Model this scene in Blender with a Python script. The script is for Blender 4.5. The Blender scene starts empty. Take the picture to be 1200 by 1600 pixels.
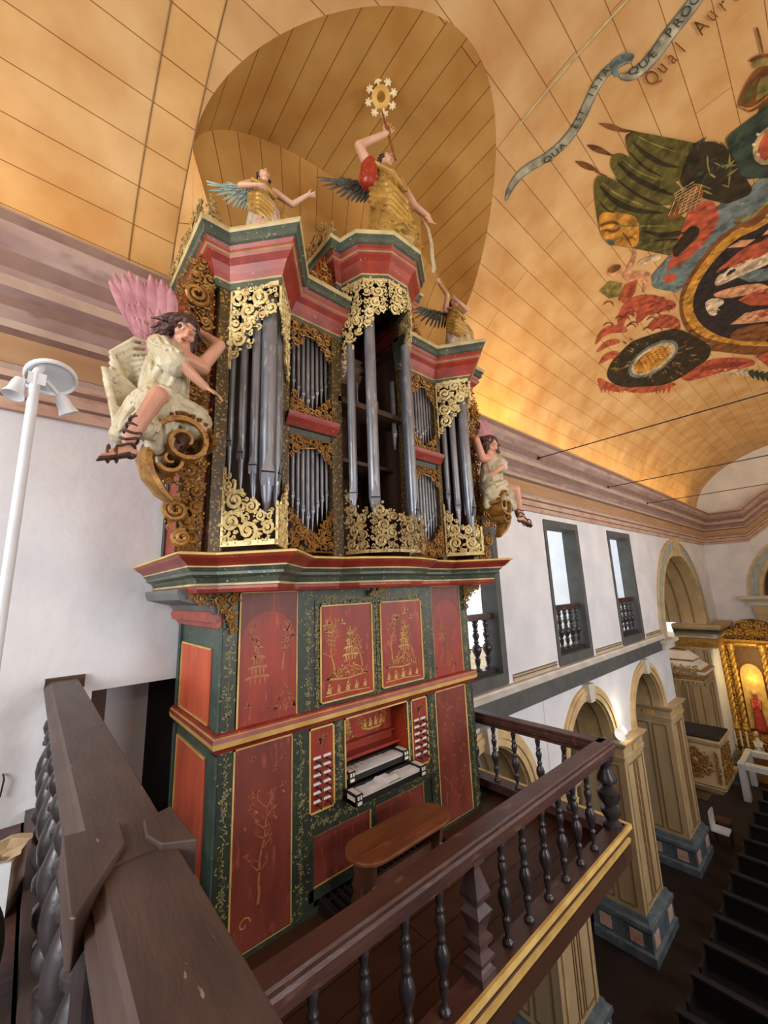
import bpy, bmesh, math, random
from mathutils import Vector, Matrix
from math import sin, cos, pi, radians
random.seed(7)
C = bpy.context.scene.collection
SC = bpy.context.scene

# ------------------------------------------------------------------ camera
# metres; the eye of the photographer is the origin, +X runs down the nave to the altar,
# +Y towards the wall that carries the organ, Z up.
yaw, pit, rol = radians(48.67811409), radians(11.12330734), radians(-2.1249362)
fw = Vector((cos(pit)*cos(yaw), cos(pit)*sin(yaw), sin(pit)))
rt0 = Vector((sin(yaw), -cos(yaw), 0)); up0 = rt0.cross(fw)
rt = rt0*cos(rol) + up0*sin(rol); up = -rt0*sin(rol) + up0*cos(rol)
cam_d = bpy.data.cameras.new('camera'); cam = bpy.data.objects.new('camera', cam_d); C.objects.link(cam)
cam.matrix_world = Matrix(((rt.x, up.x, -fw.x, 0), (rt.y, up.y, -fw.y, 0), (rt.z, up.z, -fw.z, 0), (0, 0, 0, 1)))
cam_d.sensor_fit = 'HORIZONTAL'; cam_d.sensor_width = 36.0; cam_d.lens = 618.189/1200*36
cam_d.clip_start = 0.03; cam_d.clip_end = 200
SC.camera = cam

# ------------------------------------------------------------------ light
w = bpy.data.worlds.new('world'); SC.world = w; w.use_nodes = True
bg = w.node_tree.nodes['Background']; bg.inputs[0].default_value = (0.86, 0.93, 1.0, 1); bg.inputs[1].default_value = 1.25
SC.view_settings.view_transform = 'Standard'; SC.view_settings.look = 'None'
SC.view_settings.gamma = 1; SC.view_settings.use_curve_mapping = False
SC.view_settings.exposure = 0.55
def area(name, loc, rot_to, sx, sy, power, col):
    d = bpy.data.lights.new(name, 'AREA'); d.shape = 'RECTANGLE'; d.size = sx; d.size_y = sy; d.energy = power; d.color = col
    o = bpy.data.objects.new(name, d); C.objects.link(o); o.location = loc
    v = Vector(rot_to) - Vector(loc); o.rotation_euler = v.to_track_quat('-Z', 'Y').to_euler(); return o
# daylight through the west front windows (behind the camera) and the opposite clerestory
area('daylight_west_window', (-5.6, 1.2, 1.4), (2.5, 3.4, 0.4), 2.6, 3.2, 260, (1.0, 0.98, 0.95))
for k, xx in enumerate((3.2, 9.5, 13.4)):
    area('daylight_south_window', (xx, -4.9, 0.2), (xx, 4.4, -1.2), 1.8, 3.2, 150, (0.98, 0.98, 1.0))
# warm uplighters that stand on the cornice
for xx in (-1.5, 9.0, 13.0, 17.0, 21.0):
    area('cornice_uplight', (xx, 4.02, 3.16), (xx, 3.55, 6.0), 3.6, 0.06, 7 if xx < 0 else 16, (1.0, 0.66, 0.22))
area('cornice_uplight', (6.6, 4.02, 3.16), (6.6, 3.6, 6.0), 2.4, 0.06, 22, (1.0, 0.58, 0.10))
for xx in (1.0, 7.0, 14.0, 21.0):
    area('cornice_floodlight', (xx, -4.0, 3.2), (xx + 1.0, 1.2, 6.2), 2.5, 0.1, 48 if xx < 2 else 80, (1.0, 0.80, 0.54))
area('cornice_floodlight', (-3.2, 3.0, 3.3), (0.2, 2.6, 5.2), 1.5, 0.3, 45, (1.0, 0.80, 0.55))
area('altar_lamp', (22.6, 3.0, -3.4), (24.6, 3.4, -5.0), 0.8, 0.5, 25, (1.0, 0.75, 0.35))

# ------------------------------------------------------------------ materials
def lin(c):
    return tuple(((v/255)/12.92 if v/255 <= 0.04045 else ((v/255 + 0.055)/1.055)**2.4) for v in c) + (1,)
def nd(t, k, **kw):
    n = t.nodes.new(k)
    for a, b in kw.items(): setattr(n, a, b)
    return n
def mat(name, c1, c2=None, scale=8, rough=0.6, metal=0.0, bump=0.0, bscale=None, stretch=(1, 1, 1), lo=0.35, hi=0.65, detail=6, c3=None, c3lo=0.6, c3hi=0.68, c3scale=None, spec=0.5, emit=None):
    m = bpy.data.materials.new(name); m.use_nodes = True; t = m.node_tree; b = t.nodes['Principled BSDF']
    b.inputs['Roughness'].default_value = rough; b.inputs['Metallic'].default_value = metal
    b.inputs['Specular IOR Level'].default_value = spec
    b.inputs['Base Color'].default_value = lin(c1)
    if emit:
        b.inputs['Emission Color'].default_value = lin(emit[0]); b.inputs['Emission Strength'].default_value = emit[1]
    tc = nd(t, 'ShaderNodeTexCoord'); mp = nd(t, 'ShaderNodeMapping'); mp.inputs['Scale'].default_value = stretch
    t.links.new(tc.outputs['Object'], mp.inputs[0])
    src = mp.outputs[0]; out = None
    if c2:
        n = nd(t, 'ShaderNodeTexNoise'); n.inputs['Scale'].default_value = scale; n.inputs['Detail'].default_value = detail
        t.links.new(src, n.inputs[0])
        r = nd(t, 'ShaderNodeValToRGB'); r.color_ramp.elements[0].position = lo; r.color_ramp.elements[1].position = hi
        r.color_ramp.elements[0].color = lin(c1); r.color_ramp.elements[1].color = lin(c2)
        t.links.new(n.outputs[0], r.inputs[0]); out = r.outputs[0]
        if c3:
            n3 = nd(t, 'ShaderNodeTexNoise'); n3.inputs['Scale'].default_value = c3scale or scale*3; n3.inputs['Detail'].default_value = 4
            t.links.new(src, n3.inputs[0])
            r3 = nd(t, 'ShaderNodeValToRGB'); r3.color_ramp.elements[0].position = c3lo; r3.color_ramp.elements[1].position = c3hi
            t.links.new(n3.outputs[0], r3.inputs[0])
            mx = nd(t, 'ShaderNodeMix', data_type='RGBA'); t.links.new(r3.outputs[0], mx.inputs[0]); t.links.new(out, mx.inputs[6]); mx.inputs[7].default_value = lin(c3)
            out = mx.outputs[2]
        t.links.new(out, b.inputs['Base Color'])
    if bump:
        nb = nd(t, 'ShaderNodeTexNoise'); nb.inputs['Scale'].default_value = bscale or scale*3; nb.inputs['Detail'].default_value = 5
        t.links.new(src, nb.inputs[0])
        bp = nd(t, 'ShaderNodeBump'); bp.inputs['Strength'].default_value = bump; bp.inputs['Distance'].default_value = 0.02
        t.links.new(nb.outputs[0], bp.inputs['Height']); t.links.new(bp.outputs[0], b.inputs['Normal'])
    return m
def plank_mat(name, c1, c2, gap, bw, rh, rough=0.6, blotch=None):
    """painted boards laid by UV: u along the board, v across"""
    m = bpy.data.materials.new(name); m.use_nodes = True; t = m.node_tree; b = t.nodes['Principled BSDF']
    b.inputs['Roughness'].default_value = rough; b.inputs['Specular IOR Level'].default_value = 0.25
    tc = nd(t, 'ShaderNodeTexCoord'); br = nd(t, 'ShaderNodeTexBrick')
    br.offset = 0.37; br.offset_frequency = 2
    br.inputs['Scale'].default_value = 1; br.inputs['Mortar Size'].default_value = 0.005; br.inputs['Mortar Smooth'].default_value = 0.3
    br.inputs['Brick Width'].default_value = bw; br.inputs['Row Height'].default_value = rh
    br.inputs['Color1'].default_value = lin(c1); br.inputs['Color2'].default_value = lin(c2); br.inputs['Mortar'].default_value = lin(gap)
    t.links.new(tc.outputs['UV'], br.inputs[0])
    n = nd(t, 'ShaderNodeTexNoise'); n.inputs['Scale'].default_value = 1.7; n.inputs['Detail'].default_value = 7
    t.links.new(tc.outputs['Object'], n.inputs[0])
    r = nd(t, 'ShaderNodeValToRGB'); r.color_ramp.elements[0].position = 0.3; r.color_ramp.elements[1].position = 0.75
    bl = blotch or (225, 205, 180)
    r.color_ramp.elements[0].color = lin(bl); r.color_ramp.elements[1].color = (1, 1, 1, 1)
    t.links.new(n.outputs[0], r.inputs[0])
    mx = nd(t, 'ShaderNodeMix', data_type='RGBA', blend_type='MULTIPLY'); mx.inputs[0].default_value = 1
    t.links.new(br.outputs[0], mx.inputs[6]); t.links.new(r.outputs[0], mx.inputs[7]); t.links.new(mx.outputs[2], b.inputs['Base Color'])
    bp = nd(t, 'ShaderNodeBump'); bp.inputs['Strength'].default_value = 0.5; bp.inputs['Distance'].default_value = 0.01; bp.invert = True
    t.links.new(br.outputs['Fac'], bp.inputs['Height']); t.links.new(bp.outputs[0], b.inputs['Normal'])
    return m
M = {}
M['plaster'] = mat('white_plaster', (232, 232, 234), (215, 217, 222), 1.3, 0.85, bump=0.35, bscale=9)
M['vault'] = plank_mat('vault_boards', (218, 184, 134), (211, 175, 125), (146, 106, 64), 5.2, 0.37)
M['vault_rib'] = plank_mat('vault_rib_boards', (224, 186, 130), (218, 180, 122), (140, 98, 54), 5.2, 0.37)
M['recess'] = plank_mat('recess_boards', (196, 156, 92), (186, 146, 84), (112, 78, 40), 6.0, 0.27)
M['marble_mauve'] = mat('mauve_painted_marble', (158, 128, 120), (186, 160, 148), 1.6, 0.55, stretch=(0.8, 1, 2.4), c3=(132, 98, 90), c3scale=4, c3lo=.55, c3hi=.8)
M['marble_tan'] = mat('tan_painted_frieze', (182, 146, 108), (166, 126, 92), 1.6, 0.6, stretch=(0.4, 1, 3))
M['marble_pink'] = mat('pink_painted_marble', (184, 146, 128), (206, 178, 156), 2.0, 0.55, stretch=(0.8, 1, 2.4), c3=(156, 112, 98), c3scale=5, c3lo=.55, c3hi=.8)
M['groove'] = mat('brown_moulding_groove', (128, 98, 88), (146, 116, 102), 4, 0.6)
M['fillet_light'] = mat('pale_moulding_fillet', (194, 170, 152), (176, 150, 134), 4, 0.6)
M['stone_grey'] = mat('grey_painted_stone', (76, 77, 76), (92, 91, 87), 3, 0.7, bump=0.1)
M['stone_white'] = mat('white_painted_stone', (214, 210, 200), (196, 190, 178), 3, 0.7)
M['stone_tan'] = mat('tan_painted_stone', (202, 178, 136), (184, 158, 118), 2.2, 0.65, bump=0.06, stretch=(1, 1, 0.35))
M['stone_tan2'] = mat('yellow_stone_trim', (216, 190, 140), (190, 160, 112), 3, 0.65)
M['stone_line'] = mat('brown_panel_line', (140, 112, 72), None, 3, 0.7)
M['stone_blue'] = mat('blue_grey_painted_stone', (104, 116, 122), (78, 90, 98), 4, 0.6, c3=(128, 136, 134), c3scale=9)
M['pink_inlay'] = mat('pink_marble_inlay', (206, 160, 138), (226, 196, 176), 9, 0.5)
M['blue_voussoir'] = mat('pale_blue_painted_stone', (140, 160, 160), (176, 184, 176), 4, 0.6)
M['floor_nave'] = mat('dark_brown_floor', (42, 27, 22), (30, 20, 17), 2.5, 0.6)
M['pew'] = mat('black_brown_pew_wood', (22, 16, 14), (16, 12, 11), 4, 0.7)
M['floor_gal'] = plank_mat('gallery_floor_boards', (84, 58, 44), (72, 48, 36), (28, 18, 14), 3.2, 0.22, 0.5)
M['dark'] = mat('dark_void_wood', (26, 20, 18), (36, 26, 20), 4, 0.8)
M['dark_brown'] = mat('interior_boards', (84, 58, 40), (64, 42, 30), 3, 0.7, stretch=(3, 3, .4))
M['rail'] = mat('brown_rail_wood', (86, 68, 62), (66, 50, 45), 7, 0.5, bump=0.07, bscale=50, stretch=(1.6, .35, 1), c3=(150, 134, 124), c3scale=34, c3lo=.69, c3hi=.73)
M['rail_red'] = mat('red_brown_rail_wood', (84, 52, 44), (62, 38, 34), 5, 0.42, bump=0.2, bscale=30, stretch=(.4, 1, 1), c3=(104, 72, 60), c3scale=14)
M['baluster'] = mat('black_lacquered_wood', (58, 52, 54), (44, 38, 40), 6, 0.30, bump=0.1, bscale=30)
M['baluster_brown'] = mat('brown_lacquered_wood', (88, 66, 66), (66, 48, 48), 6, 0.38, bump=0.1, bscale=30)
M['gold_edge'] = mat('pale_gold_paint', (224, 190, 112), (200, 160, 84), 6, 0.5)
M['gold'] = mat('gilding', (214, 172, 84), (176, 128, 50), 14, 0.40, metal=0.35, bump=0.2, bscale=60, c3=(126, 82, 40), c3scale=30)
M['gold_lit'] = mat('lit_gilding', (236, 220, 164), (216, 190, 124), 14, 0.42, metal=0.12, bump=0.2, bscale=60, c3=(160, 118, 58), c3scale=30)  # lit copy of the gilding: light on the towers is in the colour
M['gold_dark'] = mat('dark_gilding', (176, 130, 62), (134, 92, 44), 14, 0.42, metal=0.35, bump=0.2, bscale=60, c3=(96, 62, 34), c3scale=30)  # darker copy of the gilding: on the flats the shade is in the colour
M['gold_grey'] = mat('worn_gilding', (186, 164, 116), (150, 120, 74), 14, 0.45, metal=0.25, bump=0.2, bscale=60, c3=(104, 74, 52), c3scale=30)
M['red'] = mat('red_lacquer', (160, 52, 27), (130, 42, 24), 3.5, 0.45, stretch=(2, 2, .5), bump=0.08, bscale=30, c3=(176, 74, 48), c3scale=12)
M['red_dark'] = mat('brown_red_lacquer', (128, 54, 38), (106, 44, 32), 3.5, 0.48, stretch=(2, 2, .5), c3=(150, 70, 54), c3scale=14)
M['red_lit'] = mat('lit_red_lacquer', (206, 92, 58), (182, 74, 48), 3, 0.5, stretch=(2, 2, .4), c3=(198, 98, 70), c3scale=9)  # lit copy of the red lacquer, daylight on the side put into its colour
M['red_mould'] = mat('red_moulding', (160, 56, 38), (126, 42, 32), 6, 0.4, c3=(190, 130, 84), c3scale=36, c3lo=.66, c3hi=.72)
M['pink_mould'] = mat('pale_red_moulding', (170, 84, 70), (148, 64, 54), 6, 0.45)
M['green'] = mat('dark_green_lacquer', (50, 58, 42), (38, 46, 36), 5, 0.42, c3=(78, 88, 62), c3scale=24, c3lo=.6, c3hi=.74)
M['green_lit'] = mat('lit_green_lacquer', (70, 86, 74), (52, 66, 60), 5, 0.45, c3=(84, 108, 104), c3scale=20)  # lighter copy of the green lacquer with the side light in its colour
M['grey_green'] = mat('grey_green_moulding', (92, 98, 82), (66, 74, 64), 6, 0.45, c3=(176, 178, 148), c3scale=40, c3lo=.64, c3hi=.7)
M['grey_side'] = mat('grey_bracket_paint', (120, 122, 120), (98, 100, 100), 3, 0.6)
M['cream'] = mat('cream_fillet', (206, 190, 138), (172, 150, 100), 6, 0.5)
M['post'] = mat('olive_gold_flecked_lacquer', (58, 48, 30), (80, 64, 34), 30, 0.45, c3=(176, 138, 66), c3scale=46, c3lo=.56, c3hi=.66)
M['pipe'] = mat('tin_pipe_metal', (150, 154, 164), (124, 128, 138), 5, 0.36, metal=0.55, bump=0.05, stretch=(2, 2, .6), c3=(172, 174, 180), c3scale=12)
M['black'] = mat('black_gap', (12, 12, 12), None, 3, 0.8)
M['black_paint'] = mat('black_paint', (24, 26, 24), None, 3, 0.4)
M['ivory'] = mat('white_key_tops', (226, 222, 210), (212, 206, 192), 30, 0.5)
M['paper'] = mat('white_paper', (226, 226, 228), (210, 208, 206), 6, 0.7, bump=0.3, bscale=14)
M['bench'] = mat('bench_wood', (140, 84, 50), (116, 66, 40), 4, 0.42, stretch=(.6, 3, 3), c3=(156, 98, 60), c3scale=9)
M['bench_leg'] = mat('bench_leg_wood', (104, 62, 46), (84, 50, 38), 4, 0.5)
M['line_gold'] = mat('painted_gold_line', (206, 164, 82), (184, 136, 62), 20, 0.5)
M['line_green'] = mat('painted_olive_flower', (168, 152, 92), (128, 124, 80), 30, 0.6)
M['line_dim'] = mat('painted_worn_line', (176, 110, 66), (156, 84, 52), 20, 0.5)
M['skin'] = mat('painted_flesh', (214, 160, 134), (198, 138, 112), 5, 0.45)
M['skin_pale'] = mat('painted_pale_flesh', (222, 184, 158), (206, 160, 132), 5, 0.45)
M['hair'] = mat('painted_brown_hair', (84, 56, 50), (62, 40, 38), 12, 0.5, bump=0.4, bscale=40)
M['cloth_cream'] = mat('cream_gilded_robe', (206, 198, 174), (176, 160, 124), 9, 0.5, bump=0.3, bscale=40, c3=(140, 116, 84), c3scale=26, c3lo=.60, c3hi=.74)
M['cloth_gold'] = mat('gilded_robe', (196, 160, 84), (156, 120, 60), 8, 0.42, metal=0.25, bump=0.15, bscale=40, c3=(108, 78, 44), c3scale=18, c3lo=.6, c3hi=.7)
M['cloth_red'] = mat('red_mantle', (178, 62, 40), (150, 44, 34), 8, 0.45, c3=(206, 130, 80), c3scale=18)
M['cloth_pale'] = mat('pale_pink_skirt', (196, 150, 130), (176, 176, 158), 8, 0.5, c3=(140, 72, 60), c3scale=12)
M['wing_pink'] = mat('pink_painted_wing', (196, 142, 150), (172, 116, 128), 8, 0.5, bump=0.2, bscale=30)
M['wing_blue'] = mat('pale_green_wing', (168, 184, 172), (136, 158, 152), 8, 0.5)
M['wing_grey'] = mat('grey_wing', (96, 96, 88), (70, 70, 66), 8, 0.5)
M['sandal'] = mat('brown_sandal_leather', (84, 56, 48), (66, 44, 40), 8, 0.5)
M['metal_white'] = mat('white_enamel', (226, 228, 230), (214, 216, 220), 5, 0.35)
M['carton'] = mat('white_carton', (196, 190, 178), (180, 172, 160), 4, 0.7)
M['paper_tan'] = mat('tan_paper', (200, 176, 140), (180, 154, 120), 4, 0.8)
M['black_cloth'] = mat('black_fabric', (14, 14, 15), None, 4, 0.9)
M['lamp_glow'] = mat('lit_lamp_glass', (255, 236, 200), None, 4, 0.5, emit=((255, 226, 180), 2.2))
M['wire'] = mat('dark_iron', (40, 34, 32), None, 4, 0.5)
M['white_star'] = mat('white_gilt_star', (240, 230, 200), (226, 206, 160), 20, 0.5)

# ------------------------------------------------------------------ mesh builder
class MB:
    def __init__(s): s.v = []; s.f = []; s.m = []; s.uv = None
    def add(s, vs, fs, mi=0):
        n = len(s.v); s.v += [tuple(p) for p in vs]; s.f += [tuple(n+i for i in f) for f in fs]; s.m += [mi]*len(fs); return s
    def box(s, a, b, mi=0):
        x0, y0, z0 = [min(p, q) for p, q in zip(a, b)]; x1, y1, z1 = [max(p, q) for p, q in zip(a, b)]
        return s.add([(x0,y0,z0),(x1,y0,z0),(x1,y1,z0),(x0,y1,z0),(x0,y0,z1),(x1,y0,z1),(x1,y1,z1),(x0,y1,z1)],
                     [(0,3,2,1),(4,5,6,7),(0,1,5,4),(1,2,6,5),(2,3,7,6),(3,0,4,7)], mi)
    def hexa(s, P, mi=0):
        return s.add(P, [(0,3,2,1),(4,5,6,7),(0,1,5,4),(1,2,6,5),(2,3,7,6),(3,0,4,7)], mi)
    def prism(s, poly, fr, d0, d1, mi=0):
        """2D polygon (a,b) in frame fr=(origin, ax, bx, normal) extruded from depth d0 to d1"""
        o, ax, bx, nn = [Vector(q) for q in fr]; n = len(poly)
        vs = [o+ax*a+bx*b+nn*d0 for a, b in poly] + [o+ax*a+bx*b+nn*d1 for a, b in poly]
        fs = [tuple(range(n))[::-1], tuple(range(n, 2*n))] + [(i, (i+1) % n, n+(i+1) % n, n+i) for i in range(n)]
        return s.add(vs, fs, mi)
    def tube(s, pts, rad, seg=8, mi=0, flat=None, cap=True):
        """round tube along pts; rad number or list; flat=(normal, factor) squashes along a direction"""
        pts = [Vector(p) for p in pts]; n = len(pts)
        if not hasattr(rad, '__len__'): rad = [rad]*n
        prev = None; vs = []
        for i, p in enumerate(pts):
            t = (pts[min(i+1, n-1)] - pts[max(i-1, 0)])
            if t.length < 1e-9: t = Vector((0, 0, 1))
            t.normalize()
            if flat: a = Vector(flat[0]); a = (a - t*a.dot(t))
            elif prev is None: a = Vector((0, 0, 1)) if abs(t.z) < .9 else Vector((1, 0, 0)); a = a - t*a.dot(t)
            else: a = prev - t*prev.dot(t)
            if a.length < 1e-6: a = t.orthogonal()
            a.normalize(); prev = a; b = t.cross(a)
            fl = flat[1] if flat else 1
            for k in range(seg):
                q = 2*pi*k/seg; vs.append(p + a*(cos(q)*rad[i]*fl) + b*(sin(q)*rad[i]))
        fs = [(i*seg+k, i*seg+(k+1) % seg, (i+1)*seg+(k+1) % seg, (i+1)*seg+k) for i in range(n-1) for k in range(seg)]
        if cap: fs += [tuple(range(seg))[::-1], tuple((n-1)*seg+k for k in range(seg))]
        return s.add(vs, fs, mi)
    def lathe(s, c, prof, seg=16, mi=0, a0=0.0, axis=None):
        """prof list of (r, z) above centre c"""
        c = Vector(c); n = len(prof); vs = []
        R = Vector(axis).to_track_quat('Z', 'Y').to_matrix() if axis else None
        for r, z in prof:
            for k in range(seg):
                q = a0 + 2*pi*k/seg; p = Vector((r*cos(q), r*sin(q), z))
                vs.append(c + (R @ p if R else p))
        fs = [(i*seg+k, i*seg+(k+1) % seg, (i+1)*seg+(k+1) % seg, (i+1)*seg+k) for i in range(n-1) for k in range(seg)]
        fs += [tuple(range(seg))[::-1], tuple((n-1)*seg+k for k in range(seg))]
        return s.add(vs, fs, mi)
    def ell(s, c, r, mi=0, rot=None, seg=12, rings=8):
        c = Vector(c); vs = []
        if not hasattr(r, '__len__'): r = (r, r, r)
        for i in range(1, rings):
            th = pi*i/rings
            for k in range(seg):
                q = 2*pi*k/seg; p = Vector((r[0]*sin(th)*cos(q), r[1]*sin(th)*sin(q), r[2]*cos(th)))
                vs.append(c + (rot @ p if rot else p))
        n = len(vs)
        t = Vector((0, 0, r[2])); vs += [c + (rot @ t if rot else t), c - (rot @ t if rot else t)]
        fs = [((i)*seg+k, (i+1)*seg+k, (i+1)*seg+(k+1) % seg, i*seg+(k+1) % seg) for i in range(rings-2) for k in range(seg)]
        fs += [(n, k, (k+1) % seg) for k in range(seg)] + [(n+1, (rings-2)*seg+(k+1) % seg, (rings-2)*seg+k) for k in range(seg)]
        return s.add(vs, fs, mi)
    def cap(s, p0, p1, r0, r1, mi=0, seg=12):
        """tapered limb with round ends"""
        p0 = Vector(p0); p1 = Vector(p1); d = (p1-p0)
        if d.length < 1e-6: return s.ell(p0, r0, mi)
        u = d.normalized(); pts = []; rr = []
        for a in (-90, -60, -30): pts.append(p0 + u*(sin(radians(a))*r0)); rr.append(max(cos(radians(a))*r0, 1e-4))
        pts.append(p0); rr.append(r0); pts.append(p0.lerp(p1, .5)); rr.append((r0+r1)/2); pts.append(p1); rr.append(r1)
        for a in (30, 60, 90): pts.append(p1 + u*(sin(radians(a))*r1)); rr.append(max(cos(radians(a))*r1, 1e-4))
        return s.tube(pts, rr, seg, mi)
    def sweep(s, path, prof, mats, closed=False, flip=False):
        """horizontal moulding: plan path [(x,y)], profile [(out,z)], mats per profile segment"""
        n = len(path); m = len(prof); P = [Vector((p[0], p[1])) for p in path]; vs = []
        def nrm(a, b):
            d = (b-a).normalized(); q = Vector((d.y, -d.x)); return -q if flip else q
        for i in range(n):
            if closed: n1 = nrm(P[i-1], P[i]); n2 = nrm(P[i], P[(i+1) % n])
            else:
                n1 = nrm(P[i-1], P[i]) if i > 0 else nrm(P[0], P[1]); n2 = nrm(P[i], P[i+1]) if i < n-1 else nrm(P[-2], P[-1])
            b = (n1+n2); b = b/(max(b.dot(n1), 0.35)) if b.length > 1e-6 else n1
            for o, z in prof: vs.append((P[i].x+b.x*o, P[i].y+b.y*o, z))
        N = n if closed else n-1
        for j in range(m-1):
            fs = [(i*m+j, ((i+1) % n)*m+j, ((i+1) % n)*m+j+1, i*m+j+1) for i in range(N)]
            base = len(s.v)
            if j == 0: s.v += [tuple(v) for v in vs]; base0 = len(s.v)-len(vs)
            s.f += [tuple(base0+q for q in f) for f in fs]; s.m += [mats[j] if hasattr(mats, '__len__') else mats]*len(fs)
        if not closed:
            s.f += [tuple(base0+j for j in range(m)), tuple(base0+(n-1)*m+j for j in range(m))[::-1]]; mm = mats[0] if hasattr(mats, '__len__') else mats; s.m += [mm, mm]
        return s
    def build(s, name, mats, parent=None, smooth=False, loc=None, bevel=0):
        me = bpy.data.meshes.new(name)
        if loc is not None: L = Vector(loc); vs = [tuple(Vector(v)-L) for v in s.v]
        elif parent is not None:
            L = WL(parent); vs = [tuple(Vector(v)-L) for v in s.v]
        else: vs = s.v
        me.from_pydata(vs, [], s.f)
        if not hasattr(mats, '__len__') or isinstance(mats, str): mats = [mats]
        for k in mats: me.materials.append(M[k])
        me.polygons.foreach_set('material_index', s.m)
        if smooth: me.polygons.foreach_set('use_smooth', [True]*len(me.polygons))
        if s.uv:
            l = me.uv_layers.new(name='UVMap'); k = 0
            for p in me.polygons:
                for li in p.loop_indices: l.data[li].uv = s.uv[me.loops[li].vertex_index]
        me.update()
        bm = bmesh.new(); bm.from_mesh(me); bmesh.ops.recalc_face_normals(bm, faces=bm.faces); bm.to_mesh(me); bm.free()
        if smooth == 'auto':
            me.set_sharp_from_angle(angle=radians(40))
        o = bpy.data.objects.new(name, me); C.objects.link(o)
        if loc is not None: o.location = loc
        if parent is not None: o.parent = parent
        if bevel:
            b = o.modifiers.new('bevel', 'BEVEL'); b.width = bevel; b.segments = 2; b.limit_method = 'ANGLE'
        return o
WLOC = {}
def WL(o):
    v = Vector((0, 0, 0))
    while o is not None: v += Vector(o.location); o = o.parent
    return v
def tag(o, label=None, cat=None, group=None, kind=None):
    if label: o['label'] = label
    if cat: o['category'] = cat
    if group: o['group'] = group
    if kind: o['kind'] = kind
    return o
def thing(name, loc, label, cat, group=None):
    o = bpy.data.objects.new(name, None); C.objects.link(o); o.location = loc; o.empty_display_size = 0.1
    return tag(o, label, cat, group)
def struct(o): o['kind'] = 'structure'; return o
def copy_tree(o, parent=None):
    c = o.copy(); C.objects.link(c)
    if parent is not None: c.parent = parent
    for ch in list(o.children): copy_tree(ch, c)
    return c
def remesh(o, vox, smooth=4, sm=0.6):
    r = o.modifiers.new('r', 'REMESH'); r.mode = 'VOXEL'; r.voxel_size = vox; r.use_smooth_shade = True
    s_ = o.modifiers.new('s', 'SMOOTH'); s_.iterations = smooth; s_.factor = sm
    dg = bpy.context.evaluated_depsgraph_get(); dg.update()
    me = bpy.data.meshes.new_from_object(o.evaluated_get(dg)); mats = list(o.data.materials)
    o.modifiers.clear(); old = o.data; o.data = me
    if not me.materials:
        for k in mats: me.materials.append(k)
    return o
# ------------------------------------------------------------------ the vault
VA, VB, VZ = 4.4, 2.85, 3.2
def vz(y): return VZ + VB*math.sqrt(max(0, 1-(y/VA)**2))
ARC = [0.0]
for i in range(1, 721):
    a0, a1 = pi*(i-1)/720, pi*i/720
    ARC.append(ARC[-1] + math.hypot(VA*(cos(a1)-cos(a0)), VB*(sin(a1)-sin(a0))))
def arc(th): q = th/pi*720; i = min(int(q), 719); return ARC[i] + (ARC[i+1]-ARC[i])*(q-i)
RX0, RX1, RXC = 0.80, 5.27, 3.035
def zgroin(x): u = (RXC-x)/(RX1-RXC); return 4.74 + 1.09*math.sqrt(max(0, 1-u*u))
def vault_piece(x0, x1, nx, name, mk, groin=False, th0=0.0, nth=72):
    mb = MB(); uv = []
    for i in range(nx+1):
        t = i/nx; x = x0 + (x1-x0)*t
        if groin: x = RXC - (RX1-RXC)*cos(pi*t); a0 = math.asin((zgroin(x)-VZ)/VB)
        else: a0 = th0
        for j in range(nth+1):
            th = a0 + (pi-a0)*j/nth
            mb.v.append((x, VA*cos(th), VZ+VB*sin(th))); uv.append((x+20, arc(th)+0.06))
    for i in range(nx):
        for j in range(nth):
            a = i*(nth+1)+j; mb.f.append((a, a+1, a+nth+2, a+nth+1)); mb.m.append(0)
    mb.uv = uv; return struct(mb.build(name, mk, smooth=True))
vault_piece(-3.2, 0.40, 8, 'ceiling', 'vault')
vault_piece(0.40, RX0, 3, 'ceiling', 'vault_rib')
vault_piece(RX0, RX1, 64, 'ceiling', 'vault', groin=True)
vault_piece(RX1, 25.0, 40, 'ceiling', 'vault')
# thin proud rib board edges across the vault
for xx, a0_, rr_, mk_ in ((0.40, 0, .007, 'stone_line'), (0.795, 0, .006, 'stone_line'), (4.12, 22, .012, 'cream')):
    mb = MB(); pts = [(xx, (VA-.004)*cos(a*pi/60), VZ+(VB-.004)*sin(a*pi/60)) for a in range(a0_, 61)]
    struct(mb.tube(pts, rr_, 4).build('trim_3', mk_))
# the recess over the organ: a cross barrel and its curved back
mb = MB(); uv = []; nx = 64; va = 0; last = None
for i in range(nx+1):
    x = RXC - (RX1-RXC)*cos(pi*i/nx); zg = zgroin(x); yg = VA*math.sqrt(1-((zg-VZ)/VB)**2)
    if last: va += math.hypot(x-last[0], zg-last[1])
    last = (x, zg)
    for j in range(5):
        t = j/4; mb.v.append((x, yg+(3.75-yg)*t, zg-0.12*t)); uv.append((yg+(3.75-yg)*t+20, va+.1))
for i in range(nx):
    for j in range(4):
        a = i*5+j; mb.f.append((a, a+1, a+6, a+5)); mb.m.append(0)
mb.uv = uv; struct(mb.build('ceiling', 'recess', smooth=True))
mb = MB(); uv = []
for i in range(nx+1):
    x = RXC - (RX1-RXC)*cos(pi*i/nx); zt = zgroin(x)-0.12; xb = RXC + (x-RXC)*0.60
    for j in range(7):
        t = j/6; px = x+(xb-x)*t; mb.v.append((px, 3.75+0.62*t, zt+(3.05-zt)*t)); uv.append((zt+(3.05-zt)*t+20, x+.1))
for i in range(nx):
    for j in range(6):
        a = i*7+j; mb.f.append((a, a+1, a+8, a+7)); mb.m.append(0)
mb.uv = uv; struct(mb.build('ceiling', 'recess', smooth=True))
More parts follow.
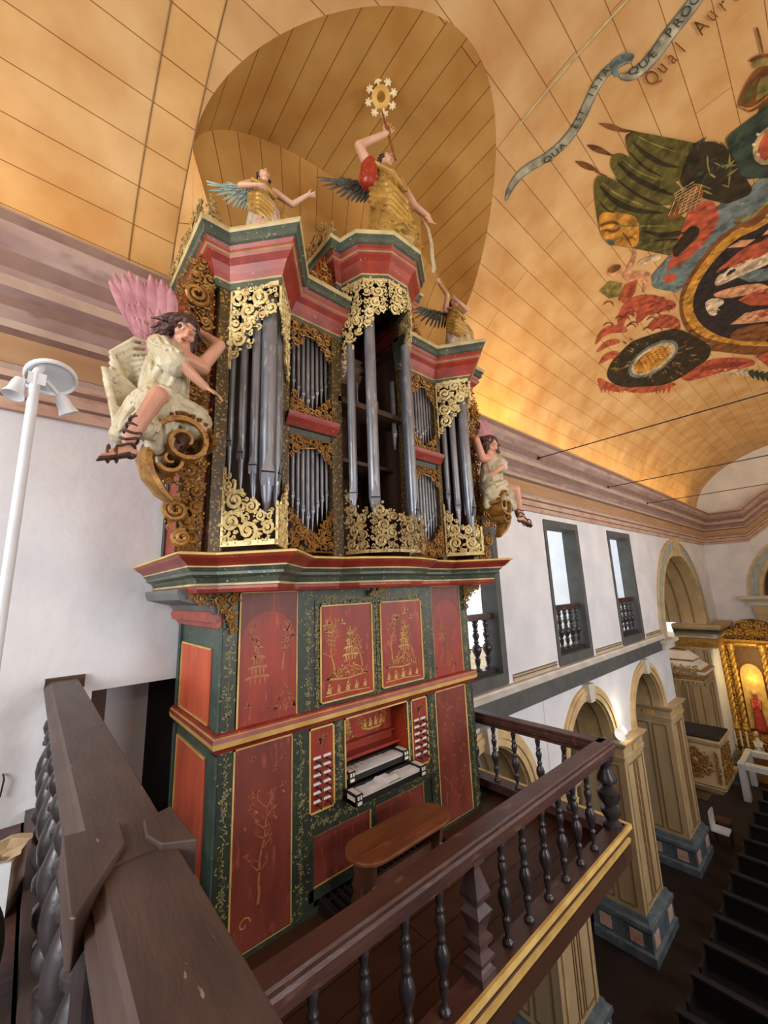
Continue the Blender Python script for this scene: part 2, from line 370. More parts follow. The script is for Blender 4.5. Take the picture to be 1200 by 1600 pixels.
for sx, xe in ((-1, RX0), (1, RX1)):                 # splayed boards at both ends of the recess
    mb = MB(); uv = []; a0 = math.asin((4.74-VZ)/VB); xb = RXC + (xe-RXC)*0.60
    for i in range(13):
        t = i/12; th = a0*t; e = Vector((xe, VA*cos(th), VZ+VB*sin(th))); f_ = Vector((xe+(xb-xe)*(1-t), 3.75+0.62*(1-t), 4.62+(3.05-4.62)*(1-t)))
        for j in range(4):
            s_ = j/3; p = e.lerp(f_, s_); mb.v.append(tuple(p)); uv.append((p.z+20, s_*0.75+.1))
    for i in range(12):
        for j in range(3):
            a = i*4+j; mb.f.append((a, a+1, a+5, a+4)); mb.m.append(0)
    mb.uv = uv; struct(mb.build('ceiling', 'vault_rib', smooth=True))

# ------------------------------------------------------------------ walls
WY, WT = 4.4, 5.5
XZ = ((0, 0, 0), (1, 0, 0), (0, 0, 1), (0, 1, 0))
YZ = ((0, 0, 0), (0, 1, 0), (0, 0, 1), (1, 0, 0))
WINS = ((4.86, 6.74), (8.77, 10.52), (12.55, 14.36))
WZ0, WZ1 = -1.72, 1.43
ARCHC = (5.95, 9.88, 13.82); AR = 1.25; SPR = -3.87
mb = MB()
# upper wall, cut round the windows, the low passage and the transept arch
mb.box((-3.2, WY, -2.6), (0.46, WT, 3.3)); mb.box((0.46, WY, -0.76), (4.86, WT, 3.3)); mb.box((4.3, WY, -2.6), (4.86, WT, -0.76))
edge = 4.86
WU = 4.74
for a, b in WINS:
    mb.box((a, WY, WZ1), (b, WU, 3.3)); mb.box((a, WY, -2.25), (b, WU, WZ0))
mb.box((6.74, WY, -2.25), (8.77, WU, 3.3)); mb.box((10.52, WY, -2.25), (12.55, WU, 3.3)); mb.box((14.36, WY, -2.25), (15.6, WU, 3.3))
TC, TR, TS = 19.5, 2.95, -1.95
poly = [(15.6, 3.3), (15.6, -2.25), (TC-TR, -2.25)] + [(TC-TR*cos(pi*k/32), TS+TR*sin(pi*k/32)) for k in range(33)] + [(TC+TR, -2.6), (25, -2.6), (25, 3.3)]
mb.prism(poly, XZ, WY, WT)
mb.box((TC+TR, WY, -8.3), (25, WT, -2.6))
# arcade wall between the arches
xs = 4.3
for c in ARCHC:
    poly = [(c-1.97, -2.25), (c-1.97, SPR), (c-AR, SPR)] + [(c-AR*cos(pi*k/24), SPR+AR*sin(pi*k/24)) for k in range(25)] + [(c+1.97, SPR), (c+1.97, -2.25)]
    mb.prism(poly, XZ, WY, WT)
mb.box((-3.2, WY, -8.3), (3.98, WT, -2.6)); mb.box((15.79, WY, SPR), (TC-TR, WT, -2.25))
wall = struct(mb.build('wall_left', 'plaster'))
# cornice along the wall and round to the chancel wall
CP = [(0, 1.60), (.06, 1.60), (.06, 1.70), (.085, 1.72), (.085, 1.83), (.12, 1.86), (.12, 1.92), (.15, 1.96), (.10, 1.99), (.10, 2.24), (.15, 2.28), (.17, 2.34), (.24, 2.42), (.25, 2.50), (.33, 2.54), (.33, 2.64), (.37, 2.68), (.42, 2.80), (.50, 2.90), (.52, 2.98), (.54, 3.06), (.52, 3.10), (.0, 3.14)]
cm = [2, 2, 3, 2, 3, 2, 4, 3, 1, 3, 4, 0, 3, 0, 4, 0, 3, 0, 0, 3, 4, 4]
CM = ['marble_mauve', 'marble_tan', 'marble_pink', 'groove', 'fillet_light']
struct(MB().sweep([(-3.2, WY), (25, WY), (25, 2.7)], CP, cm).build('trim_1', CM))
# raking part of the cornice over the chancel arch
mb = MB(); rk = [(2.7, 0.0), (1.9, .62), (1.0, 1.0), (0, 1.12), (-1.0, 1.0), (-1.9, .62), (-2.7, 0.0)]
for j in range(len(CP)-1):
    vs = []
    for y, dz in rk: vs += [(25-CP[j][0], y, CP[j][1]+dz), (25-CP[j+1][0], y, CP[j+1][1]+dz)]
    mb.add(vs, [(2*i, 2*i+2, 2*i+3, 2*i+1) for i in range(len(rk)-1)], cm[j])
struct(mb.build('trim_1', CM))
# string course
struct(MB().sweep([(4.2, WY), (15.95, WY)], [(0, -2.25), (.10, -2.25), (.10, -1.93), (.13, -1.91), (.15, -1.84), (.10, -1.82), (.10, -1.78), (.0, -1.78)], [0, 0, 1, 1, 1, 1, 1]).build('trim_2', ['stone_grey', 'stone_white']))
for a, b in ((6.92, 8.62), (10.7, 12.4), (14.52, 15.9)):
    mb = MB(); mb.box((a, WY-.03, -1.76), (b, WY+.02, -1.64), 0); mb.box((a, WY-.04, -1.71), (b, WY-.025, -1.69), 1); mb.box((a, WY-.045, -1.655), (b, WY-.03, -1.64), 1)
    struct(mb.build('trim_2', ['stone_tan', 'stone_grey']))
# windows with grey stone surrounds, open into daylight
def window(a, b, n):
    mb = MB(); t = .15; dpt = 0.33
    mb.box((a-.02, WY-.03, WZ0-.02), (a+t-.06, WY+dpt, WZ1+.02)); mb.box((b-t, WY-.03, WZ0-.02), (b+.02, WY+dpt, WZ1+.02))
    mb.box((a, WY-.035, WZ1-t+.03), (b, WY+dpt, WZ1+.05)); mb.box((a, WY-.035, WZ0-.05), (b, WY+dpt, WZ0+t))
    return struct(mb.build('window_%d' % n, 'stone_grey', bevel=.01))
for n, (a, b) in enumerate(WINS): window(a, b, n+1)
struct(MB().box((15.62, 4.9, -2.3), (16.5, 9.7, 3.3)).build('wall_added_screen', 'plaster'))  # added white screen: shows bright through the windows and blocks the sky behind
# arch mouldings, keystones and panelled soffits of the arcade
for c in ARCHC:
    mb = MB()
    def ring(r0, r1, y0, y1, mi=0, seg=32):
        poly = [(c-r1*cos(pi*k/seg), SPR+r1*sin(pi*k/seg)) for k in range(seg+1)] + [(c+r0*cos(pi*k/seg), SPR+r0*sin(pi*k/seg)) for k in range(seg+1)]
        mb.prism(poly, XZ, y0, y1, mi)
    ring(AR-.02, AR+.10, WY-.05, WY+.04); ring(AR+.10, AR+.20, WY-.08, WY+.04); ring(AR+.20, AR+.27, WY-.05, WY+.04)
    ring(AR-.05, AR-.0, WY+.02, WT-.1, 0)
    for yy in (WY+.25, WY+.82): ring(AR-.075, AR-.05, yy, yy+.03, 1)
    mb.prism([(c-.11, SPR+AR-.06), (c-.15, SPR+AR+.33), (c+.15, SPR+AR+.33), (c+.11, SPR+AR-.06)], XZ, WY-.15, WY+.1, 2)
    struct(mb.build('trim_4', ['stone_tan2', 'stone_line', 'stone_white']))
c, SP0 = TC, SPR
mb = MB()
def ring2(cx, sp, r0, r1, y0, y1, mi=0, seg=40):
    poly = [(cx-r1*cos(pi*k/seg), sp+r1*sin(pi*k/seg)) for k in range(seg+1)] + [(cx+r0*cos(pi*k/seg), sp+r0*sin(pi*k/seg)) for k in range(seg+1)]
    mb.prism(poly, XZ, y0, y1, mi)
ring2(TC, TS, TR-.02, TR+.14, WY-.06, WY+.05, 0); ring2(TC, TS, TR+.14, TR+.50, WY-.04, WY+.04, 1); ring2(TC, TS, TR+.50, TR+.58, WY-.07, WY+.05, 0)
ring2(TC, TS, TR-.05, TR, WY+.05, WT+1.6, 2)
for yy in (WY+.35, WY+.85, WT+.2): ring2(TC, TS, TR-.08, TR-.05, yy, yy+.04, 3)
mb.prism([(TC-.16, TS+TR-.1), (TC-.24, TS+TR+.62), (TC+.24, TS+TR+.62), (TC+.16, TS+TR-.1)], XZ, WY-.16, WY+.1, 0)
struct(mb.build('trim_5', ['stone_tan2', 'blue_voussoir', 'stone_tan', 'stone_line']))
# chancel wall with its arch, the lunette above
mb = MB(); CZ = -0.9
poly = [(4.4, -8.3), (4.4, 3.2)] + [(VA*cos(pi*k/40), VZ+VB*sin(pi*k/40)) for k in range(1, 40)] + [(-4.4, 3.2), (-4.4, -8.3), (-2.6, -8.3)] + [(-2.6*cos(pi*k/32), CZ+2.6*sin(pi*k/32)) for k in range(33)] + [(2.6, -8.3)]
mb.prism(poly, YZ, 25.0, 25.6); struct(mb.build('wall_far', 'plaster'))
mb = MB()
for r0, r1, x0, mi in ((2.58, 2.72, 24.93, 1), (2.72, 3.02, 24.96, 0), (3.02, 3.10, 24.92, 1)):
    poly = [(-r1*cos(pi*k/40), CZ+r1*sin(pi*k/40)) for k in range(41)] + [(r0*cos(pi*k/40), CZ+r0*sin(pi*k/40)) for k in range(41)]
    mb.prism(poly, YZ, x0, 25.1, mi)
struct(mb.build('trim_6', ['blue_voussoir', 'stone_tan2']))
mb = MB()
for s_ in (1, -1):
    mb.box((24.5, s_*2.30, -1.02), (25.1, s_*3.42, -.88), 0); mb.box((24.6, s_*2.38, -1.12), (25.1, s_*3.3, -1.02), 1); mb.box((24.7, s_*2.42, -1.3), (25.1, s_*3.15, -1.12), 0)
    mb.box((24.78, s_*2.46, -1.7), (25.1, s_*3.0, -1.3), 1); mb.box((24.82, s_*2.5, -8.3), (25.3, s_*2.95, -1.7), 1)
struct(mb.build('trim_7', ['stone_white', 'stone_tan']))
struct(MB().box((25.6, -3.2, -8.3), (33, -3.0, 3)).box((25.6, 3.0, -8.3), (33, 3.2, 3)).box((33, -3.2, -8.3), (33.2, 3.2, 3)).box((25.6, -3.2, 2.6), (33, 3.2, 2.8)).build('wall_chancel', 'stone_tan'))
# opposite wall (windows left open to the daylight), west wall, floors
mb = MB(); mb.box((-6.4, -5.5, -8.3), (25, -4.4, -1.9)); mb.box((-6.4, -5.5, 2.0), (25, -4.4, 3.3))
for a, b in ((-6.4, 2.2), (4.2, 8.5), (10.5, 12.4), (14.4, 25)): mb.box((a, -5.5, -1.9), (b, -4.4, 2.0))
struct(mb.build('wall_right', 'plaster'))
struct(MB().sweep([(25, -WY), (-3.2, -WY)], CP, cm).build('trim_1', CM))
mb = MB(); poly = [(4.4, -8.3), (4.4, 3.2)] + [(VA*cos(pi*k/40), VZ+VB*sin(pi*k/40)) for k in range(1, 40)] + [(-4.4, 3.2), (-4.4, -8.3), (-1.6, -8.3), (-1.6, 3.2), (2.8, 3.2), (2.8, -1.2), (-1.6, -1.2), (-1.6, -8.3)]
mb = MB(); mb.box((-3.4, -4.4, -8.3), (-3.2, 4.4, -1.2)); mb.box((-3.4, 3.0, -1.2), (-3.2, 4.4, 3.3)); mb.box((-3.4, -4.4, -1.2), (-3.2, -1.2, 3.3))
mb.prism([(4.4, 3.2)] + [(VA*cos(pi*k/40), VZ+VB*sin(pi*k/40)) for k in range(1, 40)] + [(-4.4, 3.2)], YZ, -3.4, -3.2)
struct(mb.build('wall_back', 'plaster'))
struct(MB().box((-6.4, -9, -8.6), (34, 12, -8.3)).build('floor', 'floor_nave'))
# side aisle and tribune behind the arcade
struct(MB().box((-3.2, 9.5, -8.3), (15.9, 9.7, -2.3)).build('wall_aisle', 'dark_brown'))
struct(MB().box((-3.2, WT, -2.4), (16.2, 9.7, -2.3)).build('ceiling_aisle', 'stone_tan'))
struct(MB().box((16.2, 9.5, -8.3), (25.4, 9.7, 3)).box((15.9, WT, -8.3), (16.2, 9.7, -2.3)).box((22.9, WT, -8.3), (25.4, 9.7, -2.7)).build('wall_transept', 'stone_tan'))
# low passage beside the organ: pale back wall, brown post and a dark back panel
struct(MB().box((0.46, 4.85, -2.6), (0.98, 4.95, -0.7)).build('wall_passage', 'plaster'))
struct(MB().box((0.98, 4.85, -2.6), (4.3, 5.0, -0.7)).build('wall_passage', 'dark'))
struct(MB().box((0.47, 4.5, -2.55), (0.58, 4.62, -0.76)).build('trim_8', 'dark_brown'))
# organ gallery floor and choir loft floor
mb = MB(); mb.box((0.1, 1.80, -2.62), (4.6, 5.5, -2.5)); mb.uv = None
o = struct(mb.build('floor', 'floor_gal'))
uvl = o.data.uv_layers.new(name='UVMap')
for p in o.data.polygons:
    for li in p.loop_indices: v = o.data.vertices[o.data.loops[li].vertex_index].co; uvl.data[li].uv = (v.x+20, v.y)
# gilt moulded edge of the gallery
struct(MB().sweep([(0.1, 1.84), (4.6, 1.84), (4.6, 4.4)], [(0, -2.336), (.05, -2.336), (.055, -2.375), (.02, -2.385), (.015, -2.455), (.035, -2.462), (.03, -2.495), (-.02, -2.505), (-.06, -2.60), (-.2, -2.66)], [0, 0, 0, 1, 0, 0, 0, 2, 2]).build('trim_9', ['gold_edge', 'bench_leg', 'rail_red']))
struct(MB().box((-3.2, -4.4, -1.78), (0.12, 4.4, -1.63)).build('floor', 'rail_red'))
struct(MB().box((0.10, -4.4, -2.8), (0.16, 1.8, -1.63)).box((0.10, 1.8, -2.62), (0.16, 4.4, -1.63)).build('trim_10', 'rail_red'))

# ------------------------------------------------------------------ arcade piers
def make_pier(cx, label):
    t = thing('arcade_pier', (cx, 4.8, -8.3), label, 'pier', 'arcade piers of the nave'); hw = .66
    y0, y1 = 4.27, 5.42
    def blk(h, z0, z1, yo=0): return [(cx-h, y0-yo), (cx+h, y0-yo), (cx+h, y1+yo), (cx-h, y1+yo)]
    mb = MB(); pth = [(cx-hw, y1), (cx-hw, y0), (cx+hw, y0), (cx+hw, y1)]
    mb.sweep(pth, [(0, SPR-.42), (.03, SPR-.42), (.03, SPR-.36), (.05, SPR-.34), (.02, SPR-.32), (.02, SPR-.14), (.07, SPR-.11), (.10, SPR-.04), (.12, SPR-.03), (.12, SPR+.0), (-.2, SPR)], 0)
    mb.box((cx-.12, y0-.06, SPR-.30), (cx+.12, y0, SPR-.16), 1); mb.box((cx-hw-.05, 4.7, SPR-.30), (cx-hw, 5.0, SPR-.16), 1)
    mb.box((cx-hw-.1, y0-.1, SPR-.028), (cx+hw+.1, y1-.01, SPR+.004)); mb.build('capital', ['stone_tan', 'gold_edge'], t)
    mb = MB(); mb.box((cx-hw, y0, -7.5), (cx+hw, y1, SPR-.4), 0)
    # moulded panels on the two faces
    for a, b in ((-hw+.16, -.14), (-.06, .06), (.14, hw-.16)):
        for q in (a, b): mb.box((cx+q-.012, y0-.018, -7.35), (cx+q+.012, y0, SPR-.55), 1)
        mb.box((cx+a, y0-.018, SPR-.57), (cx+b, y0, SPR-.545), 1); mb.box((cx+a, y0-.018, -7.37), (cx+b, y0, -7.345), 1)
    mb.box((cx-hw+.12, y0-.03, -7.45), (cx-hw+.17, y0, SPR-.48), 2); mb.box((cx+hw-.17, y0-.03, -7.45), (cx+hw-.12, y0, SPR-.48), 2)
    for a, b in ((4.42, 4.78), (4.9, 5.25)):
        for q in (a, b): mb.box((cx-hw-.018, q-.012, -7.35), (cx-hw, q+.012, SPR-.55), 1)
        mb.box((cx-hw-.018, a, SPR-.57), (cx-hw, b, SPR-.545), 1); mb.box((cx-hw-.018, a, -7.37), (cx-hw, b, -7.345), 1)
    mb.build('shaft', ['stone_tan', 'stone_line', 'stone_tan2'], t)
    mb = MB(); mb.sweep(pth, [(.17, -8.3), (.17, -8.12), (.12, -8.08), (.12, -7.72), (.16, -7.68), (.15, -7.60), (.08, -7.56), (.05, -7.48), (-.1, -7.46)], 0)
    for q in (cx-hw-.02, cx+.34):
        mb.box((q, y0-.14, -8.02), (q+.30, y0-.11, -7.76), 1)
    for q in (4.35, 5.0): mb.box((cx-hw-.14, q, -8.02), (cx-hw-.11, q+.26, -7.76), 1)
    mb.build('plinth', ['stone_blue', 'pink_inlay'], t)
    return t
make_pier(7.92, 'tan painted pier with blue plinth directly below the gallery edge')
make_pier(11.85, 'tall tan pier just past the gallery corner, white floodlight on its capital')
make_pier(15.80, 'farther tan pier with blue plinth, next to the carved pulpit')
# ------------------------------------------------------------------ carving and painted ornament helpers
def pip(p, poly):
    x, y = p; r = False; n = len(poly)
    for i in range(n):
        x1, y1 = poly[i]; x2, y2 = poly[(i+1) % n]
        if (y1 > y) != (y2 > y) and x < (x2-x1)*(y-y1)/(y2-y1)+x1: r = not r
    return r
def pdist(p, poly):
    d = 1e9; n = len(poly)
    for i in range(n):
        ax, ay = poly[i]; bx, by = poly[(i+1) % n]; dx, dy = bx-ax, by-ay; L = dx*dx+dy*dy
        t = max(0, min(1, ((p[0]-ax)*dx+(p[1]-ay)*dy)/L)) if L else 0
        d = min(d, math.hypot(p[0]-ax-t*dx, p[1]-ay-t*dy))
    return d
def scrolls(mb, poly, fr, seed=1, rmax=.07, rmin=.014, depth=.02, mi=0, tries=1500, dens=1.0):
    """pierced acanthus scrollwork filling a polygon in a plane frame"""
    rnd = random.Random(seed); o, ax, bx, nn = [Vector(q) for q in fr]
    xs = [p[0] for p in poly]; ys = [p[1] for p in poly]; cs = []
    for R in (rmax, rmax*.7, rmax*.5, rmax*.36, rmax*.25, rmax*.17):
        if R < rmin: break
        for k in range(tries//4):
            p = (rnd.uniform(min(xs), max(xs)), rnd.uniform(min(ys), max(ys)))
            if not pip(p, poly): continue
            if pdist(p, poly) < R*.86: continue
            if any(math.hypot(p[0]-q[0], p[1]-q[1]) < (R+q[2])*.92 for q in cs): continue
            cs.append((p[0], p[1], R))
    def P(a, b, d): return o+ax*a+bx*b+nn*d
    for i, (x, y, R) in enumerate(cs):
        a0 = rnd.uniform(0, 2*pi); sg = rnd.choice((-1, 1)); big = R > rmax*.45
        n = 15 if big else 9; turns = 1.55 if big else 1.0; pts = []; rr = []
        for k in range(n):
            t = k/(n-1); q = a0+sg*turns*2*pi*t; r = R*(.96-.78*t)
            pts.append(P(x+r*cos(q), y+r*sin(q), depth*(.35+.65*t))); rr.append(R*(.21-.08*t)+.0018)
        mb.tube(pts, rr, 5, mi, flat=(nn, .8))
        if big: mb.ell(P(x, y, depth*.9), (R*.2,)*3, mi, seg=6, rings=4)
        # leaves curling off the spiral
        for k in range(5 if big else 2):
            q = a0+sg*(k*1.15+.4); r = R*.98; L = R*rnd.uniform(.35, .6); q2 = q+sg*.9
            p0 = P(x+r*cos(q), y+r*sin(q), depth*.4); p1 = P(x+(r+L*.3)*cos(q)+L*.5*cos(q2), y+(r+L*.3)*sin(q)+L*.5*sin(q2), depth*.9)
            mid = (p0+p1)/2+nn*depth*.25
            mb.tube([p0, mid, p1], [R*.13, R*.24, R*.06], 5, mi, flat=(nn, .55))
        # stem to nearest earlier neighbour
        if i:
            j = min(range(i), key=lambda q: math.hypot(cs[q][0]-x, cs[q][1]-y)-cs[q][2]); X, Y, R2 = cs[j]
            mb.tube([P(x, y, depth*.15), P((x+X)/2, (y+Y)/2, depth*.25), P(X, Y, depth*.15)], [R*.14+.002]*3, 5, mi)
    return mb
def rim(mb, pts, fr, wdt, dep, mi=0, closed=False):
    o, ax, bx, nn = [Vector(q) for q in fr]; P = [o+ax*a+bx*b+nn*dep*.5 for a, b in pts]
    if closed: P.append(P[0])
    for a, b in zip(P, P[1:]): mb.tube([a, b], [wdt/2]*2, 4, mi, flat=(nn, dep/wdt))
def stroke(mb, pts, fr, wd, mi, d=.0015):
    o, ax, bx, nn = [Vector(q) for q in fr]; n = len(pts); vs = []
    for i, p in enumerate(pts):
        a = pts[max(i-1, 0)]; b = pts[min(i+1, n-1)]; dx, dy = b[0]-a[0], b[1]-a[1]; L = math.hypot(dx, dy) or 1
        w2 = (wd[i] if hasattr(wd, '__len__') else wd)*.75
        for s_ in (-1, 1): vs.append(o+ax*(p[0]-s_*dy/L*w2)+bx*(p[1]+s_*dx/L*w2)+nn*d)
    mb.add(vs, [(2*i, 2*i+1, 2*i+3, 2*i+2) for i in range(n-1)], mi)
def blot(mb, x, y, a, b, rot, fr, mi, d=.0015, n=7):
    o, ax, bx, nn = [Vector(q) for q in fr]; vs = []
    for k in range(n):
        q = 2*pi*k/n; u, v = a*cos(q), b*sin(q); vs.append(o+ax*(x+u*cos(rot)-v*sin(rot))+bx*(y+u*sin(rot)+v*cos(rot))+nn*d)
    mb.add(vs, [tuple(range(n))], mi)
def bird(mb, x, y, s, fr, mi, rnd):
    f_ = rnd.choice((-1, 1)); blot(mb, x, y, s*.5, s*.16, .3*f_, fr, mi)
    stroke(mb, [(x, y), (x-f_*.35*s, y+.5*s), (x-f_*.1*s, y+.8*s)], fr, [.16*s, .14*s, .02*s], mi)
    stroke(mb, [(x+.1*s*f_, y), (x+f_*.5*s, y+.35*s), (x+f_*.5*s, y+.7*s)], fr, [.14*s, .12*s, .02*s], mi)
    stroke(mb, [(x-f_*.4*s, y-.1*s), (x-f_*.9*s, y-.25*s)], fr, [.1*s, .2*s], mi)
def tree(mb, x, y, h, fr, mi, rnd, wd=.006):
    pts = [(x, y)]; a = pi/2
    for k in range(9): a += rnd.uniform(-.35, .35); a = a*.85+pi/2*.15; pts.append((pts[-1][0]+cos(a)*h/9, pts[-1][1]+sin(a)*h/9))
    stroke(mb, pts, fr, [wd*(1.5-k*.12) for k in range(10)], mi)
    for k in range(3, 10):
        for s_ in (-1, 1):
            if rnd.random() < .75:
                b0 = pts[k]; L = h*rnd.uniform(.07, .17); q = pi/2+s_*rnd.uniform(.5, 1.3); b1 = (b0[0]+cos(q)*L, b0[1]+sin(q)*L); b2 = (b1[0]+cos(q-s_*.7)*L*.5, b1[1]+sin(q-s_*.7)*L*.5)
                stroke(mb, [b0, b1, b2], fr, [wd*.6, wd*.4, wd*.3], mi)
                for m in range(4): blot(mb, b2[0]+rnd.uniform(-.02, .02), b2[1]+rnd.uniform(-.014, .014), .010, .0035, rnd.uniform(0, 3), fr, mi)
def pagoda(mb, x, y, s, fr, mi):
    for k, wk in enumerate((1, .78, .56, .36)):
        zb = y+k*s*.34; w2 = s*.34*wk
        stroke(mb, [(x-w2*1.35, zb+s*.2), (x-w2, zb+s*.25), (x, zb+s*.27), (x+w2, zb+s*.25), (x+w2*1.35, zb+s*.2)], fr, s*.06, mi)
        for q in (-.8, -.3, .3, .8): stroke(mb, [(x+q*w2, zb), (x+q*w2, zb+s*.2)], fr, s*.05, mi)
    stroke(mb, [(x, y+4*s*.32), (x, y+s*1.6)], fr, s*.04, mi)
def rocks(mb, x, y, w_, h, fr, mi, rnd, n=40):
    for k in range(n):
        a = rnd.uniform(-1, 1); b = rnd.random()*(1-abs(a)); blot(mb, x+a*w_/2, y+b*h, rnd.uniform(.006, .017), rnd.uniform(.003, .007), rnd.uniform(0, 3), fr, mi)
    pts = [(x-w_/2+w_*k/10, y+h*(1-abs(k/5-1))*rnd.uniform(.5, 1.1)) for k in range(11)]; stroke(mb, pts, fr, .005, mi)
def person_mark(mb, x, y, s, fr, mi):
    blot(mb, x, y+.8*s, .12*s, .13*s, 0, fr, mi); stroke(mb, [(x, y+.68*s), (x+.02*s, y+.35*s), (x-.05*s, y)], fr, [.16*s, .3*s, .38*s], mi); stroke(mb, [(x, y+.6*s), (x+.35*s, y+.5*s)], fr, .08*s, mi)
def scene_marks(mb, x0, z0, x1, z1, fr, mi, seed, full=True):
    rnd = random.Random(seed); cx = (x0+x1)/2; W_ = x1-x0; H = z1-z0
    if full:
        rocks(mb, cx, z0+H*.22, W_*.78, H*.2, fr, mi, rnd, 110); pagoda(mb, cx+W_*.05, z0+H*.40, W_*.32, fr, mi)
        tree(mb, cx-W_*.25, z0+H*.3, H*.5, fr, mi, rnd, .006); tree(mb, cx+W_*.28, z0+H*.3, H*.45, fr, mi, rnd, .005)
        for k in range(5): person_mark(mb, x0+W_*(.15+.17*k), z0+H*.07, H*.11*rnd.uniform(.7, 1.1), fr, mi)
        stroke(mb, [(x0+W_*.08, z0+H*.05), (cx, z0+H*.06), (x1-W_*.08, z0+H*.04)], fr, .006, mi)
        stroke(mb, [(x0+W_*.12, z0+H*.22), (x0+W_*.5, z0+H*.20), (x1-W_*.1, z0+H*.23)], fr, .007, mi)
        for k in range(3): bird(mb, rnd.uniform(x0+.1*W_, x1-.1*W_), z0+H*rnd.uniform(.72, .92), W_*.1, fr, mi, rnd)
def flowers(mb, x, z0, z1, wd, fr, mi, rnd, step=.055, off=0):
    z = z0; k = 0
    while z < z1:
        if rnd.random() < .35:
            for m in range(5): blot(mb, x+cos(m*1.257)*.014, z+step*.4+sin(m*1.257)*.014, .009, .006, m*1.257, fr, mi)
        q = rnd.uniform(-.3, .3)*wd; stroke(mb, [(x+q, z), (x-q*.5, z+step*.6), (x+q*.6, z+step)], fr, .0025, mi)
        for m in range(4):
            a = rnd.uniform(0, 2*pi); r = rnd.uniform(.2, .36)*wd; blot(mb, x+q+cos(a)*r, z+step*.4+sin(a)*r, rnd.uniform(.009, .016), .0048, a, fr, mi)
        z += step*rnd.uniform(.8, 1.5)
def FR(y): return ((0, y, 0), (1, 0, 0), (0, 0, 1), (0, -1, 0))
def FS(x): return ((x, 0, 0), (0, 1, 0), (0, 0, 1), (-1, 0, 0))

M['umber_gold'] = mat('dull_gilded_ground', (120, 84, 40), (86, 58, 30), 22, .5, metal=.2, bump=.4, bscale=40)
# ------------------------------------------------------------------ the organ
OX = 2.64
organ = thing('pipe_organ', (OX, 3.8, -2.5), 'tall red and green baroque pipe organ with gilded carving on the gallery', 'organ')
def mir(poly): return [(2*OX-x, z) for x, z in poly][::-1]
# lower case: body with side panels
mb = MB(); L0, R0, F, BK = 1.13, 4.15, 3.22, 4.38
mb.box((L0, F+.02, -2.5), (1.9, BK, .03)); mb.box((3.38, F+.02, -2.5), (R0, BK, .03)); mb.box((1.9, F+.02, -1.15), (3.38, BK, .03)); mb.box((1.9, F+.35, -2.38), (3.38, BK, -1.15)); mb.box((1.9, F+.8, -2.5), (3.38, BK, -2.38)); mb.box((1.9, F+.06, -2.38), (3.38, F+.36, -1.86))
mb.build('lower_case', 'green_lit', organ)
def gold_frame(mb, x0, z0, x1, z1, y, mi, wd=.013, d=.010, n=1):
    for a, b in (((x0, z0), (x1, z0)), ((x1, z0), (x1, z1)), ((x1, z1), (x0, z1)), ((x0, z1), (x0, z0))):
        mb.box((min(a[0], b[0])-wd/2, y-d, min(a[1], b[1])-wd/2), (max(a[0], b[0])+wd/2, y, max(a[1], b[1])+wd/2), mi)
def front_stile(x0, z0, x1, z1, y, seed, dens=.05):
    mb = MB().box((x0, y, z0), (x1, y+.03, z1), 0); rnd = random.Random(seed)
    if x1-x0 < z1-z0: flowers(mb, (x0+x1)/2, z0+.03, z1-.05, (x1-x0), FR(y), 1, rnd, dens)
    else:
        fr = ((0, y, 0), (0, 0, 1), (1, 0, 0), (0, -1, 0)); flowers(mb, (z0+z1)/2, x0+.02, x1-.04, (z1-z0), fr, 1, rnd, dens)
    return mb
def panel(name, x0, z0, x1, z1, y, m_, marks=None, framew=.013, arch=False):
    mb = MB().box((x0, y, z0), (x1, y+.02, z1), 0)
    if arch:        # darker spandrels round an arched head
        c = (x0+x1)/2; r = (x1-x0)/2-.02; zs = z1-.16-r
        for s_ in (-1, 1):
            poly = [(c+s_*(r+.02), z1), (c, z1), (c, z1-.16+0.0)] + [(c+s_*r*sin(pi/2*k/10), zs+r*cos(pi/2*k/10)) for k in range(1, 11)] + [(c+s_*(r+.02), zs)]
            mb.prism(poly, FR(y), 0, .002, 3)
    gold_frame(mb, x0, z0, x1, z1, y, 1, framew)
    if marks: marks(mb)
    return mb.build(name, [m_, 'gold_edge', 'line_gold', 'red_dark', 'line_dim'], organ)
S = 3.22
# stiles of the lower case (green, sprigged with gold flowers)
segs = [(1.13, -2.5, 1.24, .03), (1.77, -1.02, 1.97, .03), (1.73, -2.5, 1.88, -1.13), (3.34, -1.02, 3.50, .03), (3.35, -2.5, 3.47, -1.13), (4.02, -2.5, 4.15, .03),
        (1.97, -.13, 3.34, .03), (1.97, -1.02, 3.34, -.96), (2.60, -.96, 2.69, -.13), (2.14, -1.80, 2.25, -1.13), (3.03, -1.82, 3.09, -1.13), (1.88, -1.96, 3.35, -1.80)]
for k, (a, b, c, d) in enumerate(segs): front_stile(a, b, c, d, S-.012, 40+k, .05 if k < 6 else .035).build('stile', ['green', 'line_green'], organ)
def m1(mb):
    rnd = random.Random(3); f = FR(S); tree(mb, 1.63, -.62, .46, f, 4, rnd, .009); pagoda(mb, 1.42, -.70, .22, f, 4); bird(mb, 1.72, -.36, .06, f, 4, rnd); rocks(mb, 1.66, -.93, .2, .28, f, 4, rnd, 60)
    tree(mb, 1.40, -.5, .25, f, 4, rnd, .005); bird(mb, 1.35, -.85, .04, f, 4, rnd); bird(mb, 1.5, -.9, .03, f, 4, rnd)
panel('panel', 1.26, -1.01, 1.77, .02, S, 'red', m1, arch=True)
def m1b(mb):
    rnd = random.Random(5); f = FR(S); tree(mb, 3.75, -.7, .4, f, 4, rnd, .006); rocks(mb, 3.7, -.9, .35, .25, f, 4, rnd, 60); pagoda(mb, 3.66, -.62, .16, f, 4)
